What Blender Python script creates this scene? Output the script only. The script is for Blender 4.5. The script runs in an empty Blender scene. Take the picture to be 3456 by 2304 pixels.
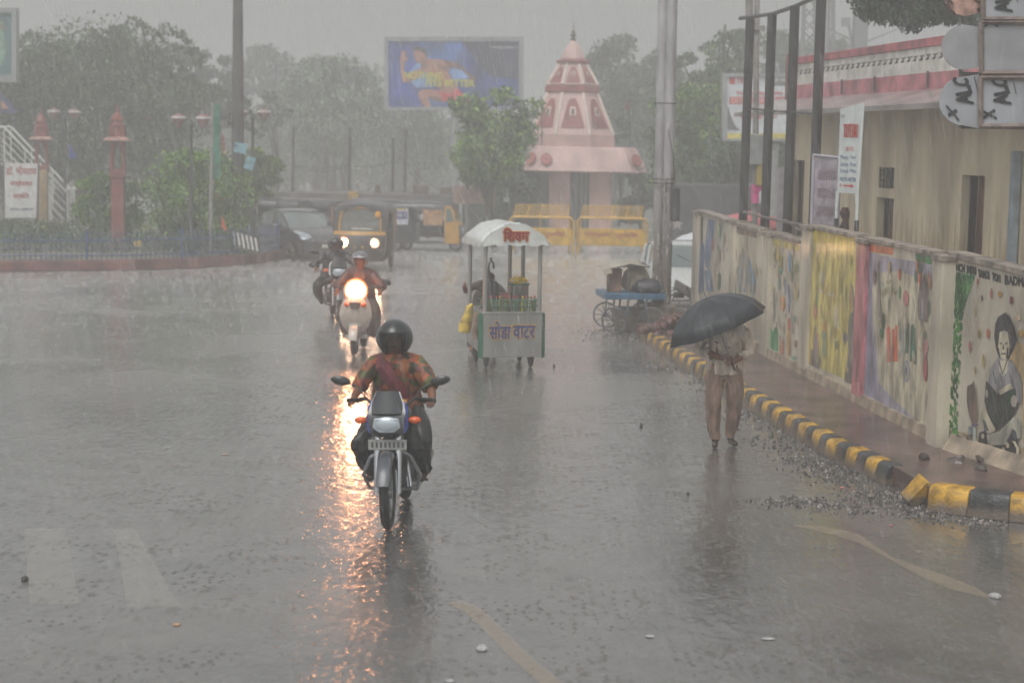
import bpy, math, random
import numpy as np
from mathutils import Vector, Matrix, Euler
S = bpy.context.scene
R = math.radians
V = Vector

# ------------------------------------------------------------ camera
FPX, CX, CY, CAMH = 6000.0, 1728.0, 1152.0, 3.2
PITCH, ROLL = math.atan(672/6000.0), R(1.0)
_f = V((0, math.cos(PITCH), -math.sin(PITCH)))
_r0 = V((1, 0, 0)); _u0 = _r0.cross(_f)
_r = _r0*math.cos(ROLL) + _u0*math.sin(ROLL)
_u = _u0*math.cos(ROLL) - _r0*math.sin(ROLL)
C0 = V((0, 0, CAMH))
cd = bpy.data.cameras.new('camera'); cam = bpy.data.objects.new('camera', cd)
S.collection.objects.link(cam); S.camera = cam
cam.matrix_world = Matrix(((_r.x, _u.x, -_f.x, 0), (_r.y, _u.y, -_f.y, 0), (_r.z, _u.z, -_f.z, CAMH), (0, 0, 0, 1)))
cd.sensor_width = 36; cd.lens = 36*FPX/3456; cd.clip_end = 2000
cd.dof.use_dof = True; cd.dof.focus_distance = 18.5; cd.dof.aperture_fstop = 1.8

# ------------------------------------------------------------ sky, sun, exposure
W = bpy.data.worlds.new('World'); S.world = W; W.use_nodes = True
nt = W.node_tree; nt.nodes.clear()
sky = nt.nodes.new('ShaderNodeTexSky'); sky.sky_type = 'NISHITA'; sky.sun_disc = False
sky.sun_elevation = R(58); sky.sun_rotation = R(200); sky.dust_density = 5; sky.air_density = 1.6
hs = nt.nodes.new('ShaderNodeHueSaturation'); hs.inputs['Saturation'].default_value = 0.08
bg = nt.nodes.new('ShaderNodeBackground'); bg.inputs[1].default_value = 0.115
wo = nt.nodes.new('ShaderNodeOutputWorld')
nt.links.new(sky.outputs[0], hs.inputs['Color']); nt.links.new(hs.outputs[0], bg.inputs[0]); nt.links.new(bg.outputs[0], wo.inputs[0])
sl = bpy.data.lights.new('sun', 'SUN'); sl.energy = 0.6; sl.angle = R(30); sl.color = (1, .97, .92)
so = bpy.data.objects.new('sun', sl); S.collection.objects.link(so)
_sd = V((math.sin(R(200))*math.cos(R(58)), math.cos(R(200))*math.cos(R(58)), math.sin(R(58))))
so.rotation_euler = _sd.to_track_quat('Z', 'Y').to_euler()
S.view_settings.view_transform = 'Standard'; S.view_settings.look = 'None'
S.view_settings.exposure = 0.35; S.view_settings.gamma = 1
cy = S.cycles
cy.use_denoising = True
try: cy.denoiser = 'OPENIMAGEDENOISE'
except Exception: pass
cy.max_bounces = 6; cy.diffuse_bounces = 3; cy.glossy_bounces = 3; cy.transmission_bounces = 4
cy.transparent_max_bounces = 12; cy.volume_bounces = 1
cy.sample_clamp_indirect = 6
cy.use_fast_gi = False

# ------------------------------------------------------------ helpers: photograph pixel -> place
def ray(px, py): return (_f*FPX + _r*(px-CX) - _u*(py-CY)).normalized()
def G(px, py, z=0.0):
    d = ray(px, py); t = (z-CAMH)/d.z; return C0 + d*t
def At(px, py, Y):
    d = ray(px, py); return C0 + d*(Y/d.y)
def OnW(px, py, A, B, off=0.0):          # on the vertical plane through ground points A, B
    n = V((B.y-A.y, -(B.x-A.x), 0)).normalized()
    if n.y > 0: n = -n
    d = ray(px, py); t = ((A + n*off - C0).dot(n))/d.dot(n); return C0 + d*t
def lin(c):
    return tuple(((x/255.0)/12.92 if x/255.0 <= .04045 else ((x/255.0+.055)/1.055)**2.4) for x in c)

# ------------------------------------------------------------ materials
def mat(name, col, rough=.5, var=.12, scale=6, bump=0.0, bscale=40, metal=0.0, emit=None, es=0, coat=0.0, island=0, alpha=1, spec=.5, stretch=None, mud=0):
    m = bpy.data.materials.new(name); m.use_nodes = True
    N, L = m.node_tree.nodes, m.node_tree.links
    b = N['Principled BSDF']
    b.inputs['Roughness'].default_value = rough; b.inputs['Metallic'].default_value = metal
    b.inputs['Specular IOR Level'].default_value = spec
    b.inputs['Coat Weight'].default_value = coat; b.inputs['Coat Roughness'].default_value = .12
    if alpha < 1: b.inputs['Alpha'].default_value = alpha
    tc = N.new('ShaderNodeTexCoord')
    src = tc.outputs['Object']
    if stretch:
        mp = N.new('ShaderNodeMapping'); mp.inputs['Scale'].default_value = stretch
        L.new(src, mp.inputs[0]); src = mp.outputs[0]
    nz = N.new('ShaderNodeTexNoise'); nz.inputs['Scale'].default_value = scale; nz.inputs['Detail'].default_value = 6
    L.new(src, nz.inputs['Vector'])
    mx = N.new('ShaderNodeMix'); mx.data_type = 'RGBA'
    c = lin(col)
    mx.inputs[6].default_value = tuple(max(0, x*(1-var*1.6)) for x in c)+(1,)
    mx.inputs[7].default_value = tuple(min(1, x*(1+var)) for x in c)+(1,)
    cr = N.new('ShaderNodeMapRange'); cr.inputs[1].default_value = .35; cr.inputs[2].default_value = .65
    L.new(nz.outputs[0], cr.inputs[0]); L.new(cr.outputs[0], mx.inputs[0])
    out = mx.outputs[2]
    if island:
        ge = N.new('ShaderNodeNewGeometry'); m2 = N.new('ShaderNodeMix'); m2.data_type = 'RGBA'; m2.blend_type = 'MULTIPLY'
        m2.inputs[0].default_value = 1
        rp = N.new('ShaderNodeMapRange'); rp.inputs[3].default_value = 1-island; rp.inputs[4].default_value = 1+island
        L.new(ge.outputs['Random Per Island'], rp.inputs[0])
        L.new(out, m2.inputs[6]); L.new(rp.outputs[0], m2.inputs[7]); out = m2.outputs[2]
    L.new(out, b.inputs['Base Color'])
    if bump:
        n2 = N.new('ShaderNodeTexNoise'); n2.inputs['Scale'].default_value = bscale; n2.inputs['Detail'].default_value = 5
        L.new(src, n2.inputs['Vector'])
        bp = N.new('ShaderNodeBump'); bp.inputs['Strength'].default_value = bump; bp.inputs['Distance'].default_value = .02
        L.new(n2.outputs[0], bp.inputs['Height']); L.new(bp.outputs[0], b.inputs['Normal'])
    if mud:
        sp = N.new('ShaderNodeSeparateXYZ'); L.new(tc.outputs['Object'], sp.inputs[0]); q1 = N.new('ShaderNodeMapRange'); q1.inputs[1].default_value = mud*.2; q1.inputs[2].default_value = mud; q1.inputs[3].default_value = 1.15; q1.inputs[4].default_value = -.25; L.new(sp.outputs[2], q1.inputs[0])
        q2 = N.new('ShaderNodeMath'); q2.operation = 'ADD'; q2.use_clamp = True; L.new(q1.outputs[0], q2.inputs[0]); q3 = N.new('ShaderNodeMapRange'); q3.inputs[1].default_value = .3; q3.inputs[2].default_value = .7; q3.inputs[3].default_value = -.45; q3.inputs[4].default_value = .45; L.new(nz.outputs[0], q3.inputs[0]); L.new(q3.outputs[0], q2.inputs[1])
        m3 = N.new('ShaderNodeMix'); m3.data_type = 'RGBA'; L.new(q2.outputs[0], m3.inputs[0]); L.new(out, m3.inputs[6]); m3.inputs[7].default_value = lin((104, 92, 80))+(1,); L.new(m3.outputs[2], b.inputs['Base Color'])
    if emit:
        b.inputs['Emission Color'].default_value = lin(emit)+(1,); b.inputs['Emission Strength'].default_value = es
    return m
_mc = {}
def M(key, *a, **k):
    if key not in _mc: _mc[key] = mat(key, *a, **k)
    return _mc[key]

# ------------------------------------------------------------ mesh builder
class MB:
    def __init__(s): s.v = []; s.f = []; s.m = []
    def add(s, vs, fs, mi=0):
        o = len(s.v); s.v += [tuple(p) for p in vs]
        for f in fs: s.f.append(tuple(i+o for i in f)); s.m.append(mi)
        return s
    def box(s, c, d, mi=0, rot=None):
        x, y, z = d[0]/2, d[1]/2, d[2]/2
        p = [V(q) for q in ((-x,-y,-z),(x,-y,-z),(x,y,-z),(-x,y,-z),(-x,-y,z),(x,-y,z),(x,y,z),(-x,y,z))]
        if rot is not None:
            m = Euler(rot).to_matrix(); p = [m @ q for q in p]
        return s.add([q+V(c) for q in p], [(0,3,2,1),(4,5,6,7),(0,1,5,4),(1,2,6,5),(2,3,7,6),(3,0,4,7)], mi)
    def cyl(s, a, b, r0, r1=None, n=12, mi=0, cap=True):
        return s.tube([a, b], [r0, r0 if r1 is None else r1], n, mi, cap)
    def tube(s, pts, r, n=8, mi=0, cap=True):
        pts = [V(p) for p in pts]
        if not isinstance(r, (list, tuple)): r = [r]*len(pts)
        vs = []; up = None
        for i, p in enumerate(pts):
            t = (pts[min(i+1, len(pts)-1)] - pts[max(i-1, 0)])
            t = t.normalized() if t.length > 1e-9 else V((0,0,1))
            if up is None: up = V((0,0,1)) if abs(t.z) < .9 else V((0,1,0))
            a = t.cross(up).normalized(); b = a.cross(t).normalized(); up = b
            for k in range(n):
                w = 2*math.pi*k/n; vs.append(p + (a*math.cos(w) + b*math.sin(w))*r[i])
        fs = []
        for i in range(len(pts)-1):
            for k in range(n):
                k2 = (k+1) % n; fs.append((i*n+k, i*n+k2, (i+1)*n+k2, (i+1)*n+k))
        if cap: fs += [tuple(range(n))[::-1], tuple((len(pts)-1)*n+k for k in range(n))]
        return s.add(vs, fs, mi)
    def lathe(s, prof, c=(0,0,0), n=20, mi=0, mtx=None, sx=1, sy=1, ph=0):
        vs = []; c = V(c)
        for (r, z) in prof:
            for k in range(n):
                w = 2*math.pi*(k+ph)/n; q = V((r*math.cos(w)*sx, r*math.sin(w)*sy, z))
                if mtx is not None: q = mtx @ q
                vs.append(c+q)
        fs = []
        for i in range(len(prof)-1):
            for k in range(n):
                k2 = (k+1) % n; fs.append((i*n+k, i*n+k2, (i+1)*n+k2, (i+1)*n+k))
        fs += [tuple(range(n))[::-1], tuple((len(prof)-1)*n+k for k in range(n))]
        return s.add(vs, fs, mi)
    def ell(s, c, d, mi=0, nu=16, nv=10, rot=None):
        prof = []; c = V(c); vs = []
        m = Euler(rot).to_matrix() if rot else Matrix.Identity(3)
        for j in range(nv+1):
            a = math.pi*j/nv - math.pi/2
            rr = max(math.cos(a), .001)
            for k in range(nu):
                w = 2*math.pi*k/nu
                vs.append(c + m @ V((d[0]*rr*math.cos(w), d[1]*rr*math.sin(w), d[2]*math.sin(a))))
        fs = [(j*nu+k, j*nu+(k+1) % nu, (j+1)*nu+(k+1) % nu, (j+1)*nu+k) for j in range(nv) for k in range(nu)]
        return s.add(vs, fs, mi)
    def torus(s, c, Rr, r, mi=0, nu=28, nv=8, mtx=None, sq=1.0):
        vs = []; c = V(c)
        for i in range(nu):
            a = 2*math.pi*i/nu
            for j in range(nv):
                b = 2*math.pi*j/nv
                q = V((r*sq*math.sin(b), (Rr+r*math.cos(b))*math.cos(a), (Rr+r*math.cos(b))*math.sin(a)))
                if mtx is not None: q = mtx @ q
                vs.append(c+q)
        fs = [(i*nv+j, ((i+1) % nu)*nv+j, ((i+1) % nu)*nv+(j+1) % nv, i*nv+(j+1) % nv) for i in range(nu) for j in range(nv)]
        return s.add(vs, fs, mi)
    def poly(s, pts, mi=0): return s.add(pts, [tuple(range(len(pts)))], mi)
    def prism(s, pts, ex, mi=0):
        pts = [V(p) for p in pts]; n = len(pts); ex = V(ex)
        fs = [tuple(range(n))[::-1], tuple(range(n, 2*n))] + [(i, (i+1) % n, n+(i+1) % n, n+i) for i in range(n)]
        return s.add(pts+[p+ex for p in pts], fs, mi)
    def loft(s, rings, mi=0, cap=True, closed=True):
        n = len(rings[0]); vs = [p for r in rings for p in r]; fs = []
        for i in range(len(rings)-1):
            for k in range(n if closed else n-1):
                k2 = (k+1) % n; fs.append((i*n+k, i*n+k2, (i+1)*n+k2, (i+1)*n+k))
        if cap: fs += [tuple(range(n))[::-1], tuple((len(rings)-1)*n+k for k in range(n))]
        return s.add(vs, fs, mi)
    def tri(s, other, mi=0, fn=None):
        return s.add([fn(p) for p in other[0]], other[1], mi)
    def build(s, name, mats, parent=None, smooth=True, bevel=0, angle=38, seg=2):
        me = bpy.data.meshes.new(name); me.from_pydata(s.v, [], s.f)
        if not isinstance(mats, (list, tuple)): mats = [mats]
        for x in mats: me.materials.append(x)
        if len(mats) > 1: me.polygons.foreach_set('material_index', s.m)
        if smooth:
            me.polygons.foreach_set('use_smooth', [True]*len(me.polygons))
            me.set_sharp_from_angle(angle=R(angle))
        me.validate(); me.update()
        o = bpy.data.objects.new(name, me); S.collection.objects.link(o)
        if parent is not None: o.parent = parent
        if bevel:
            bm = o.modifiers.new('bevel', 'BEVEL'); bm.width = bevel; bm.segments = seg; bm.limit_method = 'ANGLE'; bm.angle_limit = R(40)
        return o

def tag(o, label=None, cat=None, group=None, kind=None):
    if label: o['label'] = label
    if cat: o['category'] = cat
    if group: o['group'] = group
    if kind: o['kind'] = kind
    return o
def thing(name, label, cat, loc=(0,0,0), rz=0, group=None, kind=None, sc=1):
    o = bpy.data.objects.new(name, None); S.collection.objects.link(o)
    o.location = loc; o.rotation_euler = (0, 0, rz); o.empty_display_size = .2
    o.scale = (sc, sc, sc) if not isinstance(sc, (tuple, list)) else sc
    return tag(o, label, cat, group, kind)
def kids(o): return [c for c in S.collection.objects if c.parent == o]
def dup(o, loc=None, rz=None, label=None, parent=None, sc=None):
    c = o.copy(); S.collection.objects.link(c)
    if parent is not None: c.parent = parent
    if loc is not None: c.location = loc
    if rz is not None: c.rotation_euler = (0, 0, rz)
    if sc is not None: c.scale = (sc, sc, sc) if not isinstance(sc, (tuple, list)) else sc
    if label: c['label'] = label
    for k in kids(o): dup(k, parent=c)
    return c

_tc = {}
def textmesh(body):
    if body in _tc: return _tc[body]
    cu = bpy.data.curves.new('t', 'FONT'); cu.body = body; cu.resolution_u = 3
    o = bpy.data.objects.new('t', cu); S.collection.objects.link(o)
    dg = bpy.context.evaluated_depsgraph_get(); dg.update()
    me = bpy.data.meshes.new_from_object(o.evaluated_get(dg))
    vs = np.array([v.co[:2] for v in me.vertices]) if len(me.vertices) else np.zeros((1, 2))
    fs = [tuple(p.vertices) for p in me.polygons]
    a, b = vs.min(0), vs.max(0); vs = (vs-a)/np.maximum(b-a, 1e-6)
    bpy.data.objects.remove(o); bpy.data.curves.remove(cu); bpy.data.meshes.remove(me)
    _tc[body] = (vs.tolist(), fs); return _tc[body]
def text(mb, body, bl, br, tl, mi=0, thick=0):   # text fitted in the parallelogram bl-br-tl
    vs, fs = textmesh(body); bl, br, tl = V(bl), V(br), V(tl)
    if thick:                                   # bolder: stamp shifted copies, each a hair prouder
        ex, ey = (br-bl).normalized()*thick, (tl-bl).normalized()*thick; n = ex.cross(ey).normalized()
        offs = [ex*a+ey*b+n*(.0004*i) for i, (a, b) in enumerate(((-1,0),(1,0),(0,-1),(0,1),(.7,.7),(-.7,-.7),(.7,-.7),(-.7,.7)))]
    else: offs = [V((0,0,0))]
    for of in offs: mb.add([bl+(br-bl)*x+(tl-bl)*y+of for x, y in vs], fs, mi)
    return mb

# a body grown with a Skin modifier: nodes {name:(x,y,z,r)}, bones [(a,b,material index)]
def skinbody(name, nodes, bones, mats, parent=None, root='pelvis', sub=2, extra=None):
    me = bpy.data.meshes.new(name); keys = list(nodes)
    me.from_pydata([nodes[k][:3] for k in keys], [(keys.index(a), keys.index(b)) for a, b, _ in bones], [])
    o = bpy.data.objects.new(name, me); S.collection.objects.link(o)
    sk = o.modifiers.new('skin', 'SKIN'); sk.use_smooth_shade = True
    if not me.skin_vertices: me.skin_vertices.new(name='s') if hasattr(me.skin_vertices, 'new') else None
    sv = me.skin_vertices[0].data
    for i, k in enumerate(keys):
        r = nodes[k][3]; sv[i].radius = (r, r) if not isinstance(r, tuple) else r; sv[i].use_root = (k == root)
    sb = o.modifiers.new('sub', 'SUBSURF'); sb.levels = sub; sb.render_levels = sub
    dg = bpy.context.evaluated_depsgraph_get(); dg.update()
    m2 = bpy.data.meshes.new_from_object(o.evaluated_get(dg))
    vs = [v.co.copy() for v in m2.vertices]; fs = [tuple(p.vertices) for p in m2.polygons]
    bpy.data.objects.remove(o); bpy.data.meshes.remove(me); bpy.data.meshes.remove(m2)
    mb = MB(); seg = [(V(nodes[a][:3]), V(nodes[b][:3]), mi) for a, b, mi in bones]
    mb.v = [tuple(v) for v in vs]
    for f in fs:
        c = sum((vs[i] for i in f), V((0,0,0)))/len(f); best = None
        for a, b, mi in seg:
            d = b-a; t = max(0, min(1, (c-a).dot(d)/max(d.length_squared, 1e-9))); q = (c-(a+d*t)).length
            if best is None or q < best[0]: best = (q, mi)
        mb.f.append(f); mb.m.append(best[1])
    if extra: extra(mb)
    return mb.build(name, mats, parent, angle=80)

def hand(nodes, bones, wr, palm, fing, thumb, tag_, mi, grip=V((0,-.03,-.05)), s=1.0):
    """palm node + five separate curled fingers added to a skeleton"""
    wr, palm = V(wr), V(palm)
    nodes[tag_+'palm'] = (*palm, .026*s); bones.append((tag_+'wrist', tag_+'palm', mi))
def fingers(mb, palm, dirv, side, curl, mi, s=1.0):
    palm, dirv, side, curl = V(palm), V(dirv).normalized(), V(side).normalized(), V(curl).normalized()
    for i, L in enumerate((.062, .072, .068, .052)):
        b = palm + side*(.026-.0175*i)*s + dirv*.02*s
        a = b + dirv*L*.45*s; c = a + (dirv*.25+curl*.75)*L*.45*s; d = c + (curl*.9-dirv*.5)*L*.35*s
        mb.tube([b, a, c, d], [.0095*s, .009*s, .008*s, .0065*s], 6, mi)
    b = palm + side*.03*s - dirv*.015*s
    a = b + (side*.6+dirv*.5)*.03*s; c = a + (dirv*.5+curl*.6)*.03*s
    mb.tube([b, a, c], [.012*s, .010*s, .008*s], 6, mi)

from mathutils import noise as MN
def cloth(rings, n=30, m=26, amp=.03, sx=1, seed=0, st=1.0):
    """loose cloth tube: rings (cx, cy, w, d, z) interpolated, with folds from real noise"""
    mb = MB(); out = []
    for j in range(m+1):
        u = j/m*(len(rings)-1); k = min(int(u), len(rings)-2); t = u-k; t = t*t*(3-2*t)*.5+t*.5
        cx, cy_, w, d, z = [rings[k][i]*(1-t)+rings[k+1][i]*t for i in range(5)]
        row = []
        for i in range(n):
            a = 2*math.pi*i/n; x, y = math.cos(a), math.sin(a)
            f = MN.noise(V((x*2.6+seed, y*2.6, z*4.5*st)))*1.0 + MN.noise(V((x*5.5, y*5.5+seed, z*11*st)))*.55
            edge = min(1, j/3, (m-j)/2+.4)
            row.append(V((sx*(cx+(w+amp*f*edge)*x), cy_+(d+amp*f*edge)*y, z+.01*MN.noise(V((x*3, y*3, seed+z*7))))))
        out.append(row)
    mb.loft(out, cap=False); return mb
# ------------------------------------------------------------ foliage
def leaves(mb, cen, rad, n, size, rng, mi=0, droop=0.0, shell=.55):
    cen = np.array(cen); rad = np.array(rad)
    d = rng.normal(size=(n, 3)); d /= np.linalg.norm(d, axis=1)[:, None]
    rr = shell + (1-shell)*rng.random(n)**.7
    p = cen + d*rad*rr[:, None]
    a = rng.normal(size=(n, 3)); a[:, 2] -= droop; a /= np.linalg.norm(a, axis=1)[:, None]
    b = np.cross(a, rng.normal(size=(n, 3))); b /= np.maximum(np.linalg.norm(b, axis=1)[:, None], 1e-6)
    sz = size*(.6+.8*rng.random(n))[:, None]
    a = a*sz; b = b*sz*.55
    o = len(mb.v)
    q = np.stack([p-a, p+b*.9, p+a, p-b*.9], 1).reshape(-1, 3)
    mb.v += [tuple(x) for x in q.tolist()]
    mb.f += [(o+4*i, o+4*i+1, o+4*i+2, o+4*i+3) for i in range(n)]; mb.m += [mi]*n

def tree(name, label, loc, h, w, col, seed, trunk=.12, lean=0, crown0=.35, nclump=26, per=230, leaf=.09, group=None, cat='tree', flat=1.0, droop=.3, trunks=1, depth=.7, tcol=(78,70,62), crname='crown', sprays=0):
    rng = np.random.default_rng(seed); rnd = random.Random(seed)
    t = thing(name, label, cat, loc, 0, group)
    tb = MB(); cb = MB(); tips = []
    for k in range(trunks):
        bx = (k-(trunks-1)/2)*trunk*2.2
        p = V((bx, 0, 0)); pts = [p.copy()]; top = h*(crown0+.28)
        for i in range(1, 6):
            p = V((bx + lean*i/5 + rnd.uniform(-1, 1)*.03*h, rnd.uniform(-1, 1)*.02*h, top*i/5)); pts.append(p)
        tb.tube(pts, [trunk*(1-.11*i) for i in range(6)], 8)
        for j in range(max(4, 9//trunks)):
            s0 = pts[rnd.randint(2, 5)]; a = rnd.uniform(0, 6.28); rr = rnd.uniform(.3, .9)
            e = V((lean+math.cos(a)*w/2*rr, math.sin(a)*w/2*depth*rr, h*(crown0+(1-crown0)*rnd.uniform(.2, .85))))
            mid = (s0+e)/2 + V((0, 0, .05*h))
            tb.tube([s0, mid, e], [trunk*.5, trunk*.3, trunk*.1], 6); tips.append(e)
    hh = h*(1-crown0)
    for i in range(nclump):
        if i < len(tips): c = tips[i]
        else:
            a = rnd.uniform(0, 6.28); u = rnd.uniform(-.95, 1); rr = math.sqrt(max(0, 1-abs(u)**2.2*.95))*rnd.uniform(.55, 1)
            c = V((lean+math.cos(a)*w/2*rr*.86, math.sin(a)*w/2*depth*rr*.8, h*crown0+hh*(.5+.45*u*flat)))
        q = rnd.uniform(.12, .22)*min(w, hh*1.6)
        leaves(cb, c, (q*1.15, q, q*.72), int(per*rnd.uniform(.6, 1.3)), leaf, rng, 0, droop, .25)
    for i in range(sprays):                     # thin arching sprays that leave the crown
        a = rnd.uniform(0, 6.28); s0 = V((lean+math.cos(a)*w*.3, math.sin(a)*w*.2, h*rnd.uniform(.62, .92)))
        dx = math.cos(a)*w*rnd.uniform(.16, .3); dz = h*rnd.uniform(.02, .16)
        pts = [s0, s0+V((dx*.5, 0, dz)), s0+V((dx, 0, dz*.7)), s0+V((dx*1.35, 0, -.02*h))]
        tb.tube(pts, [.02, .016, .012, .006], 5)
        for q in range(9):
            u = q/8*2.999; k = int(u); c = pts[k].lerp(pts[k+1], u-k)
            leaves(cb, c, (.035*h, .035*h, .022*h), 26, leaf, rng, 0, .6, .1)
    tb.build('trunk', M('bark%d' % tcol[0], tcol, .85, .3, 8, .5, 20), t)
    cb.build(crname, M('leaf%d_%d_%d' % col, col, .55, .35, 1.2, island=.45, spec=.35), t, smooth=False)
    return t
# ============================================================ SETTING
def road_mat(name, c1, c2, r0, r1, ripple=.55):
    m = bpy.data.materials.new(name); m.use_nodes = True; N, L = m.node_tree.nodes, m.node_tree.links
    b = N['Principled BSDF']; tc = N.new('ShaderNodeTexCoord')
    def noise(sc, det=6, dist=0, st=None):
        n = N.new('ShaderNodeTexNoise'); n.inputs['Scale'].default_value = sc; n.inputs['Detail'].default_value = det; n.inputs['Distortion'].default_value = dist
        if st:
            mp = N.new('ShaderNodeMapping'); mp.inputs['Scale'].default_value = st; L.new(tc.outputs['Object'], mp.inputs[0]); L.new(mp.outputs[0], n.inputs['Vector'])
        else: L.new(tc.outputs['Object'], n.inputs['Vector'])
        return n
    def rng_(sock, a, b_, c, d):
        q = N.new('ShaderNodeMapRange'); q.inputs[1].default_value = a; q.inputs[2].default_value = b_; q.inputs[3].default_value = c; q.inputs[4].default_value = d
        L.new(sock, q.inputs[0]); return q.outputs[0]
    big = noise(.35, 5, .6); mid = noise(2.4, 6, .4); fine = noise(55, 3)
    mx = N.new('ShaderNodeMix'); mx.data_type = 'RGBA'; mx.inputs[6].default_value = (*c1, 1); mx.inputs[7].default_value = (*c2, 1)
    ad = N.new('ShaderNodeMath'); ad.operation = 'ADD'; L.new(rng_(big.outputs[0], .35, .65, 0, .6), ad.inputs[0]); L.new(rng_(mid.outputs[0], .35, .7, 0, .4), ad.inputs[1])
    L.new(ad.outputs[0], mx.inputs[0])
    # base colour lightens with distance, painting in the bright spray mist far off
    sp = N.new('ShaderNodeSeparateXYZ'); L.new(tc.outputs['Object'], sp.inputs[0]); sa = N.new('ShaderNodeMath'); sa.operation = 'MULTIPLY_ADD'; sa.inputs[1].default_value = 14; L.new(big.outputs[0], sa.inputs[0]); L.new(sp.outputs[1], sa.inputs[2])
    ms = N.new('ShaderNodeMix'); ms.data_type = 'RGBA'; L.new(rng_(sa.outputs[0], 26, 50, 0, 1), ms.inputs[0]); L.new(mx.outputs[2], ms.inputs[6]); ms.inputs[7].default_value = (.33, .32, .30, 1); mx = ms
    m2 = N.new('ShaderNodeMix'); m2.data_type = 'RGBA'; m2.blend_type = 'MULTIPLY'; m2.inputs[0].default_value = 1
    L.new(mx.outputs[2], m2.inputs[6]); L.new(rng_(fine.outputs[0], .3, .7, .72, 1.25), m2.inputs[7]); L.new(m2.outputs[2], b.inputs['Base Color'])
    L.new(rng_(big.outputs[0], .36, .62, r0, r1), b.inputs['Roughness'])
    # rings and pits the drops beat into the water film
    def drops(sc, seed):
        mp = N.new('ShaderNodeMapping'); mp.inputs['Location'].default_value = (seed, seed*.7, 0); L.new(tc.outputs['Object'], mp.inputs[0])
        v = N.new('ShaderNodeTexVoronoi'); v.inputs['Scale'].default_value = sc; v.inputs['Randomness'].default_value = 1; v.voronoi_dimensions = '2D'; L.new(mp.outputs[0], v.inputs['Vector'])
        s = N.new('ShaderNodeMath'); s.operation = 'MULTIPLY'; s.inputs[1].default_value = 30; L.new(v.outputs['Distance'], s.inputs[0])
        c = N.new('ShaderNodeMath'); c.operation = 'COSINE'; L.new(s.outputs[0], c.inputs[0])
        sep = N.new('ShaderNodeSeparateColor'); L.new(v.outputs['Color'], sep.inputs[0])
        e = N.new('ShaderNodeMath'); e.operation = 'MULTIPLY'; L.new(c.outputs[0], e.inputs[0])
        fall = rng_(v.outputs['Distance'], 0, .42, 1, 0); L.new(fall, e.inputs[1])
        g = N.new('ShaderNodeMath'); g.operation = 'MULTIPLY'; L.new(e.outputs[0], g.inputs[0]); L.new(rng_(sep.outputs[0], .35, 1, 0, 1), g.inputs[1]); return g.outputs[0]
    a = drops(6.2, 0); d = drops(13, 3.3)
    s0 = N.new('ShaderNodeMath'); s0.operation = 'ADD'; L.new(a, s0.inputs[0]); L.new(d, s0.inputs[1])
    s = N.new('ShaderNodeMath'); s.operation = 'MULTIPLY'; L.new(s0.outputs[0], s.inputs[0]); pt_ = noise(1.3, 4, .8); L.new(rng_(pt_.outputs[0], .42, .66, .08, .85), s.inputs[1])
    chop = noise(10, 5, .6, (1, .45, 1))
    s2 = N.new('ShaderNodeMath'); s2.operation = 'ADD'; L.new(s.outputs[0], s2.inputs[0]); L.new(rng_(chop.outputs[0], 0, 1, -.8, .8), s2.inputs[1])
    bp = N.new('ShaderNodeBump'); bp.inputs['Strength'].default_value = ripple; bp.inputs['Distance'].default_value = .016
    L.new(s2.outputs[0], bp.inputs['Height']); L.new(bp.outputs[0], b.inputs['Normal'])
    b.inputs['Specular IOR Level'].default_value = .6; b.inputs['Coat Weight'].default_value = .6; b.inputs['Coat Roughness'].default_value = .12; L.new(bp.outputs[0], b.inputs['Coat Normal'])
    return m
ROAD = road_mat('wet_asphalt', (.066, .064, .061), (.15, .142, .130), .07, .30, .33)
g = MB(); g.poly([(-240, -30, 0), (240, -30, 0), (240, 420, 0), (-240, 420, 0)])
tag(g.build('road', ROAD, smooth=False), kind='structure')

# pavement and kerb on the right, from ground points
KB = [G(2166, 1150), G(2299, 1236), G(2531, 1381), G(2785, 1537), G(3003, 1641)]
KB2 = [G(3131, 1722), G(3362, 1755), G(3456, 1764), G(3900, 1800)]
PZ = .19
WB = [G(2349, 1075, PZ), G(3159, 1490, PZ), G(3216, 1514, PZ), G(3456, 1590, PZ), G(3900, 1735, PZ)]
far_l = G(2120, 1105, PZ)
pts = [V((p.x+.05, p.y, PZ)) for p in KB+KB2]
pv = MB()
outline = [V((2.0, 31, PZ))]+pts+[WB[4]+V((1, .5, 0)), WB[3]+V((.6, .5, 0)), WB[1]+V((1.2, .5, 0)), WB[0]+V((1.2, 1, 0)), V((2.4, 33, PZ))]
pv.prism([V((p.x, p.y, -.05)) for p in outline], (0, 0, PZ+.05))
m_pv = M('red_pavement', (104, 82, 78), .3, .35, 2.2, .5, 30, coat=.25)
tag(pv.build('pavement', m_pv, smooth=False), kind='structure')
m_ky = M('kerb_yellow', (196, 150, 42), .38, .34, 9, .5, 40, coat=.2, mud=.16); m_kb = M('kerb_black', (52, 52, 54), .35, .4, 9, .5, 40, coat=.2, mud=.14)
kerb = thing('kerb', None, None, KB[0], kind='structure')
def kblock(a, b, h, mtl, parent, w=.16, z0=0):
    d = (b-a); L = d.length; t = d.normalized(); nrm = V((t.y, -t.x, 0))
    if nrm.x < 0: nrm = -nrm
    prof = [(-.03, z0), (-.015, h*.55), (0, h*.84), (.022, h*.955), (.055, h), (w, h), (w, z0)]
    rg = []
    for s_, ins in ((0, .006), (.06, 0), (.94, 0), (1, .006)):
        c = a + d*s_
        rg.append([c + nrm*(x+(ins if x < .05 else 0)) + V((0, 0, z-(ins if z > .1 else 0))) for x, z in prof])
    return MB().loft(rg, 0)
rk = random.Random(4)
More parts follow.
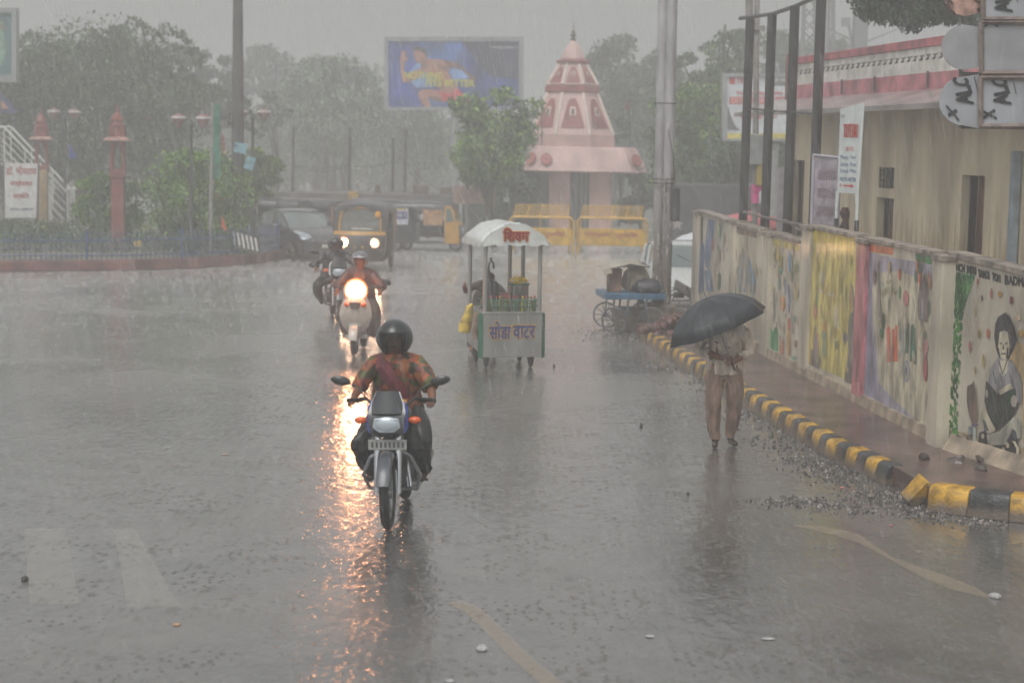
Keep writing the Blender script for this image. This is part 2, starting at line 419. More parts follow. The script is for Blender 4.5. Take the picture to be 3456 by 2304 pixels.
def walk(pl, step):
    out = []; acc = 0
    for i in range(len(pl)-1):
        a, b = pl[i], pl[i+1]; L = (b-a).length; s_ = acc
        while s_ < L: out.append(a.lerp(b, s_/L)); s_ += step
        acc = s_-L
    return out
wp = walk(KB, .268)
for i in range(len(wp)-1):
    a, b = wp[i], wp[i+1]; h = .2+rk.uniform(-.006, .006)
    jit = V((rk.uniform(-.008, .008), 0, 0))
    mb = kblock(a+jit, b+jit, h, None, None)
    mb.v = [(x-kerb.location.x, y-kerb.location.y, z) for x, y, z in mb.v]
    o = mb.build('kerb_block', m_ky if i % 2 == 0 else m_kb, kerb, bevel=.004)
wp = walk(KB2, .37)
for i in range(min(len(wp)-1, 5)):
    mb = kblock(wp[i], wp[i+1], .235, None, None, .2)
    mb.v = [(x-kerb.location.x, y-kerb.location.y, z) for x, y, z in mb.v]
    o = mb.build('kerb_block', m_ky if i % 2 == 0 else m_kb, kerb, bevel=.008)
# the broken piece that leans out of the gap
q = G(3095, 1700); mb = MB(); mb.box((0, 0, .12), (.12, .2, .26), 0, (R(14), R(38), R(20)))
mb.box((.05, .02, .05), (.12, .14, .1), 1, (0, R(10), 0))
tag(mb.build('broken_kerb_block', [m_ky, m_kb], bevel=.012), 'broken yellow kerb block leaning over in the gap of the kerb', 'kerb block').location = q
gapb = MB()
for i in range(12):
    gapb.ell((rk.uniform(-.45, .45), rk.uniform(-.3, .35), rk.uniform(0, .12)), (rk.uniform(.03, .1), rk.uniform(.03, .08), rk.uniform(.02, .07)), 0, 6, 4, (rk.random(), rk.random(), rk.random()))
o = gapb.build('rubble', M('wet_rubble', (88, 78, 72), .4, .4, 8, .5, 40, coat=.3), smooth=False); o.location = G(3230, 1600, .1)
tag(o, 'lumps of wet rubble where the pavement edge has broken behind the kerb', 'rubble', kind='stuff')

# gravel along the kerb foot
rng = np.random.default_rng(11)
gv = MB(); oct_v = [(1,0,0),(0,1,0),(-1,0,0),(0,-1,0),(0,0,.7),(0,0,-.4)]; oct_f = [(0,1,4),(1,2,4),(2,3,4),(3,0,4),(1,0,5),(2,1,5),(3,2,5),(0,3,5)]
def gravel(mb, c, sx, sy, n, ang=0, smin=.008, smax=.024):
    for i in range(n):
        x, y = rng.normal()*sx, rng.normal()*sy
        p = c + V((x*math.cos(ang)-y*math.sin(ang), x*math.sin(ang)+y*math.cos(ang), .003))
        s_ = rng.uniform(smin, smax)*(1.5 if rng.random() < .08 else 1); e = Euler(tuple(rng.uniform(0, 6, 3))).to_matrix()
        mb.add([p + (e @ V(q))*s_*rng.uniform(.7, 1.2) for q in oct_v], oct_f, int(rng.random() < .3))
for a_, b_, n, w_ in ((KB[3], KB[4], 700, .18), (KB[2], KB[3], 300, .2), (KB[1], KB[2], 200, .2), (KB[4], KB2[0], 400, .17), (KB2[0], KB2[2], 300, .1)):
    for i in range(n//30):
        u = rng.random(); c = a_.lerp(b_, u) + V((-.2, -.12, 0)); gravel(gv, c, w_, .16, 30)
gravel(gv, G(2745, 1700), .28, .14, 170); gravel(gv, G(2700, 1690), .14, .1, 120); gravel(gv, G(2860, 1725), .25, .1, 50)
gravel(gv, G(2120, 1130), .5, .6, 260)
tag(gv.build('gravel', [M('gravel_dark', (84, 80, 77), .35, .4, 30, coat=.3), M('gravel_pale', (140, 132, 124), .4, .3, 30, coat=.3)], smooth=False), 'loose wet stone chips scattered along the foot of the striped kerb', 'gravel', kind='stuff')

# painted markings: worn bars of the crossing, an edge line and pale silt washed over the road
def paint_mat(name, col, keep=.5, a=.8):
    m = bpy.data.materials.new(name); m.use_nodes = True; N, L = m.node_tree.nodes, m.node_tree.links; b = N['Principled BSDF']
    b.inputs['Base Color'].default_value = lin(col)+(1,); b.inputs['Roughness'].default_value = .32
    tc = N.new('ShaderNodeTexCoord'); n = N.new('ShaderNodeTexNoise'); n.inputs['Scale'].default_value = 5; n.inputs['Detail'].default_value = 9; n.inputs['Roughness'].default_value = .7
    L.new(tc.outputs['Object'], n.inputs['Vector']); q = N.new('ShaderNodeMapRange'); q.inputs[1].default_value = keep-.2; q.inputs[2].default_value = keep+.22; q.inputs[3].default_value = .12; q.inputs[4].default_value = a
    L.new(n.outputs[0], q.inputs[0]); L.new(q.outputs[0], b.inputs['Alpha'])
    n2 = N.new('ShaderNodeTexNoise'); n2.inputs['Scale'].default_value = 18; L.new(tc.outputs['Object'], n2.inputs['Vector']); bp = N.new('ShaderNodeBump'); bp.inputs['Strength'].default_value = .4; bp.inputs['Distance'].default_value = .01
    L.new(n2.outputs[0], bp.inputs['Height']); L.new(bp.outputs[0], b.inputs['Normal'])
    return m
pm = paint_mat('worn_road_paint', (205, 202, 190), .46, .2); ps = paint_mat('silt', (192, 174, 148), .45, .36)
mk = MB()
for bar in ([(80, 1785), (222, 1782), (268, 2038), (102, 2040)], [(385, 1790), (452, 1785), (610, 2048), (430, 2050)], [(430, 1800), (470, 1792), (470, 1815), (430, 1830)]):
    mk.poly([G(*p)+V((0, 0, .004)) for p in bar][::-1])
tag(mk.build('road_marking', pm, smooth=False), kind='structure')
ln = MB()
def strip(mb, path, w0, z=.004):
    P_ = [G(*p) for p in path]; L_, R_ = [], []
    for i, p in enumerate(P_):
        t = (P_[min(i+1, len(P_)-1)]-P_[max(i-1, 0)]).normalized(); n = V((-t.y, t.x, 0)); w = w0[i] if isinstance(w0, (list, tuple)) else w0
        L_.append(p+n*w/2+V((0, 0, z))); R_.append(p-n*w/2+V((0, 0, z)))
    for i in range(len(P_)-1): mb.add([L_[i], L_[i+1], R_[i+1], R_[i]], [(3, 2, 1, 0)])
strip(ln, [(1530, 2030), (1600, 2062), (1680, 2140), (1760, 2220), (1890, 2330)], [.12, .14, .13, .13, .13])
strip(ln, [(2680, 1772), (2760, 1782), (2860, 1805), (2920, 1832), (3000, 1880), (3140, 1940), (3250, 1985), (3345, 2018)], [.06, .2, .22, .1, .06, .2, .22, .04])
tag(ln.build('lane_line', ps, smooth=False), kind='structure')
# ============================================================ PAINTED WALL
A1, B1 = WB[0], WB[1]; A2, B2 = WB[2], WB[3]
m_cream = M('wall_cream', (190, 181, 163), .45, .22, 2.5, .35, 25, coat=.15, stretch=(1, 1, .35))
m_plinth = M('wall_plinth', (160, 144, 124), .5, .3, 4, .5, 20, coat=.15)
m_top = M('wall_coping', (150, 138, 126), .5, .35, 6, .5, 25)
wall = thing('painted_wall', 'long boundary wall of cream panels painted with murals beside the pavement', 'wall')
def paint(col, var=.15): return M('paint_%d_%d_%d' % tuple(col), col, .45, var+.17, 7, .3, 30, coat=.12, stretch=(1, 1, .4))
rw = random.Random(9)
class Panel:
    def __init__(s, A, B): s.A, s.B = A, B; s.n = V((B.y-A.y, -(B.x-A.x), 0)).normalized(); s.n = -s.n if s.n.x > 0 else s.n; s.mb = MB(); s.mats = []; s.k = 0; s.vine = s.after = False
    def mi(s, col):
        m = paint(col) if isinstance(col, tuple) else col
        if m not in s.mats: s.mats.append(m)
        return s.mats.index(m)
    def pt(s, px, py, off=0): return OnW(px, py, s.A, s.B, 0)+s.n*off
    def slab(s, corners, col, thick=.12, off=0):
        P_ = [s.pt(x, y, off) for x, y in corners]; s.mb.prism(P_, -s.n*thick, s.mi(col))
    def dec(s, pts, col):
        s.k += 1; o_ = (.0022+.0003*(s.k % 24)) if s.vine else .003+.0003*min(s.k, 60)+(.009 if s.after else 0); s.mb.poly([s.pt(x, y, o_) for x, y in pts], s.mi(col))
    def ell(s, cx, cy_, rx, ry, col, n=14): s.dec([(cx+rx*math.cos(2*math.pi*i/n), cy_+ry*math.sin(2*math.pi*i/n)) for i in range(n)], col)
    def strokes(s, x0, x1, yt0, yt1, yb0, yb1, n, cols):
        s.vine = True
        for i in range(n):
            u, v = rw.random(), rw.random(); x = x0+(x1-x0)*u; y = (yt0+(yt1-yt0)*u)*(1-v)+(yb0+(yb1-yb0)*u)*v; w, h, l = rw.uniform(.6, 3.2), rw.uniform(6, 30), rw.uniform(-6, 6)
            s.dec([(x-w, y-h), (x+w*.3, y-h*.8), (x+w+l*.4, y), (x+w*.4+l, y+h), (x-w*.6+l, y+h*.7), (x-w*1.2+l*.3, y)], cols[rw.randint(0, len(cols)-1)])
        s.vine = False
    def done(s, label): 
        o = s.mb.build('mural_panel', s.mats, wall, smooth=False)
        if label: o['label'] = label
        return o
def zs(o, k): return lambda pts: [(o[0]+x*k, o[1]+y*k) for x, y in pts]
ZA, ZB, ZC, ZD, ZW = zs((2320, 700), .3826), zs((2700, 750), .3509), zs((3100, 850), .255), zs((3100, 1200), .255), zs((2700, 850), .5101)
# far panel with blue figures
p = Panel(A1, B1); p.slab([(2349, 1080), (2462, 1140), (2462, 752), (2349, 716)], m_cream)
p.dec(ZA([(80, 70), (140, 85), (130, 760), (75, 750)]), (58, 58, 62))
p.dec(ZA([(180, 100), (245, 120), (235, 230), (205, 420), (190, 560), (160, 520), (150, 420), (165, 250)]), (104, 124, 160))
p.dec(ZA([(110, 260), (150, 340), (145, 740), (105, 740)]), (62, 92, 138)); p.dec(ZA([(150, 560), (200, 540), (235, 740), (170, 740)]), (92, 120, 150))
p.ell(*ZA([(225, 330)])[0], 6, 22, (160, 110, 112)); p.ell(*ZA([(288, 210)])[0], 5, 26, (92, 130, 96)); p.ell(*ZA([(285, 650)])[0], 5, 30, (76, 124, 92)); p.ell(*ZA([(290, 430)])[0], 4, 24, (150, 136, 104))
p.strokes(2392, 2458, 735, 755, 1085, 1125, 40, [(176, 160, 136), (160, 150, 134), (186, 172, 140), (150, 148, 142), (176, 150, 122), (148, 156, 138)])
p.done('panel at the far end with blue painted figures and a dark strip')
# arch panel
p = Panel(A1, B1); p.slab([(2474, 1146), (2572, 1196), (2572, 785), (2474, 756)], m_cream)
p.dec(ZA([(385, 150), (610, 225), (610, 268), (385, 215)]), (112, 96, 84)); 
p.dec(ZA([(470, 400), (500, 380), (560, 480), (605, 660), (600, 760), (450, 740), (440, 620)]), (150, 150, 150)); p.dec(ZA([(525, 430), (545, 440), (605, 650), (600, 700), (560, 620)]), (126, 156, 176))
p.ell(*ZA([(415, 310)])[0], 8, 26, (186, 96, 66)); p.ell(*ZA([(412, 560)])[0], 5, 30, (108, 128, 92)); p.ell(*ZA([(412, 440)])[0], 4, 12, (120, 140, 100))
p.dec(ZA([(480, 520), (500, 420), (520, 520), (525, 720), (480, 720)]), (168, 162, 150))
p.strokes(2478, 2568, 775, 800, 1120, 1170, 60, [(176, 160, 136), (160, 150, 134), (186, 172, 140), (150, 148, 142), (176, 150, 122), (148, 156, 138)])
p.done('panel painted with a grey arch and orange blooms')
# flower panel
p = Panel(A1, B1); p.slab([(2592, 1206), (2701, 1262), (2701, 822), (2592, 790)], m_cream)
p.dec(ZA([(752, 275), (990, 335), (990, 385), (755, 330)]), (192, 176, 84))
p.dec(ZA([(680, 1210), (700, 1110), (715, 1140), (735, 1060), (760, 1100), (775, 1050), (800, 1080), (800, 1290), (670, 1230)]), (86, 154, 104))
p.dec(ZA([(685, 1220), (700, 1120), (712, 1150), (700, 1240)]), (64, 116, 84))
for x, y, rx, ry, c in ((740, 700, 5, 20, (188, 172, 72)), (845, 850, 9, 26, (206, 150, 106)), (960, 730, 7, 38, (202, 178, 122)), (895, 1180, 8, 50, (204, 166, 112)), (900, 1030, 5, 24, (200, 118, 84)), (835, 1240, 7, 28, (188, 128, 102)), (945, 1350, 14, 16, (120, 166, 146)), (960, 1200, 8, 12, (160, 132, 116)), (905, 480, 4, 38, (96, 134, 172)), (870, 690, 5, 30, (142, 146, 160)), (815, 680, 6, 20, (136, 150, 140)), (800, 400, 10, 26, (182, 164, 92)), (830, 470, 5, 24, (140, 130, 74)), (770, 850, 3, 60, (134, 132, 120)), (950, 980, 4, 14, (130, 160, 140)), (925, 540, 3, 50, (122, 138, 116)), (970, 520, 5, 20, (150, 160, 120)), (660+240, 800, 4, 50, (120, 124, 150)), (825, 560, 4, 12, (100, 160, 130))):
    p.ell(*ZA([(x, y)])[0], rx, ry, c)
p.strokes(2598, 2698, 815, 842, 1170, 1225, 70, [(176, 160, 136), (160, 150, 134), (186, 172, 140), (150, 148, 142), (176, 150, 122), (148, 156, 138)])
p.done('panel with a green bush at its foot and scattered flowers')
# yellow panel
YE = (198, 184, 104)
p = Panel(A1, B1); p.slab([(2735, 1278), (2889, 1352), (2889, 803), (2735, 770)], m_cream)
p.dec(ZB([(100, 60), (540, 155), (535, 1568), (490, 1530), (100, 1360)]), YE); p.dec(ZB([(100, 60), (540, 158), (538, 300), (104, 180)]), (196, 178, 62)); p.dec(ZB([(60, 60), (108, 62), (108, 1365), (45, 1340)]), (172, 146, 36))
p.dec(ZB([(180, 640), (360, 700), (355, 725), (180, 665)]), (200, 194, 176)); p.ell(*ZB([(350, 980)])[0], 10, 70, (200, 192, 156)); p.ell(*ZB([(215, 540)])[0], 10, 26, (200, 192, 152))
p.dec(ZB([(490, 590), (515, 620), (535, 800), (538, 1568), (430, 1530), (470, 1250), (460, 1060), (485, 880), (520, 850), (505, 700)]), (124, 120, 112))
p.dec(ZB([(110, 1220), (140, 1230), (165, 1370), (190, 1280), (205, 1330), (190, 1415), (105, 1370)]), (118, 108, 108)); p.ell(*ZB([(155, 1160)])[0], 8, 60, (176, 150, 148)); p.ell(*ZB([(150, 860)])[0], 8, 28, (196, 140, 118)); p.ell(*ZB([(165, 740)])[0], 4, 24, (120, 152, 112)); p.ell(*ZB([(235, 1080)])[0], 9, 20, (144, 156, 130)); p.ell(*ZB([(240, 1220)])[0], 8, 34, (160, 168, 128)); p.ell(*ZB([(242, 1000)])[0], 8, 20, (206, 160, 98))
p.ell(*ZB([(440, 1110)])[0], 8, 18, (128, 122, 122)); p.ell(*ZB([(355, 1180)])[0], 6, 16, (128, 130, 90)); p.ell(*ZB([(400, 620)])[0], 4, 30, (168, 160, 84)); p.ell(*ZB([(495, 370)])[0], 4, 20, (160, 160, 84)); p.ell(*ZB([(495, 750)])[0], 6, 30, (200, 170, 110))
p.strokes(2745, 2875, 800, 830, 1190, 1260, 80, [(182, 166, 92), (206, 190, 126), (168, 160, 96), (190, 172, 110), (176, 150, 84)])
p.done('yellow panel with a dark robed painted figure at its right edge')
# flag coloured panel
p = Panel(A1, B1); p.slab([(2919, 1368), (3149, 1484), (3149, 862), (2919, 812)], m_cream)
LV = (158, 154, 168); CR = (190, 182, 158)
p.dec(ZB([(625, 290), (1270, 410), (1272, 2040), (600, 1672)]), LV)
p.dec(ZB([(700, 620), (780, 480), (960, 470), (1100, 520), (1190, 480), (1275, 560), (1285, 2040), (1100, 1700+180), (1000, 1790), (880, 1680), (760, 1540), (740, 1200), (700, 900)]), CR)
p.dec(ZB([(625, 200), (900, 245), (895, 312), (625, 275)]), (200, 104, 58)); p.dec(ZB([(1112, 298), (1278, 335), (1270, 405), (1115, 372)]), (48, 124, 72))
p.dec(ZB([(600, 280), (690, 295), (700, 560), (690, 1000), (730, 1300), (745, 1700), (600, 1640)]), (136, 134, 154))
for q in ([(835, 1010), (868, 1000), (878, 1345), (845, 1345)], [(888, 1030), (912, 1025), (920, 1340), (892, 1340)], [(920, 990), (938, 988), (946, 1338), (928, 1338)], [(890, 1030), (912, 1020), (944, 1335), (925, 1335)]): p.dec(ZB(q), (196, 96, 62))
for q in ([(1020, 970), (1055, 965), (1048, 1255), (1018, 1262)], [(1075, 985), (1100, 980), (1082, 1330), (1060, 1340)], [(1080, 975), (1115, 1020), (1128, 1360), (1098, 1362)], [(1075, 1170), (1115, 1180), (1118, 1225), (1070, 1215)]): p.dec(ZB(q), (62, 106, 82))
p.dec(ZB([(960, 945), (1000, 990), (1005, 1150), (985, 1280), (962, 1300), (980, 1180), (988, 1080), (975, 1000)]), (150, 152, 146)); p.ell(*ZB([(975, 1085)])[0], 4, 22, (128, 136, 128))
c = ZB([(1030, 1430)])[0]; p.ell(*c, 12, 37, (142, 146, 160)); p.ell(*c, 9.5, 30, (182, 176, 160)); p.ell(*c, 3, 9, (96, 104, 140))
for i in range(12):
    a = i*math.pi/6; p.dec([(c[0]+.8*math.cos(a+1.57), c[1]+2*math.sin(a+1.57)), (c[0]+10*math.cos(a), c[1]+31*math.sin(a)), (c[0]-.8*math.cos(a+1.57), c[1]-2*math.sin(a+1.57))], (118, 124, 150))
p.dec(ZB([(1205, 490), (1235, 580), (1245, 700), (1232, 960), (1150, 930), (1140, 760), (1160, 600)]), (120, 108, 102)); p.dec(ZB([(1185, 720), (1200, 760), (1195, 940), (1172, 935)]), (158, 158, 172)); p.dec(ZB([(1160, 600), (1205, 490), (1240, 600), (1240, 660), (1158, 650)]), (96, 80, 76))
for x, y, rx, ry, c in ((727, 530, 5, 26, (134, 84, 64)), (968, 500, 4, 22, (196, 102, 70)), (970, 680, 3, 24, (64, 124, 84)), (1028, 730, 9, 28, (190, 124, 128)), (808, 950, 6, 26, (70, 104, 80)), (793, 1065, 6, 18, (66, 134, 88)), (1162, 500, 4, 40, (204, 96, 54)), (1162, 440, 4, 20, (58, 110, 70)), (1125, 520, 4, 22, (56, 118, 78)), (1138, 420, 4, 22, (200, 100, 64)), (1262, 570, 3, 30, (200, 112, 76)), (1255, 820, 2.5, 34, (48, 92, 72)), (1222, 1200, 8, 26, (184, 128, 126)), (1218, 1400, 7, 46, (162, 84, 90)), (1215, 1080, 4, 16, (130, 136, 120)), (1320, 730, 5, 34, (168, 160, 146)), (870, 430, 5, 20, (188, 156, 120))):
    p.ell(*ZB([(x, y)])[0], rx, ry, c)
p.dec(ZB([(755, 380), (765, 380), (795, 900), (770, 915)]), (128, 118, 112)); p.dec(ZB([(1010, 440), (1042, 600), (1030, 560)]), (150, 76, 66))
for i in range(22): p.ell(*ZB([(rw.uniform(780, 940), rw.uniform(560, 690))])[0], 2.2, 5, (150, 152, 112))
p.strokes(2960, 3140, 880, 910, 1270, 1380, 46, [(176, 160, 136), (160, 150, 134), (186, 172, 140), (150, 148, 142), (176, 150, 122), (148, 156, 138)])
p.done('lavender bordered panel with painted letters and a spoked wheel')
# near panel with the reader and the vine
p = Panel(A2, B2); p.slab([(3206, 1512), (3760, 1690), (3760, 1010), (3206, 866)], m_cream)
p.dec(ZD([(380, 1060), (1500, 1400), (1500, 1250), (380, 960)]), (170, 150, 120))
for w_, (bl, br, tl) in {'PINCH': ((465, 245), (612, 272), (468, 148)), 'INDU': ((652, 275), (766, 302), (650, 180)), 'TANKI': ((797, 328), (938, 362), (795, 232)), 'TOM': ((982, 375), (1088, 405), (980, 275)), 'BADMASH': ((1152, 425), (1560, 478), (1150, 312))}.items():
    q = [p.pt(*ZC([c])[0], .004) for c in (bl, br, tl)]
    text(p.mb, w_, *q, p.mi((38, 38, 38)), .006)
p.vine = True
GR = [(62, 122, 60), (84, 142, 66), (52, 98, 58)]
p.dec(ZC([(485, 262), (560, 275), (590, 330), (600, 420), (560, 560), (490, 600)]), (62, 82, 62))
for i in range(520):
    u = rw.random()**.8; yy = 270+u*2250; left = 465-min(u*120, 90)
    wd = 285*(1-u*2.4) if u < .2 else (150 if u < .5 else 150)
    xx = left+rw.random()*max(wd, 130); rx, ry = rw.uniform(2.2, 4.4), rw.uniform(5, 11)
    if u > .42 and rw.random() < .45: continue
    p.ell(*ZC([(xx, yy)])[0], rx, ry, GR[rw.randint(0, 2)], 6)
for i in range(260):
    u = rw.random(); p.ell(*ZC([(480+rw.random()*(270-170*u), 300+u*480)])[0], rw.uniform(3, 5), rw.uniform(6, 11), GR[rw.randint(0, 2)], 6)
p.vine = False; p.after = True; p.k = 0
for x, y, rx, ry, c in ((795, 390, 3, 12, (150, 80, 76)), (855, 610, 3, 11, (56, 66, 60)), (978, 550, 4, 18, (160, 96, 80)), (1090, 560, 7, 10, (170, 134, 50)), (1245, 640, 6, 14, (116, 56, 58)), (935, 1080, 5, 18, (174, 92, 60)), (815, 1080, 5, 16, (170, 140, 90)), (695, 1250, 4, 20, (160, 96, 96)), (1370, 1080, 10, 14, (160, 126, 50)), (765, 790, 3, 14, (160, 146, 96)), (875, 1440, 4, 24, (176, 156, 96)), (765, 1560, 3, 14, (170, 150, 96)), (1330, 870, 10, 10, (186, 160, 130))): p.ell(*ZC([(x, y)])[0], rx, ry, c)
BK, GY, LT = (44, 44, 46), (132, 130, 132), (186, 178, 154)
p.dec(ZC([(1220, 1420), (1270, 1430), (1400, 1700), (1400, 2300), (1500, 2300), (1500, 1300), (1330, 1180)]), (186, 160, 112))
p.dec(ZC([(1170, 800), (1230, 860), (1290, 1000), (1328, 1170), (1270, 1275), (1220, 1400), (1090, 1400), (1050, 1300), (1020, 1120), (1035, 950), (1070, 860)]), BK)
p.dec(ZC([(1095, 1060), (1150, 1040), (1200, 1060), (1228, 1250), (1205, 1390), (1150, 1480), (1090, 1400), (1070, 1260)]), LT)
for q in ([(1095, 1195), (1130, 1205), (1130, 1222), (1097, 1215)], [(1165, 1205), (1200, 1195), (1200, 1215), (1168, 1222)], [(1140, 1220), (1150, 1220), (1155, 1290), (1130, 1290)], [(1110, 1340), (1180, 1335), (1175, 1352), (1115, 1355)], [(1125, 1440), (1170, 1440), (1150, 1480)], [(1070, 1260), (1085, 1270), (1110, 1420), (1090, 1400)], [(1195, 1270), (1215, 1260), (1205, 1390), (1180, 1420)]): p.dec(ZC(q), BK)
p.dec(ZD([(1070, 20), (1220, 60), (1330, 170), (1395, 400), (1390, 640), (1330, 620), (1100, 520), (1000, 430), (940, 350), (965, 180)]), GY)
p.dec(ZC([(1090, 1430), (1210, 1430), (1195, 1590), (1140, 1640), (1090, 1570)]), LT)
for q in ([(1075, 60), (1095, 60), (1140, 230), (1130, 250)], [(1190, 60), (1205, 60), (1140, 250), (1135, 225)], [(1000, 200), (1012, 200), (1060, 380), (1040, 370)], [(1215, 200), (1230, 220), (1300, 420), (1280, 430)], [(1100, 250), (1110, 260), (1140, 330), (1125, 330)]): p.dec(ZD(q), (84, 84, 88))
p.dec(ZD([(920, 330), (1080, 510), (1310, 430), (1335, 680), (1250, 830), (1060, 985), (960, 800), (895, 600)]), (42, 50, 46)); p.dec(ZD([(1180, 500), (1300, 450), (1310, 600), (1200, 640)]), (40, 66, 46)); p.dec(ZD([(1070, 470), (1240, 360), (1275, 420), (1110, 520)]), LT)
p.ell(*ZD([(1290, 600)])[0], 11, 20, (150, 142, 130)); p.ell(*ZD([(930, 500)])[0], 5, 14, (150, 146, 136))
p.dec(ZD([(850, 700), (890, 670), (1045, 980), (1000, 1020), (930, 1020), (850, 900)]), LT); p.dec(ZD([(930, 1040), (1100, 1000), (1290, 800), (1375, 870), (1378, 1080), (1200, 1170), (1000, 1185), (940, 1140)]), (166, 164, 150)); p.dec(ZD([(1270, 960), (1320, 1000), (1340, 1110), (1180, 1140), (1230, 1060)]), (70, 76, 80)); p.dec(ZD([(870, 830), (910, 860), (960, 990), (900, 990)]), (84, 86, 92))
p.dec(ZD([(835, 1010), (925, 985), (945, 1215), (800, 1240)]), (36, 38, 40)); p.dec(ZD([(1000, 1180), (1200, 1175), (1340, 1380), (1220, 1310), (1080, 1240)]), (52, 54, 52)); p.ell(*ZD([(1270, 1240)])[0], 22, 36, (36, 40, 40)); p.dec(ZD([(1255, 1120), (1310, 1130), (1365, 1230), (1350, 1390), (1315, 1375), (1325, 1230), (1290, 1160)]), LT); p.ell(*ZD([(1212, 1185)])[0], 6, 9, LT); p.ell(*ZD([(880, 1060)])[0], 5, 9, LT); p.ell(*ZD([(1150, 1245)])[0], 6, 10, LT)
p.dec(ZD([(790, 1240), (800, 1100), (835, 1010), (845, 1020), (812, 1110), (806, 1240)]), LT)
p.dec(ZD([(675, 400), (740, 370), (762, 325), (785, 500), (803, 780), (780, 900), (740, 900), (690, 750), (668, 600)]), (112, 92, 80)); p.dec(ZD([(672, 420), (700, 400), (700, 740), (690, 740), (668, 600)]), (78, 64, 60))
p.dec(ZD([(690, 930), (760, 940), (750, 1040), (690, 1030)]), (136, 150, 154)); p.ell(*ZD([(775, 915)])[0], 11, 6, (92, 88, 112)); p.ell(*ZD([(540, 1100)])[0], 17, 14, (64, 58, 54)); p.ell(*ZD([(700, 1100)])[0], 10, 16, (88, 74, 68))
p.dec(ZD([(760, 940), (790, 960), (790, 1200), (740, 1190)]), (176, 184, 172))
p.done('near panel painted with a black and white seated reader beside a green vine')
# pillars, coping and plinth
def pillar(px0, px1, ytop, mtl, prot=.06, A=A1, B=B1, label=None):
    n = V((B.y-A.y, -(B.x-A.x), 0)).normalized(); n = -n if n.x > 0 else n; A, B = A+n*prot, B+n*prot
    a = OnW(px0, 900, A, B)-n*prot; b = OnW(px1, 900, A, B)-n*prot
    zt = OnW((px0+px1)/2, ytop, A, B).z
    q = MB(); P_ = [V((a.x, a.y, PZ-.05)), V((b.x, b.y, PZ-.05)), V((b.x, b.y, zt)), V((a.x, a.y, zt))]
    q.prism([x+n*prot for x in P_], -n*(prot+.2), 0)
    cc = (P_[2]+P_[3])/2; t = (b-a).normalized()
    q.prism([P_[3]+n*(prot+.025)-t*.02, P_[2]+n*(prot+.025)+t*.02, P_[2]+n*(prot+.025)+t*.02+V((0, 0, .06)), P_[3]+n*(prot+.025)-t*.02+V((0, 0, .06))], -n*(prot+.25), 1)
    o = q.build('pillar', [mtl, m_top], wall, bevel=.006)
    if label: o['label'] = label
pillar(2334, 2350, 722, m_cream, .06); pillar(2461, 2474, 757, m_cream, .05); pillar(2571, 2592, 796, m_cream, .07); pillar(2701, 2730, 775, m_cream, .05)
pillar(2889, 2920, 822, paint((180, 112, 118)), .05, label='pink painted pillar'); pillar(3149, 3182, 880, m_cream, .13)
n1 = Panel(A1, B1).n; n2 = Panel(A2, B2).n
cp = MB()
def cop(A, B, n, x0, y0, x1, y1, h=.05):
    a, b = OnW(x0, y0, A, B), OnW(x1, y1, A, B); cp.prism([a+n*.03, b+n*.03, b+n*.03+V((0, 0, h)), a+n*.03+V((0, 0, h))], -n*.2, 0)
cop(A1, B1, n1, 2352, 716, 2460, 751); cop(A1, B1, n1, 2476, 756, 2570, 784); cop(A1, B1, n1, 2593, 790, 2700, 821)
cop(A1, B1, n1, 2731, 769, 2888, 803); cop(A1, B1, n1, 2921, 812, 3148, 862); cop(A2, B2, n2, 3207, 866, 3759, 1008, .06)
cp.build('coping', m_top, wall, bevel=.006)
pl = MB()
pl.prism([V((A1.x, A1.y, PZ-.05))+n1*.07, V((B1.x, B1.y, PZ-.05))+n1*.07, V((B1.x, B1.y, PZ+.12))+n1*.045, V((A1.x, A1.y, PZ+.12))+n1*.045], -n1*.1)
e2 = A2+(B2-A2).normalized()*4
pl.prism([A2+n2*.13, e2+n2*.13, e2+V((0, 0, .16))+n2*.02, A2+V((0, 0, .16))+n2*.02], -n2*.05)
pl.prism([A2+n2*.13-V((0,0,.05)), e2+n2*.13-V((0,0,.05)), e2-n2*.05, A2-n2*.05], V((0,0,-.02)))
pl.build('plinth', m_plinth, wall)
# a rusty rail that runs along the far wall top
rl = MB(); W_ = lambda x, y, o=-.12: OnW(x, y, A1, B1)+n1*o
rl.tube([W_(2485, 715), W_(2560, 735), W_(2640, 752), W_(2722, 768)], .022, 8); rl.tube([W_(2620, 740), W_(2660, 770), W_(2700, 790)], .014, 6); rl.tube([W_(2560, 735), W_(2560, 790)], .014, 6); rl.tube([W_(2650, 755), W_(2650, 812)], .014, 6)
tag(rl.build('guard_rail', M('grey_pipe', (112, 104, 100), .4, .3, 10, .3, 40, metal=.3)), 'bent grey pipe rail fixed along the top of the far wall panels', 'rail')
# ============================================================ BUILDING BEHIND THE WALL
FA, FB = V((5.18, 34.2, 0)), V((6.46, 25.6, 0))     # facade line
fd = (FB-FA).normalized(); fn = V((-fd.y, fd.x, 0)); fn = -fn if fn.x > 0 else fn
FE = FA + fd*19
def OF(px, py, off=0): return OnW(px, py, FA, FB)+fn*off
bld = thing('roadside_building', 'single storey cream building with a white baluster parapet and pink bands', 'building', FA)
def L_(p): return p-FA
m_bw = M('building_cream', (222, 208, 178), .6, .2, 1.6, .25, 18, stretch=(1, 1, .3)); 
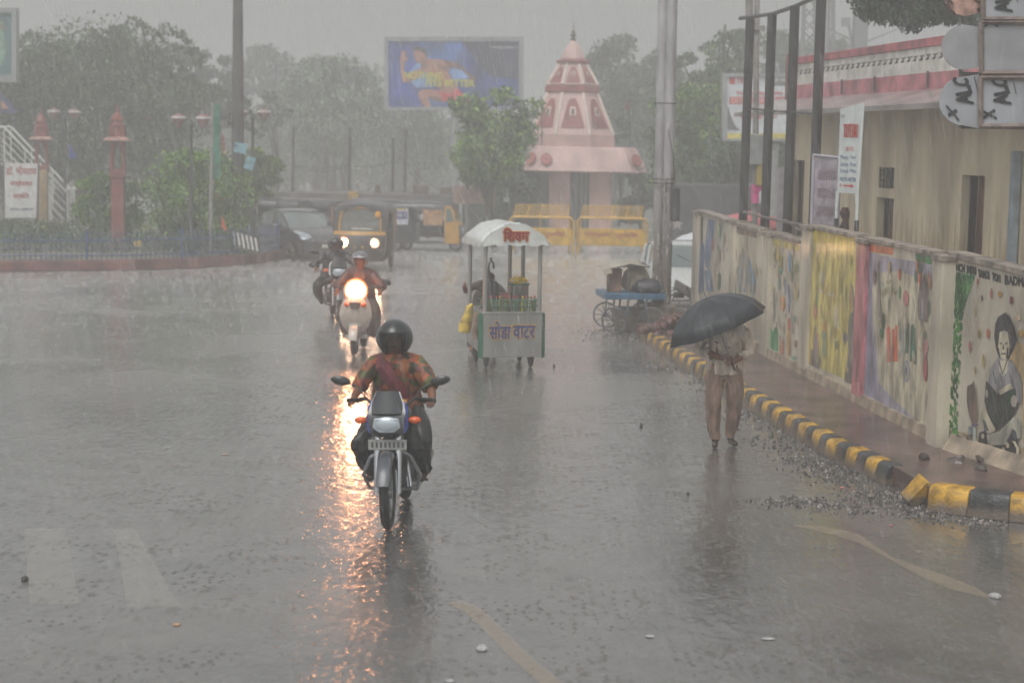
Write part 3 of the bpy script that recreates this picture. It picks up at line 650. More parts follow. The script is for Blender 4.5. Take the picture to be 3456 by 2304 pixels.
# rain soaked lower wall and streaks under the canopy are stains on the plaster
_m = m_bw; N, L = _m.node_tree.nodes, _m.node_tree.links; b = N['Principled BSDF']
src = b.inputs['Base Color'].links[0].from_socket
geo = N.new('ShaderNodeTexCoord'); sp = N.new('ShaderNodeSeparateXYZ'); L.new(geo.outputs['Object'], sp.inputs[0])
nz = N.new('ShaderNodeTexNoise'); nz.inputs['Scale'].default_value = 3; nz.inputs['Detail'].default_value = 8
mp = N.new('ShaderNodeMapping'); mp.inputs['Scale'].default_value = (3, 3, .35); L.new(geo.outputs['Object'], mp.inputs[0]); L.new(mp.outputs[0], nz.inputs['Vector'])
ad = N.new('ShaderNodeMath'); ad.operation = 'MULTIPLY_ADD'; ad.inputs[1].default_value = -.8; ad.inputs[2].default_value = 1.75; L.new(sp.outputs[2], ad.inputs[0])
a2 = N.new('ShaderNodeMath'); a2.operation = 'ADD'; L.new(ad.outputs[0], a2.inputs[0])
nr = N.new('ShaderNodeMapRange'); nr.inputs[1].default_value = .3; nr.inputs[2].default_value = .7; nr.inputs[3].default_value = -.5; nr.inputs[4].default_value = .5; L.new(nz.outputs[0], nr.inputs[0]); L.new(nr.outputs[0], a2.inputs[1])
cl = N.new('ShaderNodeClamp'); L.new(a2.outputs[0], cl.inputs[0])
mx = N.new('ShaderNodeMix'); mx.data_type = 'RGBA'; L.new(cl.outputs[0], mx.inputs[0]); L.new(src, mx.inputs[6]); mx.inputs[7].default_value = lin((158, 126, 82))+(1,)
L.new(mx.outputs[2], b.inputs['Base Color'])
ZR = OF(3000, 354).z; EV = 3.86
zP0 = OF(2925, 266).z; zP1 = OF(2925, 188).z; zT = OF(2925, 160).z; zC = OF(2925, 312).z
back = -fn*7
# facade with real openings: door, small window over a door, wide doorway
ops = [(2676, 2716, 541, 2200), (2966, 3019, 565, 636), (2960, 3017, 668, 2200), (3247, 3325, 592, 2200)]
def sx(px, py=600):
    q = OF(px, py); return (q-FA).dot(fd)
wb = MB(); segs = []
holes = []
for x0, x1, yt, yb in ops:
    s0, s1 = sx(x0, yt), sx(x1, yt); zt = OF((x0+x1)/2, yt).z; zb = 0 if yb > 2000 else OF((x0+x1)/2, yb).z
    holes.append((s0, s1, zb, zt))
holes.append((sx(3440, 500)+3, sx(3440, 500)+4.1, 0, 2.1))
xs = sorted(set([0, 19]+[round(h[0], 4) for h in holes]+[round(h[1], 4) for h in holes]))
zz = sorted(set([0, EV]+[round(h[2], 4) for h in holes]+[round(h[3], 4) for h in holes]))
th = .13
for i in range(len(xs)-1):
    for j in range(len(zz)-1):
        cx_, cz_ = (xs[i]+xs[i+1])/2, (zz[j]+zz[j+1])/2
        if any(h[0] < cx_ < h[1] and h[2] < cz_ < h[3] for h in holes): continue
        a, b_ = fd*xs[i], fd*xs[i+1]
        wb.poly([a+V((0, 0, zz[j])), b_+V((0, 0, zz[j])), b_+V((0, 0, zz[j+1])), a+V((0, 0, zz[j+1]))][::-1])
for s0, s1, zb, zt in holes:
    A_, B_ = fd*s0, fd*s1; bk = -fn*th
    for p0, p1 in (((A_, zb), (A_, zt)), ((A_, zt), (B_, zt)), ((B_, zt), (B_, zb)), ((B_, zb), (A_, zb))):
        q0, q1 = p0[0]+V((0, 0, p0[1])), p1[0]+V((0, 0, p1[1])); wb.poly([q0, q1, q1+bk, q0+bk])
wb.poly([V((0,0,0)), V((0,0,EV)), back+V((0,0,EV)), back]); wb.poly([fd*19, fd*19+V((0,0,EV)), fd*19+back+V((0,0,EV)), fd*19+back]); wb.poly([back, back+V((0,0,EV)), fd*19+back+V((0,0,EV)), fd*19+back])
wb.build('wall', m_bw, bld, smooth=False)
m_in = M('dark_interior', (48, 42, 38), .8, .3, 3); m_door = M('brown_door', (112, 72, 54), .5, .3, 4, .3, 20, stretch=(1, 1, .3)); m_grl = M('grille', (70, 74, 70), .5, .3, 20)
for k, (s0, s1, zb, zt) in enumerate(holes):
    d = MB(); bk = -fn*th; A_, B_ = fd*s0+bk, fd*s1+bk
    if k == 1:
        d.prism([A_+V((0,0,zb)), B_+V((0,0,zb)), B_+V((0,0,zt)), A_+V((0,0,zt))], -fn*.04)
        o = d.build('window', m_grl, bld, smooth=False); f = MB()
        for q in range(5):
            u = q/4; f.cyl(A_.lerp(B_, u)+V((0,0,zb))+fn*.1, A_.lerp(B_, u)+V((0,0,zt))+fn*.1, .012, n=6)
        for q in range(4):
            z = zb+(zt-zb)*(q+.5)/4; f.cyl(A_+V((0,0,z))+fn*.1, B_+V((0,0,z))+fn*.1, .010, n=6)
        f.build('window_bars', M('bar_dark', (56, 56, 56), .5), o)
    else:
        frac = (.45, 0, .5, .5, .9)[k]
        mid = A_.lerp(B_, 1-frac)
        d.prism([mid, B_, B_+V((0,0,zt-.02)), mid+V((0,0,zt-.02))], -fn*.05); o = d.build('door', m_door, bld, smooth=False)
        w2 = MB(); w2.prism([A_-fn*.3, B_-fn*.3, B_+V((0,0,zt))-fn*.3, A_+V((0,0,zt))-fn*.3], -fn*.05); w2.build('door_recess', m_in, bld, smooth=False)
        f = MB(); f.box(mid+fn*.02+V((0,0,zt*.5)), (.06, .06, zt), 0)
        for hz in (.35, .65): f.prism([mid.lerp(B_, .2)+fn*.012+V((0,0,zt*hz-.25)), mid.lerp(B_, .8)+fn*.012+V((0,0,zt*hz-.25)), mid.lerp(B_, .8)+fn*.012+V((0,0,zt*hz+.15)), mid.lerp(B_, .2)+fn*.012+V((0,0,zt*hz+.15))], -fn*.01)
        f.build('door_frame', m_door, o, smooth=False)
# canopy slab, sloped a little
m_slab = M('wet_concrete_slab', (158, 150, 146), .3, .25, 1.5, .3, 15, coat=.3); m_pink = M('pink_paint', (188, 116, 124), .45, .28, 3, .2, 20, coat=.1); m_white = M('white_plaster', (214, 210, 202), .5, .18, 4, .2, 25); m_red = M('red_rail_paint', (176, 92, 100), .45, .3, 4, .2, 20)
cn = MB(); e0 = -fd*.75; e1 = fd*19.2
cn.prism([e0+fn*.85+V((0,0,EV-.02)), e0-fn*.06+V((0,0,zC)), e0-fn*.06+V((0,0,zC-.14)), e0+fn*.85+V((0,0,EV-.10))], e1-e0)
cn.build('canopy', m_slab, bld, smooth=False)
rf = MB(); rf.prism([V((0,0,EV+.02)), fd*19+V((0,0,EV+.02)), fd*19+back+V((0,0,EV+.02)), back+V((0,0,EV+.02))], V((0,0,.16))); rf.build('roof', m_slab, bld, smooth=False)
pb = MB(); pb.prism([V((0,0,EV+.05))+fn*.02, fd*19+V((0,0,EV+.05))+fn*.02, fd*19+V((0,0,zP0))+fn*.02, V((0,0,zP0))+fn*.02], -fn*.12); o = pb.build('parapet_band', m_pink, bld, smooth=False)
# balusters: flat white panel, the dark of the gaps painted on as slots
bz0, bz1 = zP0, zT
rail = MB(); rail.prism([V((0,0,bz1-.13))+fn*.05, fd*19+V((0,0,bz1-.13))+fn*.05, fd*19+V((0,0,bz1))+fn*.05, V((0,0,bz1))+fn*.05], -fn*.2); rail.build('parapet_rail', m_red, bld, smooth=False, bevel=.01)
gl = MB(); gl.prism([V((0,0,bz0))+fn*.01, fd*19+V((0,0,bz0))+fn*.01, fd*19+V((0,0,bz0+.17))+fn*.01, V((0,0,bz0+.17))+fn*.01], -fn*.1)
gl.prism([V((0,0,bz1-.24))+fn*.01, fd*19+V((0,0,bz1-.24))+fn*.01, fd*19+V((0,0,bz1-.132))+fn*.01, V((0,0,bz1-.132))+fn*.01], -fn*.1)
gl.build('parapet_frame', m_white, bld, smooth=False)
H_ = bz1-.24-(bz0+.17); bal = MB(); nb = 92; stepb = 19/nb
bal = MB(); sp3 = .262
bal.prism([V((0,0,bz0+.17))+fn*.0, fd*19+V((0,0,bz0+.17)), fd*19+V((0,0,bz1-.24)), V((0,0,bz1-.24))], -fn*.04, 0)
for i in range(int(19/sp3)):
    s_ = .2+i*sp3; zb_, zt_ = bz0+.2, bz0+.17+H_*.72
    f = lambda u, z: fd*(s_+u)+V((0, 0, z))+fn*.004
    bal.poly([f(-.06, zb_), f(.035, zb_), f(.105, zt_-.05), f(.07, zt_), f(.01, zt_-.06)][::-1], 1)
    bal.tube([f(.07, zt_), f(.13, bz1-.25)], .008, 4, 1); bal.tube([f(.07, zt_), f(.0, bz1-.25)], .008, 4, 1)
bal.build('balusters', [m_white, M('grey_back', (70, 66, 62), .7, .3, 3)], bld, smooth=False)
gb = MB(); gb.prism([V((0,0,bz0+.1))-fn*.3, fd*19+V((0,0,bz0+.1))-fn*.3, fd*19+V((0,0,bz1-.2))-fn*.3, V((0,0,bz1-.2))-fn*.3], -fn*.05); gb.build('parapet_back', M('grey_back', (70, 66, 62), .7, .3, 3), bld, smooth=False)
cpst = MB(); cpst.box(V((0, 0, (zP0+zT)/2-.2))-fn*.05, (.18, .3, zT-zP0+.55)); cpst.build('corner_post', M('dark_red_post', (128, 62, 52), .5, .25, 6), bld, bevel=.01)
pp = MB()
for px in (2850, 2960, 3140, 3255):
    a = fd*sx(px, 290); pp.cyl(a+fn*.05+V((0,0,zC)), a+fn*.05+V((0,0,zP0+.02)), .018, n=8)
pp.build('drain_pipe', M('dark_pipe', (84, 76, 74), .5), bld)
jb = MB(); jb.prism([fn*.015, fn*.015+fd*.09, fn*.015+fd*.09+V((0,0,EV-.06)), fn*.015+V((0,0,EV-.06))], -fn*.01); jb.build('corner_stripe', M('stripe_red', (150, 70, 62), .5), bld, smooth=False)
tl = MB(); s0 = sx(3436, 500); tl.box(fd*(s0+.1)+fn*.06+V((0,0,2.35)), (.12, .16, 1.7)); tl.build('downpipe', M('pale_blue_pipe', (150, 164, 176), .4, .15), bld, bevel=.02)

# tall frame of four dark posts behind the wall
fr = thing('sign_frame', 'tall empty frame of four black steel posts joined by a top bar behind the wall', 'sign frame', At(2640, 900, 28.5)*1)
fr.location.z = 0
m_blk = M('black_steel', (46, 42, 42), .38, .35, 12, .3, 60, coat=.3, stretch=(1, 1, .2))
fl = fr.location
posts = [(2532, 64, 2507, 760, 30.5), (2606, 48, 2581, 780, 29.2), (2683, 22, 2656, 800, 27.9), (2772, -8, 2743, 800, 26.6)]
tops = []
for tx, ty, bx, by, Y in posts:
    t_, b_ = At(tx, ty, Y), At(bx, by, Y); t_.x = b_.x+(t_.x-b_.x)*1; d = (b_-t_); b0 = t_+d*(t_.z/(-d.z))
    q = MB(); q.tube([b0-fl, t_-fl], .076, 4); q.build('post', m_blk, fr, smooth=False); tops.append(t_-fl)
q = MB(); q.tube([tops[0]+V((-.16, .1, .01)), tops[1], tops[2], tops[3]+V((.02, -.05, .05)), tops[3]+(tops[3]-tops[2])*.3], .034, 6); q.build('top_bar', m_blk, fr)
q = MB(); q.tube([tops[0]+V((0, 0, -1.5)), tops[1]+V((0, 0, -1.55)), tops[2]+V((0,0,-1.62)), tops[3]+V((0,0,-1.7))], .02, 6); q.build('cross_bar', m_blk, fr)

# lilac notice board and white banner stand that show over the wall
bd = thing('notice_board', 'lilac grey notice board in a pale frame standing behind the yellow panel', 'notice board', At(2790, 775, 25.2)); Yb = 25.2
c4 = [At(2746, 800, Yb+.25), At(2836, 822, Yb-.25), At(2836, 532, Yb-.25), At(2748, 523, Yb+.25)]; o_ = bd.location
c4[0] = V((c4[3].x, c4[3].y, 0)) + (c4[0]-c4[3])*V((0,0,0)).length; c4[1] = V((c4[2].x, c4[2].y, 0)); c4[0].z = c4[1].z = 0
bn = (c4[1]-c4[0]).cross(c4[3]-c4[0]).normalized(); bn = -bn if bn.y > 0 else bn
zb = At(2790, 860, Yb).z
low = [V((c4[0].x, c4[0].y, zb)), V((c4[1].x, c4[1].y, zb)), c4[2], c4[3]]
q = MB(); q.prism([p-o_ for p in low], -bn*.03); q.build('board', M('lilac_board', (158, 148, 158), .4, .25, 5, coat=.1), bd, smooth=False)
q = MB(); lo = [p-o_ for p in low]
for i in range(4): q.tube([lo[i]+bn*.01, lo[(i+1) % 4]+bn*.01], .02, 6)
for i in (0, 1): q.tube([lo[i], V((lo[i].x, lo[i].y, -o_.z))], .022, 6)
q.build('frame', M('pale_frame', (176, 172, 182), .35, .1), bd)
q = MB()
for r_ in range(4):
    for c_ in range(7):
        u0 = .2+c_*.1; v0 = .22+r_*.18; e = (low[1]-low[0]); up = (low[3]-low[0]); a = low[0]+e*u0+up*v0+bn*.012-o_
        q.poly([a, a+e*.07, a+e*.07+up*.09, a+up*.09])
q.build('faded_lettering', M('faded_ink', (140, 124, 132), .5, .3, 30), bd, smooth=False)
bs = thing('banner_stand', 'narrow white banner with red and blue lettering on a black and white striped stand', 'banner', At(2875, 780, 24.0)); Yc = 24.0; o_ = bs.location
k4 = [At(2838, 650, Yc+.3), At(2904, 655, Yc-.3), At(2912, 348, Yc-.3), At(2836, 368, Yc+.3)]
k4 = [p-o_ for p in k4]; k4[0].x, k4[0].y = k4[3].x, k4[3].y; k4[1].x, k4[1].y = k4[2].x-.02, k4[2].y
e = k4[1]-k4[0]; up = k4[3]-k4[0]; nn = e.cross(up).normalized(); nn = -nn if nn.y > 0 else nn
q = MB(); q.prism(k4, -nn*.02); q.build('banner', M('banner_white', (204, 210, 208), .35, .08, 5, coat=.1), bs, smooth=False)
q = MB(); 
def bt(tx, u0, v0, u1, v1, mi, th=0):
    up_ = k4[3]-k4[0]; a = k4[0].lerp(k4[1], u0) + up_*v0 + nn*.004; b_ = k4[0].lerp(k4[1], u1) + up_*(v0+.0*(u1-u0))+nn*.004; text(q, tx, a, b_, a+up_*(v1-v0), mi, th)
bt('TOLVTE KARO', .22, .66, .9, .82, 0, .004); bt('NCR', .06, .9, .24, .93, 1); bt('SERVICES', .35, .50, .72, .55, 0)
for r_, (t1, t2) in enumerate((('Photo', 'Paper'), ('Laminate', 'Mirror'), ('School', 'Map'))): bt(t1, .12, .40-r_*.08, .5, .45-r_*.08, 2); bt(t2, .6, .40-r_*.08, .88, .45-r_*.08, 2)
bt('98290 48708', .12, .14, .88, .19, 2)
a = k4[0]+up*.08+e*.3+nn*.004; q.poly([a, a+e*.38, a+e*.38+up*.018, a+up*.018], 0); q.poly([a+e*.36-up*.015, a+e*.52+up*.009, a+e*.36+up*.035], 0)
bt('ID', .14, .07, .24, .11, 0)
q.build('lettering', [M('ink_red', (200, 62, 52), .5), M('ink_black', (40, 40, 44), .5), M('ink_blue', (66, 100, 150), .5)], bs, smooth=False)
q = MB(); 
for i in (0, 1):
    pz = k4[i]; q.tube([pz+V((0,0,.02)), V((pz.x, pz.y, pz.z-.35))], .022, 6, 0); q.tube([V((pz.x, pz.y, pz.z-.35)), V((pz.x, pz.y, -o_.z))], .03, 6, 1)
q.tube([k4[0]+e*.1, k4[0]+V((0,0,-.3))], .01, 5, 0); q.tube([k4[1]-e*.1, k4[1]+V((0,0,-.3))], .01, 5, 0); q.tube([k4[2]+nn*-.01, k4[1]], .018, 6, 0)
q.build('stand', [M('banner_white', (0,0,0)), M('post_black', (52, 56, 54), .4)], bs)
# ragged dark cloth tied to the stand
q = MB(); a = At(2852, 700, 24.2)
q.loft([[a+V((dx*s_*1.2+.02*math.sin(z*40), dy*s_, -z)) for dx, dy in ((-.06,0),(0,-.05),(.06,0),(0,.05))] for z, s_ in ((0,.6),(.08,1),(.18,.6),(.3,1.05),(.42,.8),(.55,.5))])
tag(q.build('ragged_cloth', M('rag', (72, 50, 46), .8, .5, 20, .5, 30)), 'ragged dark brown cloth tied low beside the white banner stand', 'cloth')

# ============================================================ SIGN RACK, top right
Ys = 16.0
sr = thing('panel_signboard', 'stack of framed aluminium panels seen from behind with round discs at the left', 'signboard', V((At(3640, 500, Ys).x, Ys, 0))); o_ = sr.location
m_al = M('aluminium', (150, 150, 152), .4, .1, 4, coat=.1); m_fr = M('brown_frame', (126, 112, 104), .4, .25, 12); m_film = M('film_pale', (158, 160, 164), .35, .1, 3, coat=.1); m_ink = M('film_ink', (40, 40, 42), .45)
def SP(x, y, dy=0): return At(x, y, Ys+dy)-o_
def frame_panel(x0, y0, x1, y1, mtl, txt):
    q = MB(); q.prism([SP(x0, y1), SP(x1, y1), SP(x1, y0), SP(x0, y0)], (0, .03, 0)); pn = q.build('panel', mtl, sr, smooth=False)
    f = MB(); r_ = .02
    for a, b_ in (((x0, y0), (x1, y0)), ((x1, y0), (x1, y1)), ((x1, y1), (x0, y1)), ((x0, y1), (x0, y0))):
        f.tube([SP(*a, -.02), SP(*b_, -.02)], .024, 4)
    f.build('frame', m_fr, pn, smooth=False)
    if txt:
        t = MB(); txt(t); t.build('film_lettering', m_ink, pn, smooth=False)
def T(t, body, bl, br, tl, dy=-.008): text(t, body, SP(*bl, dy), SP(*br, dy), SP(*tl, dy), 0, .0075)
Zs = zs((3100, 0), .2871)
def film2(dx=0, dy=0):
    def f(t):
        z = lambda x, y: (3100+(x+dx)*.2871, (y+dy)*.2871)
        T(t, 'A', z(1090, 1225), z(1035, 1110), z(915, 1240)); T(t, 'L', z(1070, 1095), z(1040, 1010), z(900, 1125)); T(t, 'C', z(1045, 1020), z(1030, 940), z(870, 1000)); T(t, 'X', z(915, 1400), z(890, 1290), z(765, 1400))
        t.tube([SP(*z(1120, 960), -.008), SP(*z(1150, 1110), -.008)], .003, 4)
    return f
frame_panel(3310, 262, 3470, 427, m_film, film2()); frame_panel(3313, 75, 3472, 248, m_al, None); frame_panel(3318, -60, 3476, 66, m_film, film2(15, -1085))
frame_panel(3475, 262, 3640, 430, m_film, film2(560)); frame_panel(3477, 75, 3640, 250, m_al, None); frame_panel(3479, -60, 3640, 66, m_film, film2(575, -1085))
def disc(cx, cy_, rr, xr, flat, mtl, txt, lab):
    q = MB(); pts_ = [(cx+rr*1.02*math.cos(a), cy_+rr*math.sin(a)) for a in [math.pi/2+math.pi*i/18 for i in range(19)]] + [(xr, cy_-rr+flat), (xr, cy_+rr-flat)]
    P_ = [SP(x, y, .01) for x, y in pts_]; q.prism(P_[::-1], (0, .02, 0)); pn = q.build('disc', mtl, sr, smooth=False); pn['label'] = lab
    if txt: t = MB(); txt(t); t.build('film_lettering', m_ink, pn, smooth=False)
disc(3256, 160, 76, 3309, 8, m_al, None, 'plain grey disc')
def film1(t):
    z = lambda x, y: (3100+x*.2871, y*.2871)
    for b_, a in (('A', ((645, 1220), (600, 1105), (470, 1230))), ('L', ((625, 1095), (600, 1005), (450, 1125))), ('C', ((595, 1015), (580, 930), (420, 1000))), ('X', ((475, 1420), (445, 1290), (360, 1370)))): T(t, b_, *[z(*p) for p in a], .002)
    t.tube([SP(*z(655, 900), .002), SP(*z(705, 1100), .002)], .003, 4)
disc(3254, 342, 82, 3305, -10, m_film, film1, 'disc with black film lettering')
q = MB(); q.prism([SP(x, y, .03) for x, y in ((3190, -60), (3192, 10), (3228, 48), (3260, 55), (3318, 40), (3318, -60))][::-1], (0, .02, 0)); q.build('torn_panel', M('torn_orange', (176, 138, 124), .5, .3, 10), sr, smooth=False)
t = MB(); z = lambda x, y: (3100+x*.2871, y*.2871)
T(t, 'C', z(760, 40), z(745, -40), z(665, 30), .02); T(t, 'I', z(765, 120), z(755, 90), z(700, 140), .02); T(t, 'H', z(430, 170), z(400, 30), z(300, 60), .02); t.build('film_lettering', M('ink_brown', (70, 46, 42), .5), sr, smooth=False)
q = MB(); q.tube([V((0, 0, 0)), V((0, 0, At(3640, -260, Ys).z))], .07, 12); 
q.tube([SP(3240, -60, .06), SP(3240, 430, .06)], .012, 6) ; q.tube([SP(3240, 20, .07), SP(3640, 30, .07)], .02, 6); q.tube([SP(3180+60, 250, .07), SP(3640, 256, .07)], .02, 6); q.tube([SP(3240, 428, .07), SP(3640, 434, .07)], .02, 6)
q.build('pole', M('grey_pole', (110, 108, 106), .45, .2), sr)
# ============================================================ TEMPLE
Yt = 62.0; kt = Yt/FPX*1.006
def TZ(py, px=1950): return At(px, py, Yt).z
def TX(px): return At(px, 500, Yt).x
tc0 = At(1921, 800, Yt); tc0.z = 0
tem = thing('temple', 'pink shrine with a tiered spire, red bands and an onion dome with a finial', 'temple', tc0)
m_tp = M('temple_pink', (206, 172, 166), .55, .14, 1.5, .2, 12); m_tr = M('temple_red', (150, 80, 76), .55, .2, 2, .2, 12); m_tw = M('temple_pale', (220, 204, 192), .55, .12, 2)
m_gold = M('brass_finial', (110, 96, 60), .35, .2, 6, metal=.6)
def ring(r, z, n=8, ph=.5, sy=1.0): return [V((r*math.cos(2*math.pi*(k+ph)/n), r*sy*math.sin(2*math.pi*(k+ph)/n), z)) for k in range(n)]
W8 = 1/math.cos(math.pi/8)
def hw(px0, px1): return (TX(px1)-TX(px0))/2
zs_ = {k: TZ(k) for k in (72, 135, 204, 217, 288, 315, 456, 497, 500, 575)}
# 8 sided tower; faces turned so that one faces the viewer a little to the right
sp_ = MB(); rz8 = R(8)
sp_.loft([ring(hw(1782, 2068)*W8, zs_[497]-.02), ring(hw(1782, 2068)*W8, zs_[456])]); 
sp_.loft([ring(hw(1786, 2064)*W8, zs_[456]), ring(hw(1838, 2006)*W8, zs_[315])])
sp_.loft([ring(hw(1834, 2006)*W8*.98, zs_[288]), ring(hw(1873, 1965)*W8, zs_[217])])
tw = sp_.build('spire', m_tp, tem, smooth=False)
bnd = MB()
for y0, y1, a, b_ in ((315, 291, 1826, 2008), (217, 204, 1862, 1973)):
    bnd.loft([ring(hw(a+8, b_-8)*W8, TZ(y0)), ring(hw(a, b_)*W8, TZ(y0)+.04), ring(hw(a, b_)*W8, TZ(y1)-.03), ring(hw(a+6, b_-6)*W8, TZ(y1))])
bnd.build('band', m_tr, tem, smooth=False)
def face_pt(r0, z0, r1, z1, k, u, v, off=.03):
    a0 = 2*math.pi*(k+.5)/8; a1 = 2*math.pi*(k+1.5)/8
    lo = V((r0*math.cos(a0), r0*math.sin(a0), z0)).lerp(V((r0*math.cos(a1), r0*math.sin(a1), z0)), u)
    hi = V((r1*math.cos(a0), r1*math.sin(a0), z1)).lerp(V((r1*math.cos(a1), r1*math.sin(a1), z1)), u)
    p = lo.lerp(hi, v); am = (a0+a1)/2; return p+V((math.cos(am)*off, math.sin(am)*off, .01))
nic = MB(); sl_ = MB()
for k in range(8):
    for (r0, z0, r1, z1, v0, v1) in ((hw(1786, 2064)*W8, zs_[456], hw(1838, 2006)*W8, zs_[315], .16, .86), (hw(1834, 2006)*W8*.98, zs_[288], hw(1873, 1965)*W8, zs_[217], .08, .85)):
        f = lambda u, v, o=.03: face_pt(r0, z0, r1, z1, k, u, v, o)
        nic.poly([f(.14, v0), f(.86, v0), f(.74, v1-.18), f(.64, v1-.03), f(.5, v1), f(.36, v1-.03), f(.26, v1-.18)])
        m_ = (v0+v1)/2
        fr_ = [f(.38, m_-.06, .05), f(.62, m_-.06, .05), f(.60, m_+.14, .05), f(.40, m_+.14, .05)]
        sl_.poly(fr_); 
        sl_.poly([f(.44, m_-.04, .07), f(.56, m_-.04, .07), f(.55, m_+.10, .07), f(.45, m_+.10, .07)], 1)
    for (r0, z0, r1, z1) in ((hw(1786, 2064)*W8, zs_[456], hw(1838, 2006)*W8, zs_[315]), (hw(1834, 2006)*W8*.98, zs_[288], hw(1873, 1965)*W8, zs_[217])):
        pass
nic.build('niche', m_tr, tw, smooth=False); sl_.build('niche_frame', [m_tw, M('niche_dark', (96, 72, 66), .6)], tw, smooth=False)
rb = MB()
for k in range(8):
    for (r0, z0, r1, z1) in ((hw(1786, 2064)*W8, zs_[456], hw(1838, 2006)*W8, zs_[315]), (hw(1834, 2006)*W8*.98, zs_[288], hw(1873, 1965)*W8, zs_[217])):
        a = 2*math.pi*(k+.5)/8; rb.tube([V((r0*math.cos(a), r0*math.sin(a), z0)), V((r1*math.cos(a), r1*math.sin(a), z1))], [.06, .05], 6)
rb.build('corner_rib', m_tw, tw)
dm = MB(); r_ = hw(1879, 1957)*1.02; z0, z1 = zs_[204], zs_[135]
prof = [(r_*.96, z0), (r_, z0+.05), (r_*.97, z0+(z1-z0)*.15), (r_*.84, z0+(z1-z0)*.36), (r_*.64, z0+(z1-z0)*.58), (r_*.43, z0+(z1-z0)*.77), (r_*.24, z0+(z1-z0)*.92), (.06, z1)]
vs = []; n_ = 48
rg = [[V((rr*(1+.035*abs(math.sin(4*2*math.pi*k/n_)))*math.cos(2*math.pi*k/n_), rr*(1+.035*abs(math.sin(4*2*math.pi*k/n_)))*math.sin(2*math.pi*k/n_), z)) for k in range(n_)] for rr, z in prof]
dm.loft(rg); dm.build('dome', m_tp, tem, angle=25)
fn_ = MB(); zf = z1-.02; hf = zs_[72]-zf
fn_.lathe([(.10, zf), (.12, zf+hf*.06), (.05, zf+hf*.14), (.09, zf+hf*.22), (.10, zf+hf*.3), (.04, zf+hf*.38), (.06, zf+hf*.46), (.02, zf+hf*.56), (.008, zf+hf)], (0, 0, 0), 12); fn_.build('finial', m_gold, tem)
# flared roof skirt, 8 sided, with round red medallions, on the shrine body
ro, ri = hw(1751, 2171)*1.0, hw(1795, 2130)*1.0
zt_, zb_ = zs_[500], zs_[575]
def sq(rx, ry, c, z):   # long octagon
    return [V((x, y, z)) for x, y in ((rx-c, -ry), (rx, -ry+c), (rx, ry-c), (rx-c, ry), (-rx+c, ry), (-rx, ry-c), (-rx, -ry+c), (-rx+c, -ry))]
xo = (TX(1961)-TX(1921))
rk_ = MB(); off = V((xo, 0, 0))
def shift(rg): return [p+off for p in rg]
rk_.loft([shift(sq(ro-.25, 1.95, .5, zb_-.05)), shift(sq(ro, 2.2, .6, zb_)), shift(sq(ri+.05, 1.8, .45, zt_)), shift(sq(ri, 1.75, .45, zt_+.05))])
rs = rk_.build('roof_skirt', m_tp, tem, smooth=False)
md = MB()
def medal(cx_, y_, nx):
    c = V((cx_, y_, (zt_+zb_)/2)); n = V(nx).normalized(); a = n.cross(V((0, 0, 1))).normalized(); b_ = a.cross(n)
    for rr, mi, o in ((.19, 0, .0), (.13, 1, .012), (.08, 0, .02)):
        pts_ = [c+n*o+a*rr*math.cos(2*math.pi*k/14)+b_*rr*math.sin(2*math.pi*k/14)*1.25 for k in range(14)]; md.prism(pts_, n*.02, mi)
sl2 = (zt_-zb_); ny = V((0, -sl2, .4))
medal(TX(1841)-tc0.x, -2.06, (0, -1, .55)); medal(TX(2149)-tc0.x-.12, -1.9, (.5, -.85, .5)); medal(TX(1792)-tc0.x, -1.8, (-.7, -.7, .5))
md.build('medallion', [m_tr, M('medallion_pink', (196, 110, 104), .6)], rs, smooth=False)
bd_ = MB(); bd_.box(V((TX(1956)-tc0.x, 0, zb_/2)), (hw(1853, 2058)*2, 2.6, zb_), 0); tb_ = bd_.build('wall', M('temple_wall', (226, 182, 172), .6, .12, 2), tem, smooth=False)
dr = MB(); zx = zb_-.02; dr.box(V((TX(1955)-tc0.x, -1.31, zx/2)), (hw(1922, 1986)*2, .06, zx), 0); dd_ = dr.build('door', M('door_dark', (92, 88, 84), .7, .2, 3), tem, smooth=False)  # plain dark slab as the door
br = MB()
for px in (1942, 1962, 1975): br.cyl((TX(px)-tc0.x, -1.38, 0), (TX(px)-tc0.x, -1.38, zx), .02, n=6)
br.build('door_bars', M('steel_bar', (176, 174, 174), .35, .05, metal=.4), dd_)
po = MB()
for px in (1750, 1800, 1850): po.box(V((TX(px)-tc0.x, -1.7, zb_/2)), (.05, .05, zb_))
for i in range(9): po.box(V((TX(1800)-tc0.x, -1.7, .4+i*.2)), (hw(1750, 1850)*2, .02, .02))
po.build('porch_grille', M('grille', (0, 0, 0)), tem, smooth=False)
sc = MB(); sc.box(V((TX(1800)-tc0.x, -.6, zb_/2)), (hw(1750, 1850)*2, 1.6, zb_)); sc.build('porch_wall', M('porch_grey', (110, 98, 96), .7, .2, 3), tem, smooth=False)
ft_ = MB()
for px, py0, py1, Y_ in ((1826, 325, 500, 60.5), (2123, 335, 500, 60.5)):
    a, b_ = At(px+4, py1, Y_), At(px, py0, Y_); ft_.tube([a-tc0, b_-tc0], .02, 5)
ft_.prism([At(2118, 345, 60.5)-tc0, At(2118, 372, 60.5)-tc0, At(2110, 368, 60.5)-tc0], (0, .02, 0), 1)
ft_.build('flag_pole', [M('pole_dark', (70, 64, 60), .6), M('flag_red', (150, 60, 52), .7)], tem, smooth=False)

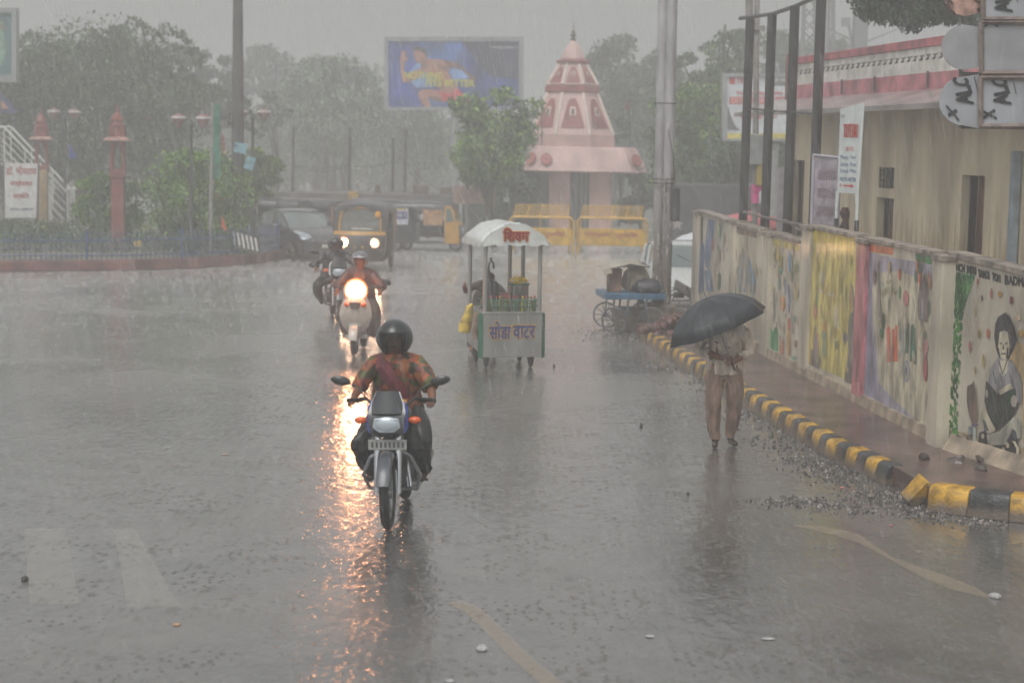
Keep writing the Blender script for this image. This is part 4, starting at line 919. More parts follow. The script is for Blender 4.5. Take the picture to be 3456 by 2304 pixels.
# ============================================================ BILLBOARDS
def runner(mb, F):
    SK, SD, HR = 1, 2, 3
    def P(pts, mi, o): mb.poly([F(x, y, o) for x, y in pts], mi)
    P([(985, 900), (600, 160), (1280, 150), (1350, 800), (900, 1225), (560, 1225)], 6, .003)
    P([(590, 470), (380, 700), (560, 900), (900, 880), (760, 500)], 9, .006)
    P([(1080, 620), (1280, 560), (1420, 740), (1160, 760)], 9, .006)
    # far arm and near arm, torso, leg, shorts
    P([(310, 310), (385, 300), (390, 400), (430, 420), (400, 460), (360, 480), (355, 600), (370, 700), (540, 610), (640, 590), (700, 640), (560, 760), (420, 810), (330, 810), (300, 650), (295, 440)], SK, .01)
    P([(1380, 640), (1210, 490), (1130, 470), (960, 435), (760, 450), (740, 560), (760, 600), (980, 600), (1180, 570), (1300, 620), (1400, 720), (1480, 830), (1510, 790), (1490, 720)], SD, .012)
    P([(700, 430), (960, 440), (1090, 560), (1070, 640), (1120, 740), (1200, 870), (1240, 960), (1100, 990), (930, 960), (880, 860), (860, 740), (720, 660), (600, 600), (650, 520)], SK, .014)
    P([(900, 520), (1060, 560), (1060, 640), (1000, 620), (920, 580)], SD, .016); P([(880, 790), (960, 760), (1000, 900), (930, 950)], SD, .016)
    P([(600, 260), (690, 270), (720, 350), (725, 440), (640, 500), (560, 490), (525, 400), (505, 330), (520, 270)], SK, .018); P([(480, 250), (600, 230), (680, 260), (720, 340), (715, 400), (680, 340), (640, 330), (630, 290), (510, 300)], HR, .02); P([(620, 470), (700, 380), (720, 560), (640, 590)], SD, .017); P([(560, 490), (630, 470), (640, 330), (660, 470), (600, 500)], SD, .021)
    P([(880, 930), (700, 925), (600, 950), (580, 1010), (640, 1150), (690, 1225), (800, 1225), (740, 1060), (900, 1120), (1000, 1130), (1040, 980)], SK, .015); P([(760, 1020), (900, 1060), (1000, 1130), (860, 1115), (740, 1060)], SD, .0165)
    P([(880, 930), (930, 960), (1100, 990), (1235, 905), (1280, 970), (1420, 1080), (1430, 1220), (1300, 1180), (1100, 1100), (980, 1130), (920, 1000)], 4, .02); P([(1130, 1000), (1230, 940), (1340, 1060), (1300, 1120)], 7, .022)
    P([(1300, 1180), (1430, 1220), (1400, 1228), (1320, 1228)], SD, .021)
def billboard(name, label, Y, px, frame_w, colour, art, pole, polew=.14, texts=()):
    x0, y0, x1, y1 = px; base = At((pole[0]+pole[1])/2 if pole else (x0+x1)/2, 700, Y); base.z = 0
    t = thing(name, label, 'billboard', base); F0 = lambda x, y, o=0: At(x, y, Y)-base-V((0, o, 0))
    q = MB(); q.prism([F0(x0, y1), F0(x1, y1), F0(x1, y0), F0(x0, y0)], (0, .25, 0)); q.build('panel_back', M('board_grey', (150, 150, 148), .5, .1), t, smooth=False)
    q = MB(); fw = frame_w; ix0, iy0, ix1, iy1 = x0+fw[0], y0+fw[1], x1-fw[2], y1-fw[3]
    for a in ([(x0, y0), (x1, y0), (ix1, iy0), (ix0, iy0)], [(x1, y0), (x1, y1), (ix1, iy1), (ix1, iy0)], [(x1, y1), (x0, y1), (ix0, iy1), (ix1, iy1)], [(x0, y1), (x0, y0), (ix0, iy0), (ix0, iy1)]):
        q.prism([F0(x, y, .1) for x, y in a][::-1], (0, .12, 0))
    q.build('frame', M('billboard_frame', (142, 146, 146), .5, .12, 2), t, smooth=False)
    q = MB(); q.prism([F0(ix0-2, iy1+2, .03), F0(ix1+2, iy1+2, .03), F0(ix1+2, iy0-2, .03), F0(ix0-2, iy0-2, .03)], (0, .02, 0), 0)
    art(q, lambda x, y, o: F0(x, y, .035+o)); q.build('poster', colour, t, smooth=False)
    if pole:
        q = MB(); q.cyl((0, .15, 0), (0, .15, F0(0, y1).z+.3), polew, n=14); q.build('pole', M('grey_column', (136, 138, 138), .5, .15), t)
    return t
cols = [M('poster_blue', (46, 66, 150), .5, .45, .7), M('skin_print', (176, 118, 100), .5, .15), M('skin_print_dark', (120, 76, 66), .5, .2), M('hair_print', (44, 34, 36), .5), M('red_print', (196, 36, 52), .5, .2), M('yellow_print', (206, 198, 40), .5, .1), M('poster_glow', (70, 108, 178), .5, .35, 1.2), M('red_print_light', (224, 62, 74), .5), M('white_print', (196, 196, 206), .5), M('poster_pale', (120, 156, 206), .5, .3, 1.5), M('poster_dark', (44, 42, 78), .5, .3, 1)]
def art1(q, F):
    def H(x, y, o): return F(1290+x*.2083, 110+y*.2083, o)
    q.poly([H(1300, 160, .001), H(2225, 160, .001), H(2225, 760, .001), H(1750, 720, .001)], 10)
    runner(q, H)
    def tt(s, x0, y0, x1, y1, rise, th=.012, mi=5): text(q, s, H(x0, y1, .03), H(x1, y1+rise, .03), H(x0, y0, .03), mi, th)
    tt('NOTHING', 360, 640, 985, 750, 8); tt('FITS BETTER', 715, 765, 1495, 872, 8); tt('www.sportswear.in', 1750, 225, 2190, 265, 4, .004, 8)
billboard('billboard', 'large blue billboard with a running man and yellow lettering on one grey pole', 74, (1297, 125, 1767, 372), (14, 15, 15, 10), cols, art1, (1516, 1546), .17)
def art2(q, F):
    for x0, y0, x1, y1, c in ((2462, 262, 2480, 285, 1), (2462, 328, 2760, 352, 1)): q.poly([F(x0, y1, .002), F(x1, y1, .002), F(x1, y0, .002), F(x0, y0, .002)], c)
    q.poly([F(x, y, .003) for x, y in ((2455, 440), (2455, 360), (2470, 400), (2482, 428), (2500, 440))], 3); q.poly([F(2450, 468, .003), F(2760, 468, .003), F(2760, 450, .003), F(2450, 450, .003)], 4)
    for s, x0, y0, x1, y1, c in (('TICKETS', 2485, 262, 2560, 282, 1), ('online', 2612, 268, 2650, 290, 2), ('Your Mobility Solution', 2484, 308, 2640, 324, 1), ('DIGITAL SERVICE', 2470, 331, 2620, 349, 5), ('Bookings open', 2500, 390, 2620, 402, 1)): text(q, s, F(x0, y1, .006), F(x1, y1, .006), F(x0, y0, .006), c, .004)
billboard('hoarding', 'white hoarding with red lettering and a yellow foot strip seen behind the dark posts', 50, (2438, 248, 2775, 476), (14, 12, 12, 8), [M('hoarding_white', (196, 200, 204), .5, .08), M('hoarding_red', (186, 62, 58), .5, .1), M('hoarding_black', (60, 60, 64), .5), M('hoarding_grey', (110, 112, 116), .5), M('hoarding_yellow', (206, 190, 90), .5, .2), M('hoarding_pale', (214, 180, 176), .5)], art2, (2600, 2620), .12)
def art3(q, F):
    q.poly([F(-10, 250, .002), F(42, 250, .002), F(42, 50, .002), F(-10, 50, .002)], 1)
    q.poly([F(-10, 230, .004), F(14, 220, .004), F(22, 160, .004), F(12, 110, .004), F(16, 75, .004), F(-10, 70, .004)], 2); q.poly([F(40, 185, .004), F(55, 180, .004), F(52, 150, .004), F(42, 155, .004)], 3); text(q, 'OPEN', F(-20, 100, .006), F(18, 100, .006), F(-20, 84, .006), 3)
billboard('billboard', 'teal and grey billboard cut by the left edge of the view above the trees', 58, (-340, 28, 58, 278), (12, 16, 16, 16), [M('b3_grey', (126, 140, 142), .5), M('b3_teal', (60, 104, 104), .5, .3, 1), M('b3_green', (112, 150, 128), .5, .3), M('b3_red', (170, 70, 70), .5)], art3, (-160, -140), .2)

# ============================================================ POLES
def polepix(name, label, cat, x0, y0, x1, y1, Y, r0, r1, mtl, n=12, group=None):
    a = At(x1, y1, Y); b_ = At(x0, y0, Y); d = b_-a; base = a-d*(a.z/d.z) if abs(d.z) > 0 else a
    t = thing(name, label, cat, base, 0, group); q = MB(); q.cyl((0, 0, 0), b_-base, r0, r1, n); q.build('shaft', mtl, t); return t, b_-base, base
tp, top_, base_ = polepix('tall_pole', 'very tall dark tapering pole rising out of the roundabout bushes', 'pole', 803, -160, 803, 535, 47, .19, .12, M('dark_concrete', (74, 68, 66), .5, .2, 6, .2, 20, stretch=(1, 1, .2)))
for z, x in ((At(800, 385, 47).z, -.32), (At(800, 415, 47).z, -.38)):
    q = MB(); q.box((x, -.1, z), (.26, .2, .3)); q.tube([(0, 0, z), (x, -.1, z)], .03, 6); q.build('loudspeaker', M('grey_box', (96, 92, 92), .5), tp, bevel=.01)
q = MB(); q.box((.1, -.22, At(815, 500, 47).z), (.34, .04, .26), 0, (0, .2, .1)); q.box((.34, -.2, At(850, 550, 47).z), (.24, .04, .34), 0, (0, .3, 0)); q.build('streamer', M('pale_blue_rag', (120, 160, 172), .5, .3, 10), tp)
pl_t, top_, base_ = polepix('thin_pole', 'thin pale grey pole standing left of the tall dark pole', 'pole', 718, 345, 710, 800, 44, .05, .045, M('galvanised', (140, 136, 132), .4, .2, 8))
q = MB(); 
for i in range(6): q.box((.17, -.02, At(740, 372+i*42, 44).z), (.2, .03, .3), 0, (0, .05*(-1)**i, 0))
q.build('green_banner', M('green_cloth', (52, 112, 92), .7, .35, 6), pl_t)
# double steel pole on the right
bp_ = G(2228, 1118)+V((0, 0, 0)); Yp = bp_.y
gp = thing('steel_pole', 'grey double tube steel pole with peeling posters beside the handcart', 'pole', bp_)
m_gs = M('old_steel', (164, 162, 164), .42, .28, 3, .3, 25, metal=.1, coat=.2, stretch=(1, 1, .3), mud=3.0)
tp_ = At(2254, -60, Yp)-bp_
q = MB(); 
for dx, r_ in ((-.075, .085), (.075, .10)): q.cyl((dx, 0, 0), V((dx, 0, 0))+tp_, r_, r_*.98, 16)
q.prism([(-.09, -.05, 0), (.09, -.05, 0), tp_+V((.09, -.05, 0)), tp_+V((-.09, -.05, 0))], (0, .02, 0)); q.build('shaft', m_gs, gp)
q = MB(); rp = random.Random(5)
for i in range(110):
    z = .45+2.3*rp.random()**1.3; a = rp.uniform(-2.8, -.3); k = rp.choice((-.075, .075)); c = tp_*(z/tp_.z)+V((k, 0, 0)); r_ = .092 if k < 0 else .107; da = rp.uniform(.15, .4); hz = rp.uniform(.05, .2)
    q.loft([[c+V((r_*math.cos(a+da*u+.06*math.sin(9*u+z)), r_*math.sin(a+da*u), -hz/2+hz*v)) for u in (0, .33, .66, 1)] for v in (0, .5, 1)], rp.randint(0, 2), cap=False, closed=False)
q.build('poster_scrap', [M('scrap_grey', (124, 118, 112), .7, .4, 20, .5, 40), M('scrap_pale', (178, 174, 170), .7, .3, 20, .5, 40), M('scrap_brown', (104, 90, 80), .7, .4, 20, .5, 40)], gp)
q = MB()
for z in (2.55, 2.62, 3.9): c = tp_*(z/tp_.z); q.torus(c, .19, .012, 0, 24, 6, Matrix.Rotation(R(90), 3, 'Y'))
q.build('wire_band', M('dark_wire', (70, 64, 60), .5), gp)
q = MB(); c = tp_*(2.95/tp_.z); q.tube([c+V((.05, -.1, .5)), c+V((.14, -.12, .1)), c+V((.2, -.08, -.5))], .008, 5); q.build('wire', M('dark_wire', (0,0,0)), gp)
q = MB(); c = At(2278, 690, Yp-.05)-bp_; q.box(c, (.16, .16, .56)); q.build('meter_box', M('dark_box', (62, 60, 62), .5), gp, bevel=.01)
# masonry footing round the pole
q = MB(); q.box((0, 0, .24), (.5, .7, .48)); q.box((-.5, .1, .2), (.52, .5, .4), 0, (0, 0, .1)); o = q.build('concrete_footing', M('old_concrete', (124, 112, 100), .5, .35, 5, .6, 14), bevel=.03); o.location = bp_+V((0, 0, 0)); tag(o, 'rough stained concrete footing around the double steel pole', 'footing')
q = MB(); rb_ = random.Random(3)
for i in range(60):
    a = rb_.uniform(0, 6.28); d = rb_.random()**.6; q.ell((math.cos(a)*d*.7, math.sin(a)*d*.5, .34*(1-d)+.02), (rb_.uniform(.05, .13), rb_.uniform(.05, .1), rb_.uniform(.04, .09)), 0, 7, 5, (rb_.random()*3, 0, rb_.random()*3))
o = q.build('brick_rubble', M('brick_rubble', (96, 66, 60), .55, .35, 6, .5, 25, coat=.2), smooth=False); o.location = At(2285, 1100, 28.6); o.location.z = .12; tag(o, 'heap of dull red brick rubble at the pavement end by the steel pole', 'rubble', kind='stuff')
q = MB(); mesh_w = M('rusty_grey', (104, 98, 96), .5, .3, 20, .3, 50)
rc = random.Random(8)
q.tube([(-.25, 0, 0), (-.22, 0, .62), (.1, 0, .72), (.3, 0, .1)], .02, 6); q.tube([(-.25, .4, 0), (-.22, .4, .5), (.16, .4, .62), (.32, .4, .05)], .02, 6)
for i in range(8): q.tube([(-.22+.05*i, 0, .6-.04*i), (-.2+.05*i, .4, .5-.03*i)], .01, 5)
for i in range(6): q.tube([(-.24+.02*i, .02*i, .1*i+.05), (.28-.03*i, .03*i, .1*i+.06)], .01, 5)
q.box((.05, .2, .66), (.34, .44, .03), 0, (.3, .5, 0)); o = q.build('broken_chair', mesh_w); o.location = G(2300, 1112)+V((0.02, .5, 0)); tag(o, 'tangled broken metal chair leaning between the steel pole and the painted wall', 'chair')
# thin far poles and wires behind the parked rickshaws
for i, (x, y0, y1, r_) in enumerate(((991, 430, 655, .05), (1182, 430, 655, .06), (1328, 466, 660, .055), (1369, 436, 690, .065))):
    polepix('street_pole', ('thin black pole behind the dark car, leftmost of the four', 'black pole rising just right of the rickshaw with lit headlamps', 'leaning grey pole, left one of the close pair by the billboard', 'straight black pole, right one of the close pair by the billboard')[i], 'pole', x, y0, x-(4 if i != 2 else 4), y1, 60+i, r_, r_*.85, M('far_pole', (62, 60, 58), .6), 8, 'thin dark poles behind the parked rickshaws')
q = MB()
for a, b_ in (((1182, 560), (1328, 545)), ((1369, 545), (1480, 640)), ((1369, 548), (1440, 650)), ((991, 560), (1182, 555)), ((1040, 575), (1182, 560))):
    A_, B_ = At(*a, 61), At(*b_, 61); q.tube([A_, (A_+B_)/2-V((0, 0, .12)), B_], .012, 4)
tag(q.build('overhead_wire', M('far_pole', (0,0,0))), 'sagging wires strung between the thin dark poles', 'wire')
# pole behind the signframe, lattice mast and grey column far right
t, tp2, b2 = polepix('utility_pole', 'pale steel utility pole with a grey box showing between the two left black posts', 'pole', 2556, -60, 2546, 800, 33, .06, .05, M('galvanised', (0,0,0)))
q = MB(); q.box(At(2556, 505, 32.9)-b2, (.34, .16, .55)); q.build('switch_box', M('pale_box', (146, 150, 150), .4), t, bevel=.01)
q = MB(); q.box(At(2566, 588, 32.9)-b2, (.14, .1, .42)); q.build('yellow_box', M('box_yellow', (176, 156, 86), .5), t, bevel=.01)
q = MB(); q.cyl(At(2529, -60, 33)-b2, At(2529, 66, 33)-b2, .07, n=8); q.box(At(2556, 95, 33)-b2, (.25, .2, .08)); q.build('upper_arm', M('galvanised', (0,0,0)), t)
lt = thing('lattice_mast', 'steel lattice mast rising behind the baluster roof', 'mast', V((At(2770, 0, 62).x, 62, 0))); q = MB(); o_ = lt.location
for a, b_ in (((2715, -60), (2708, 215)), ((2750, -60), (2752, 215)), ((2798, -60), (2790, 215)), ((2812, -60), (2812, 215))):
    A_, B_ = At(*a, 62)-o_, At(*b_, 62)-o_; B_ = B_+(B_-A_)*2; q.tube([A_, V((B_.x, B_.y, -o_.z))], .075, 4)
for i in range(7):
    for (xa, xb) in ((2712, 2752), (2752, 2796)):
        y = -60+i*42; q.tube([At(xa, y, 62)-o_, At(xb, y+40, 62)-o_], .03, 4); q.tube([At(xb, y, 62)-o_, At(xa, y+40, 62)-o_], .03, 4)
q.build('lattice', M('mast_grey', (138, 138, 138), .5, .1), lt, smooth=False)
cl_ = thing('grey_column', 'broad pale grey column behind the roof parapet with crossing cables', 'column', V((At(2903, 100, 66).x, 66, 0))); q = MB(); q.box((0, 0, At(2903, 50, 66).z/2), (.5, .5, At(2903, 50, 66).z)); q.build('shaft', M('pale_column', (128, 130, 132), .6, .1), cl_, bevel=.03)
q = MB(); o_ = cl_.location
q.tube([At(2800, 100, 66)-o_, At(2990, 190, 66)-o_], .03, 4); q.tube([At(2930, 140, 66)-o_, At(3070, 80, 66)-o_], .03, 4); q.tube([At(2860, 60, 66)-o_, At(2880, 170, 66)-o_], .05, 4); q.box(At(2855, 75, 66)-o_, (.3, .2, .3)); q.build('brace', M('mast_grey', (0,0,0)), cl_)

# ============================================================ ROUNDABOUT ISLAND
ip = [(-420, 925), (-200, 919), (0, 917), (230, 916), (459, 913), (650, 907), (780, 899), (870, 890), (930, 882), (960, 873)]
I_ = [G(*p) for p in ip]
cR = I_[-1]+V((-.1, 1.6, 0)); 
I_ += [I_[-1]+V((.12, .7, 0)), I_[-1]+V((-.25, 2.2, 0)), I_[-1]+V((-1.4, 5, 0)), I_[-1]+V((-4, 8, 0)), V((-12, 62, 0)), V((-24, 60, 0))]
m_ik = M('island_kerb', (116, 72, 68), .5, .3, 2.5, .4, 14, coat=.1); m_soil = M('island_ground', (122, 118, 100), .6, .4, .8, .5, 10)
q = MB(); q.prism(I_, (0, 0, .26), 0); isl = q.build('island_kerb', m_ik, smooth=False, bevel=.03); tag(isl, kind='structure')
q = MB(); ctr = sum(I_, V((0,0,0)))/len(I_); q.poly([ctr+(p-ctr)*.985+V((0, 0, .265)) for p in I_]); tag(q.build('island_ground', m_soil, smooth=False), kind='structure')
fence = thing('blue_fence', 'low blue picket fence curving round the front of the roundabout', 'fence', I_[2]); o_ = fence.location
path = [p+V((0, .16, 0)) for p in I_[:9]]+[I_[9]+V((-.16, .1, 0)), I_[10]+V((-.2, 0, 0)), I_[11]+V((-.15, 0, 0))]
m_bf = M('fence_blue', (52, 78, 128), .5, .2, 6)
wp = walk(path, .118); q = MB()
for i, p in enumerate(wp):
    h = .94 if i % 2 else .9; q.tube([p-o_+V((0, 0, .26)), p-o_+V((0, 0, h))], .011, 4)
q.build('pickets', m_bf, fence, smooth=False)
q = MB()
for z in (.36, .72): q.tube([p-o_+V((0, -.012, z)) for p in path], .016, 5)
q.build('rail', m_bf, fence)
for i, p in enumerate(walk(path, 2.36)):
    q = MB(); q.cyl(p-o_+V((0, 0, .2)), p-o_+V((0, 0, .98)), .03, n=8); q.build('post', m_bf, fence)
q = MB()
for i in range(0, len(wp)-2):
    if wp[i].x < G(560, 900).x or wp[i].x > G(800, 900).x: 
        for z in (.3,): q.tube([wp[i]-o_+V((0, .03, z)), wp[i+2]-o_+V((0, .03, z+.4))], .006, 3); q.tube([wp[i]-o_+V((0, .03, z+.4)), wp[i+2]-o_+V((0, .03, z))], .006, 3)
q.build('wire_mesh', M('mesh_pale', (150, 148, 146), .5), fence, smooth=False)
for i, (x, y, w_, h_) in enumerate(((431, 830, .2, .16), (779, 822, .13, .17))):
    c = At(x, y, 42.0 if i == 0 else 43.5); q = MB(); q.box((0, 0, 0), (w_, .03, h_)); o = q.build('yellow_plate', M('plate_yellow', (200, 168, 52), .5, .2, 10), bevel=.005); o.location = V((c.x, G(x, 905 if i == 0 else 893).y+.1, c.z)); tag(o, ('small yellow plate tied to the fence near the middle red pillar', 'small yellow plate tied to the fence below the orange pennant')[i], 'plate')
q = MB(); a = G(943, 868); q.box((0, 0, .42), (.09, .03, .55), 0, (0, R(-3), 0)); o = q.build('white_marker', M('marker_white', (200, 198, 192), .5)); o.location = a+V((-.12, -.02, .2)); tag(o, 'upright white marker strip on the right end of the blue fence', 'marker')
q = MB(); c = V((0, 0, 0))
for i in range(6):
    q.add([(-.33+i*.11, 0, .1-.03*i), (-.28+i*.11, 0, .1-.03*i), (-.22+i*.11, 0, -.28-.02*i), (-.27+i*.11, 0, -.28-.02*i)], [(0, 1, 2, 3)], 1)
q.prism([(-.38, .01, .14), (.3, .01, 0), (.38, .01, -.36), (-.3, .01, -.3)], (0, .02, 0), 0); q.tube([(-.25, .04, .1), (-.25, .3, -.47)], .015, 5); q.tube([(.3, .04, 0), (.3, .3, -.47)], .015, 5); o = q.build('striped_board', [M('hazard_dark', (60, 62, 70), .5), M('hazard_white', (212, 212, 206), .5)], smooth=False); o.location = At(828, 795, 44.6); tag(o, 'black and white striped board lying behind the fence by the tall pole', 'board')
q = MB(); q.cyl((0, 0, 0), (0, 0, At(738, 720, 43.6).z), .012, n=6, mi=1); zt_ = At(738, 722, 43.6).z; q.prism([(0, 0, zt_), (.0, 0, zt_-.34), (.17, 0, zt_-.5)], (0, .01, 0), 0); o = q.build('pennant', [M('orange_cloth', (206, 88, 42), .6), M('stick', (90, 80, 70), .6)], smooth=False); o.location = G(735, 903)+V((0, .5, 0)); tag(o, 'orange triangular pennant on a stick rising over the fence', 'flag')
q = MB(); zt_ = At(15, 300, 56).z
q.cyl((0, 0, 0), (0, 0, zt_), .02, n=6, mi=1); q.prism([(0, 0, zt_-.1), (0, 0, zt_-.75), (.55, 0, zt_-.72)], (0, .01, 0), 0); q.prism([(.05, -.01, zt_-.35), (.05, -.01, zt_-.62), (.3, -.01, zt_-.62)], (0, .005, 0), 2); o = q.build('blue_flag', [M('blue_cloth', (48, 56, 104), .6), M('stick', (0,0,0)), M('orange_patch', (170, 120, 90), .6)], smooth=False); p_ = At(3, 600, 56); o.location = (p_.x, 56, 0); tag(o, 'dark blue triangular flag with an orange patch at the left edge', 'flag')
q = MB(); zt_ = At(232, 480, 55).z; q.cyl((0, 0, 0), (0, 0, zt_+.1), .012, n=6, mi=1); q.prism([(0, 0, zt_), (0, 0, zt_-.5), (.28, 0, zt_-.5)], (0, .01, 0), 0); o = q.build('blue_pennant', [M('blue_pennant_cloth', (46, 60, 150), .6), M('stick', (0,0,0))], smooth=False); p_ = At(232, 600, 55); o.location = (p_.x, 55, 0); tag(o, 'small bright blue pennant hanging beside the far lamp post', 'flag')

# red sandstone pillars with open lantern heads
m_rs = M('red_sandstone', (132, 66, 58), .6, .2, 3, .3, 20)
def chhatri(loc, label, sc_=1):
    t = thing('red_pillar', label, 'pillar', loc, R(4), 'red stone pillars of the roundabout', sc=(sc_*.8, sc_*.8, sc_))
    q = MB(); q.box((0, 0, .15), (.74, .74, .3)); q.lathe([(.44, .3), (.46, .38), (.40, .44), (.40, 1.0), (.385, 2.35), (.385, 2.62), (.47, 2.70), (.48, 2.92), (.40, 2.96)], (0, 0, 0), 4, ph=.5); q.build('shaft', m_rs, t, angle=20, bevel=.01)
    for sx_ in (-1, 1):
        for sy_ in (-1, 1): q = MB(); q.box((sx_*.25, sy_*.25, 3.45), (.11, .11, 1.05)); q.box((sx_*.25, sy_*.25, 3.05), (.15, .15, .12)); q.build('lantern_post', m_rs, t)
    for k in range(4):
        q = MB(); rt = Matrix.Rotation(math.pi/2*k, 3, 'Z')
        for s_ in (-1, 1): q.prism([rt @ V(p) for p in ((s_*.195, .27, 3.45), (s_*.195, .27, 3.978), (0, .27, 3.978), (s_*.02, .27, 3.88), (s_*.1, .27, 3.76), (s_*.16, .27, 3.6))], rt @ V((0, -.03, 0)))
        q.build('arch', m_rs, t, smooth=False)
    q = MB(); q.loft([[V((x*r_, y*r_, z)) for x, y in ((-1, -1), (1, -1), (1, 1), (-1, 1))] for r_, z in ((.33, 3.98), (.58, 4.0), (.58, 4.04), (.36, 4.14))]); q.build('eave', M('eave_pale', (176, 138, 128), .5, .2, 4), t, smooth=False)
    q = MB(); q.box((0, 0, 4.33), (.66, .66, .4)); q.lathe([(.34, 4.5), (.38, 4.56), (.28, 4.6), (.24, 4.66), (.30, 4.74), (.27, 4.84), (.16, 4.95), (.07, 5.03), (.08, 5.08), (.03, 5.16), (.005, 5.38)], (0, 0, 0), 16); q.build('dome', m_rs, t, bevel=.008)
    return t
b1 = G(400, 830, .26); b1 = V((At(400, 830, 46).x, 46, .2)); zt1 = At(400, 345, 46).z
ch1 = chhatri(b1, 'red stone pillar with a lantern head, the nearest and tallest, between the two bushes', (zt1-.2)/5.38)
for px, py, Y, lb in ((143, 358, 52, 'red stone pillar with a lantern head behind the white stair rails'), (1052-10-300, 425, 55, 'red stone pillar half hidden behind the thin pale pole')):
    b_ = V((At(px, 700, Y).x, Y, .2)); s_ = (At(px, py, Y).z-.2)/5.38; dup(ch1, b_, R(7), lb, sc=(s_*.8, s_*.8, s_))
# twin bowl lamp posts
def lamp(loc, top, label, sc_=1, lean=0):
    t = thing('lamp_post', label, 'lamp post', loc, 0, 'twin bowl lamp posts of the roundabout')
    m_lp = M('lamp_iron', (62, 60, 64), .5, .15); H = top
    q = MB(); q.lathe([(.1, 0), (.11, .12), (.05, .3), (.045, H*.5), (.055, H*.52), (.04, H*.55), (.04, H-.12), (.07, H-.06), (.02, H+.08)], (0, 0, 0), 12); q.build('post', m_lp, t)
    for s_ in (-1, 1):
        q = MB(); q.tube([(0, 0, H-.3), (s_*.12, 0, H-.38), (s_*.24, 0, H-.32), (s_*.3, 0, H-.12)], .016, 6); a = q.build('arm', m_lp, t)
        q = MB(); q.lathe([(.03, H-.14), (.09, H-.06), (.17, H+.06), (.19, H+.12), (.17, H+.16), (.1, H+.2), (.02, H+.23), (.012, H+.3)], (s_*.31, 0, 0), 16, 0)
        q.lathe([(.195, H+.1), (.2, H+.13), (.18, H+.155)], (s_*.31, 0, 0), 16, 1); q.build('lamp_bowl', [M('bowl_pink', (142, 104, 100), .4, .1), M('bowl_rim', (190, 186, 182), .4)], t)
    return t
for px, py, Y, lb in ((645, 395, 45, 'iron lamp post with two bowls in front of the big round bush'), (220, 375, 54, 'iron lamp post with two pale bowls behind the stair rails'), (853, 375, 50, 'lamp post with two bowls and pale streamers to the right of the tall dark pole')):
    lc = V((At(px, 700, Y).x, Y, .2)); lamp(lc, At(px, py, Y).z-.35, lb)
# stair with white pipe rails and the name board
st = thing('stair_platform', 'concrete stair and platform with white pipe handrails at the left edge', 'staircase', V((At(120, 700, 53).x, 53, .25))); o_ = st.location
Yr = 53
q = MB(); n_ = 12
for i in range(n_):
    x0 = At(-20+i*22, 700, Yr).x-o_.x; z = At(0, 560+i*17, Yr).z-.25-1.0; z = max(z, .05)
    q.box((x0, .9, z/2), (At(22, 700, Yr).x-At(0, 700, Yr).x+.003*i, 2.2+.004*i, z))
q.build('steps', M('stair_concrete', (124, 124, 116), .6, .2, 2), st, smooth=False)
m_pipe = M('white_pipe', (206, 206, 200), .35, .08)
for dy, x_, y_ in ((0, 0, 0), (1.6, 22, -2)):
    q = MB()
    q.tube([At(-100+x_, 430+y_, Yr+dy)-o_, At(14+x_, 430+y_, Yr+dy)-o_, At(228+x_, 652+y_, Yr+dy)-o_, At(228+x_, 700+y_, Yr+dy)-o_], .035, 8)
    for k in (36, 62, 92, 122): q.tube([At(-20+x_, 430+y_+k-15, Yr+dy)-o_, At(4+x_, 430+y_+k, Yr+dy)-o_, At(222+x_, 652+y_+k, Yr+dy)-o_], .014, 6)
    for u in (0, .33, .66, 1): a = At(14+x_+214*u, 430+y_+222*u, Yr+dy)-o_; q.tube([a, a-V((0, 0, 1.15))], .022, 6)
    q.ell(At(230+x_, 640+y_, Yr+dy)-o_, (.07, .07, .07)); q.build('handrail', m_pipe, st)

nb_ = thing('name_board', 'white board with red Hindi lettering on two dark legs beside the stair', 'sign', V((At(70, 700, 50).x, 50, .2))); o_ = nb_.location; Yn = 50
def NP(x, y, o=0): return At(x, y, Yn)-o_-V((0, o, 0))
q = MB(); q.prism([NP(14, 735), NP(122, 735), NP(127, 552), NP(14, 550)], (0, .03, 0)); q.build('board', M('board_white', (206, 206, 204), .45, .08), nb_, smooth=False)
q = MB(); q.tube([NP(12, 548), V((NP(12, 700).x, 0, 0))], .025, 6); q.tube([NP(130, 550), V((NP(124, 700).x, 0, 0))], .025, 6); q.build('leg', M('leg_dark', (70, 68, 70), .5), nb_)
q = MB()
for s_, x0, y0, x1, y1, c in (('डॉ. भीमराव', 20, 560, 123, 590, 0), ('अम्बेडकर', 34, 608, 110, 632, 0), ('सर्किल', 44, 650, 98, 674, 0), ('नगर निगम', 34, 702, 112, 710, 1)): text(q, s_, NP(x0, y1, .006), NP(x1, y1, .006), NP(x0, y0, .006), c, .004)
q.build('lettering', [M('hindi_red', (172, 74, 74), .5), M('hindi_blue', (84, 90, 120), .5)], nb_, smooth=False)
q = MB(); q.box((0, 0, At(145, 580, 51).z/2), (.26, .2, At(145, 580, 51).z-.3)); o = q.build('cream_post', M('cream_post', (176, 150, 108), .6, .2), bevel=.01); o.location = (At(145, 700, 51).x, 51, .2); tag(o, 'cream square post standing between the name board and the stair rails', 'post')
q = MB(); q.prism([At(805, 730, 50)-V((0,0,0)), At(868, 745, 50), At(872, 660, 50), At(822, 648, 50)], (0, .05, 0)); q.tube([At(862, 740, 50), V((At(862, 740, 50).x, 50, 0))], .03, 6); q.tube([At(815, 735, 50), V((At(815, 735, 50).x, 50, 0))], .03, 6)
tag(q.build('grey_board', M('grey_back', (0,0,0)), smooth=False), 'blank grey board seen from behind at the right end of the roundabout', 'board')
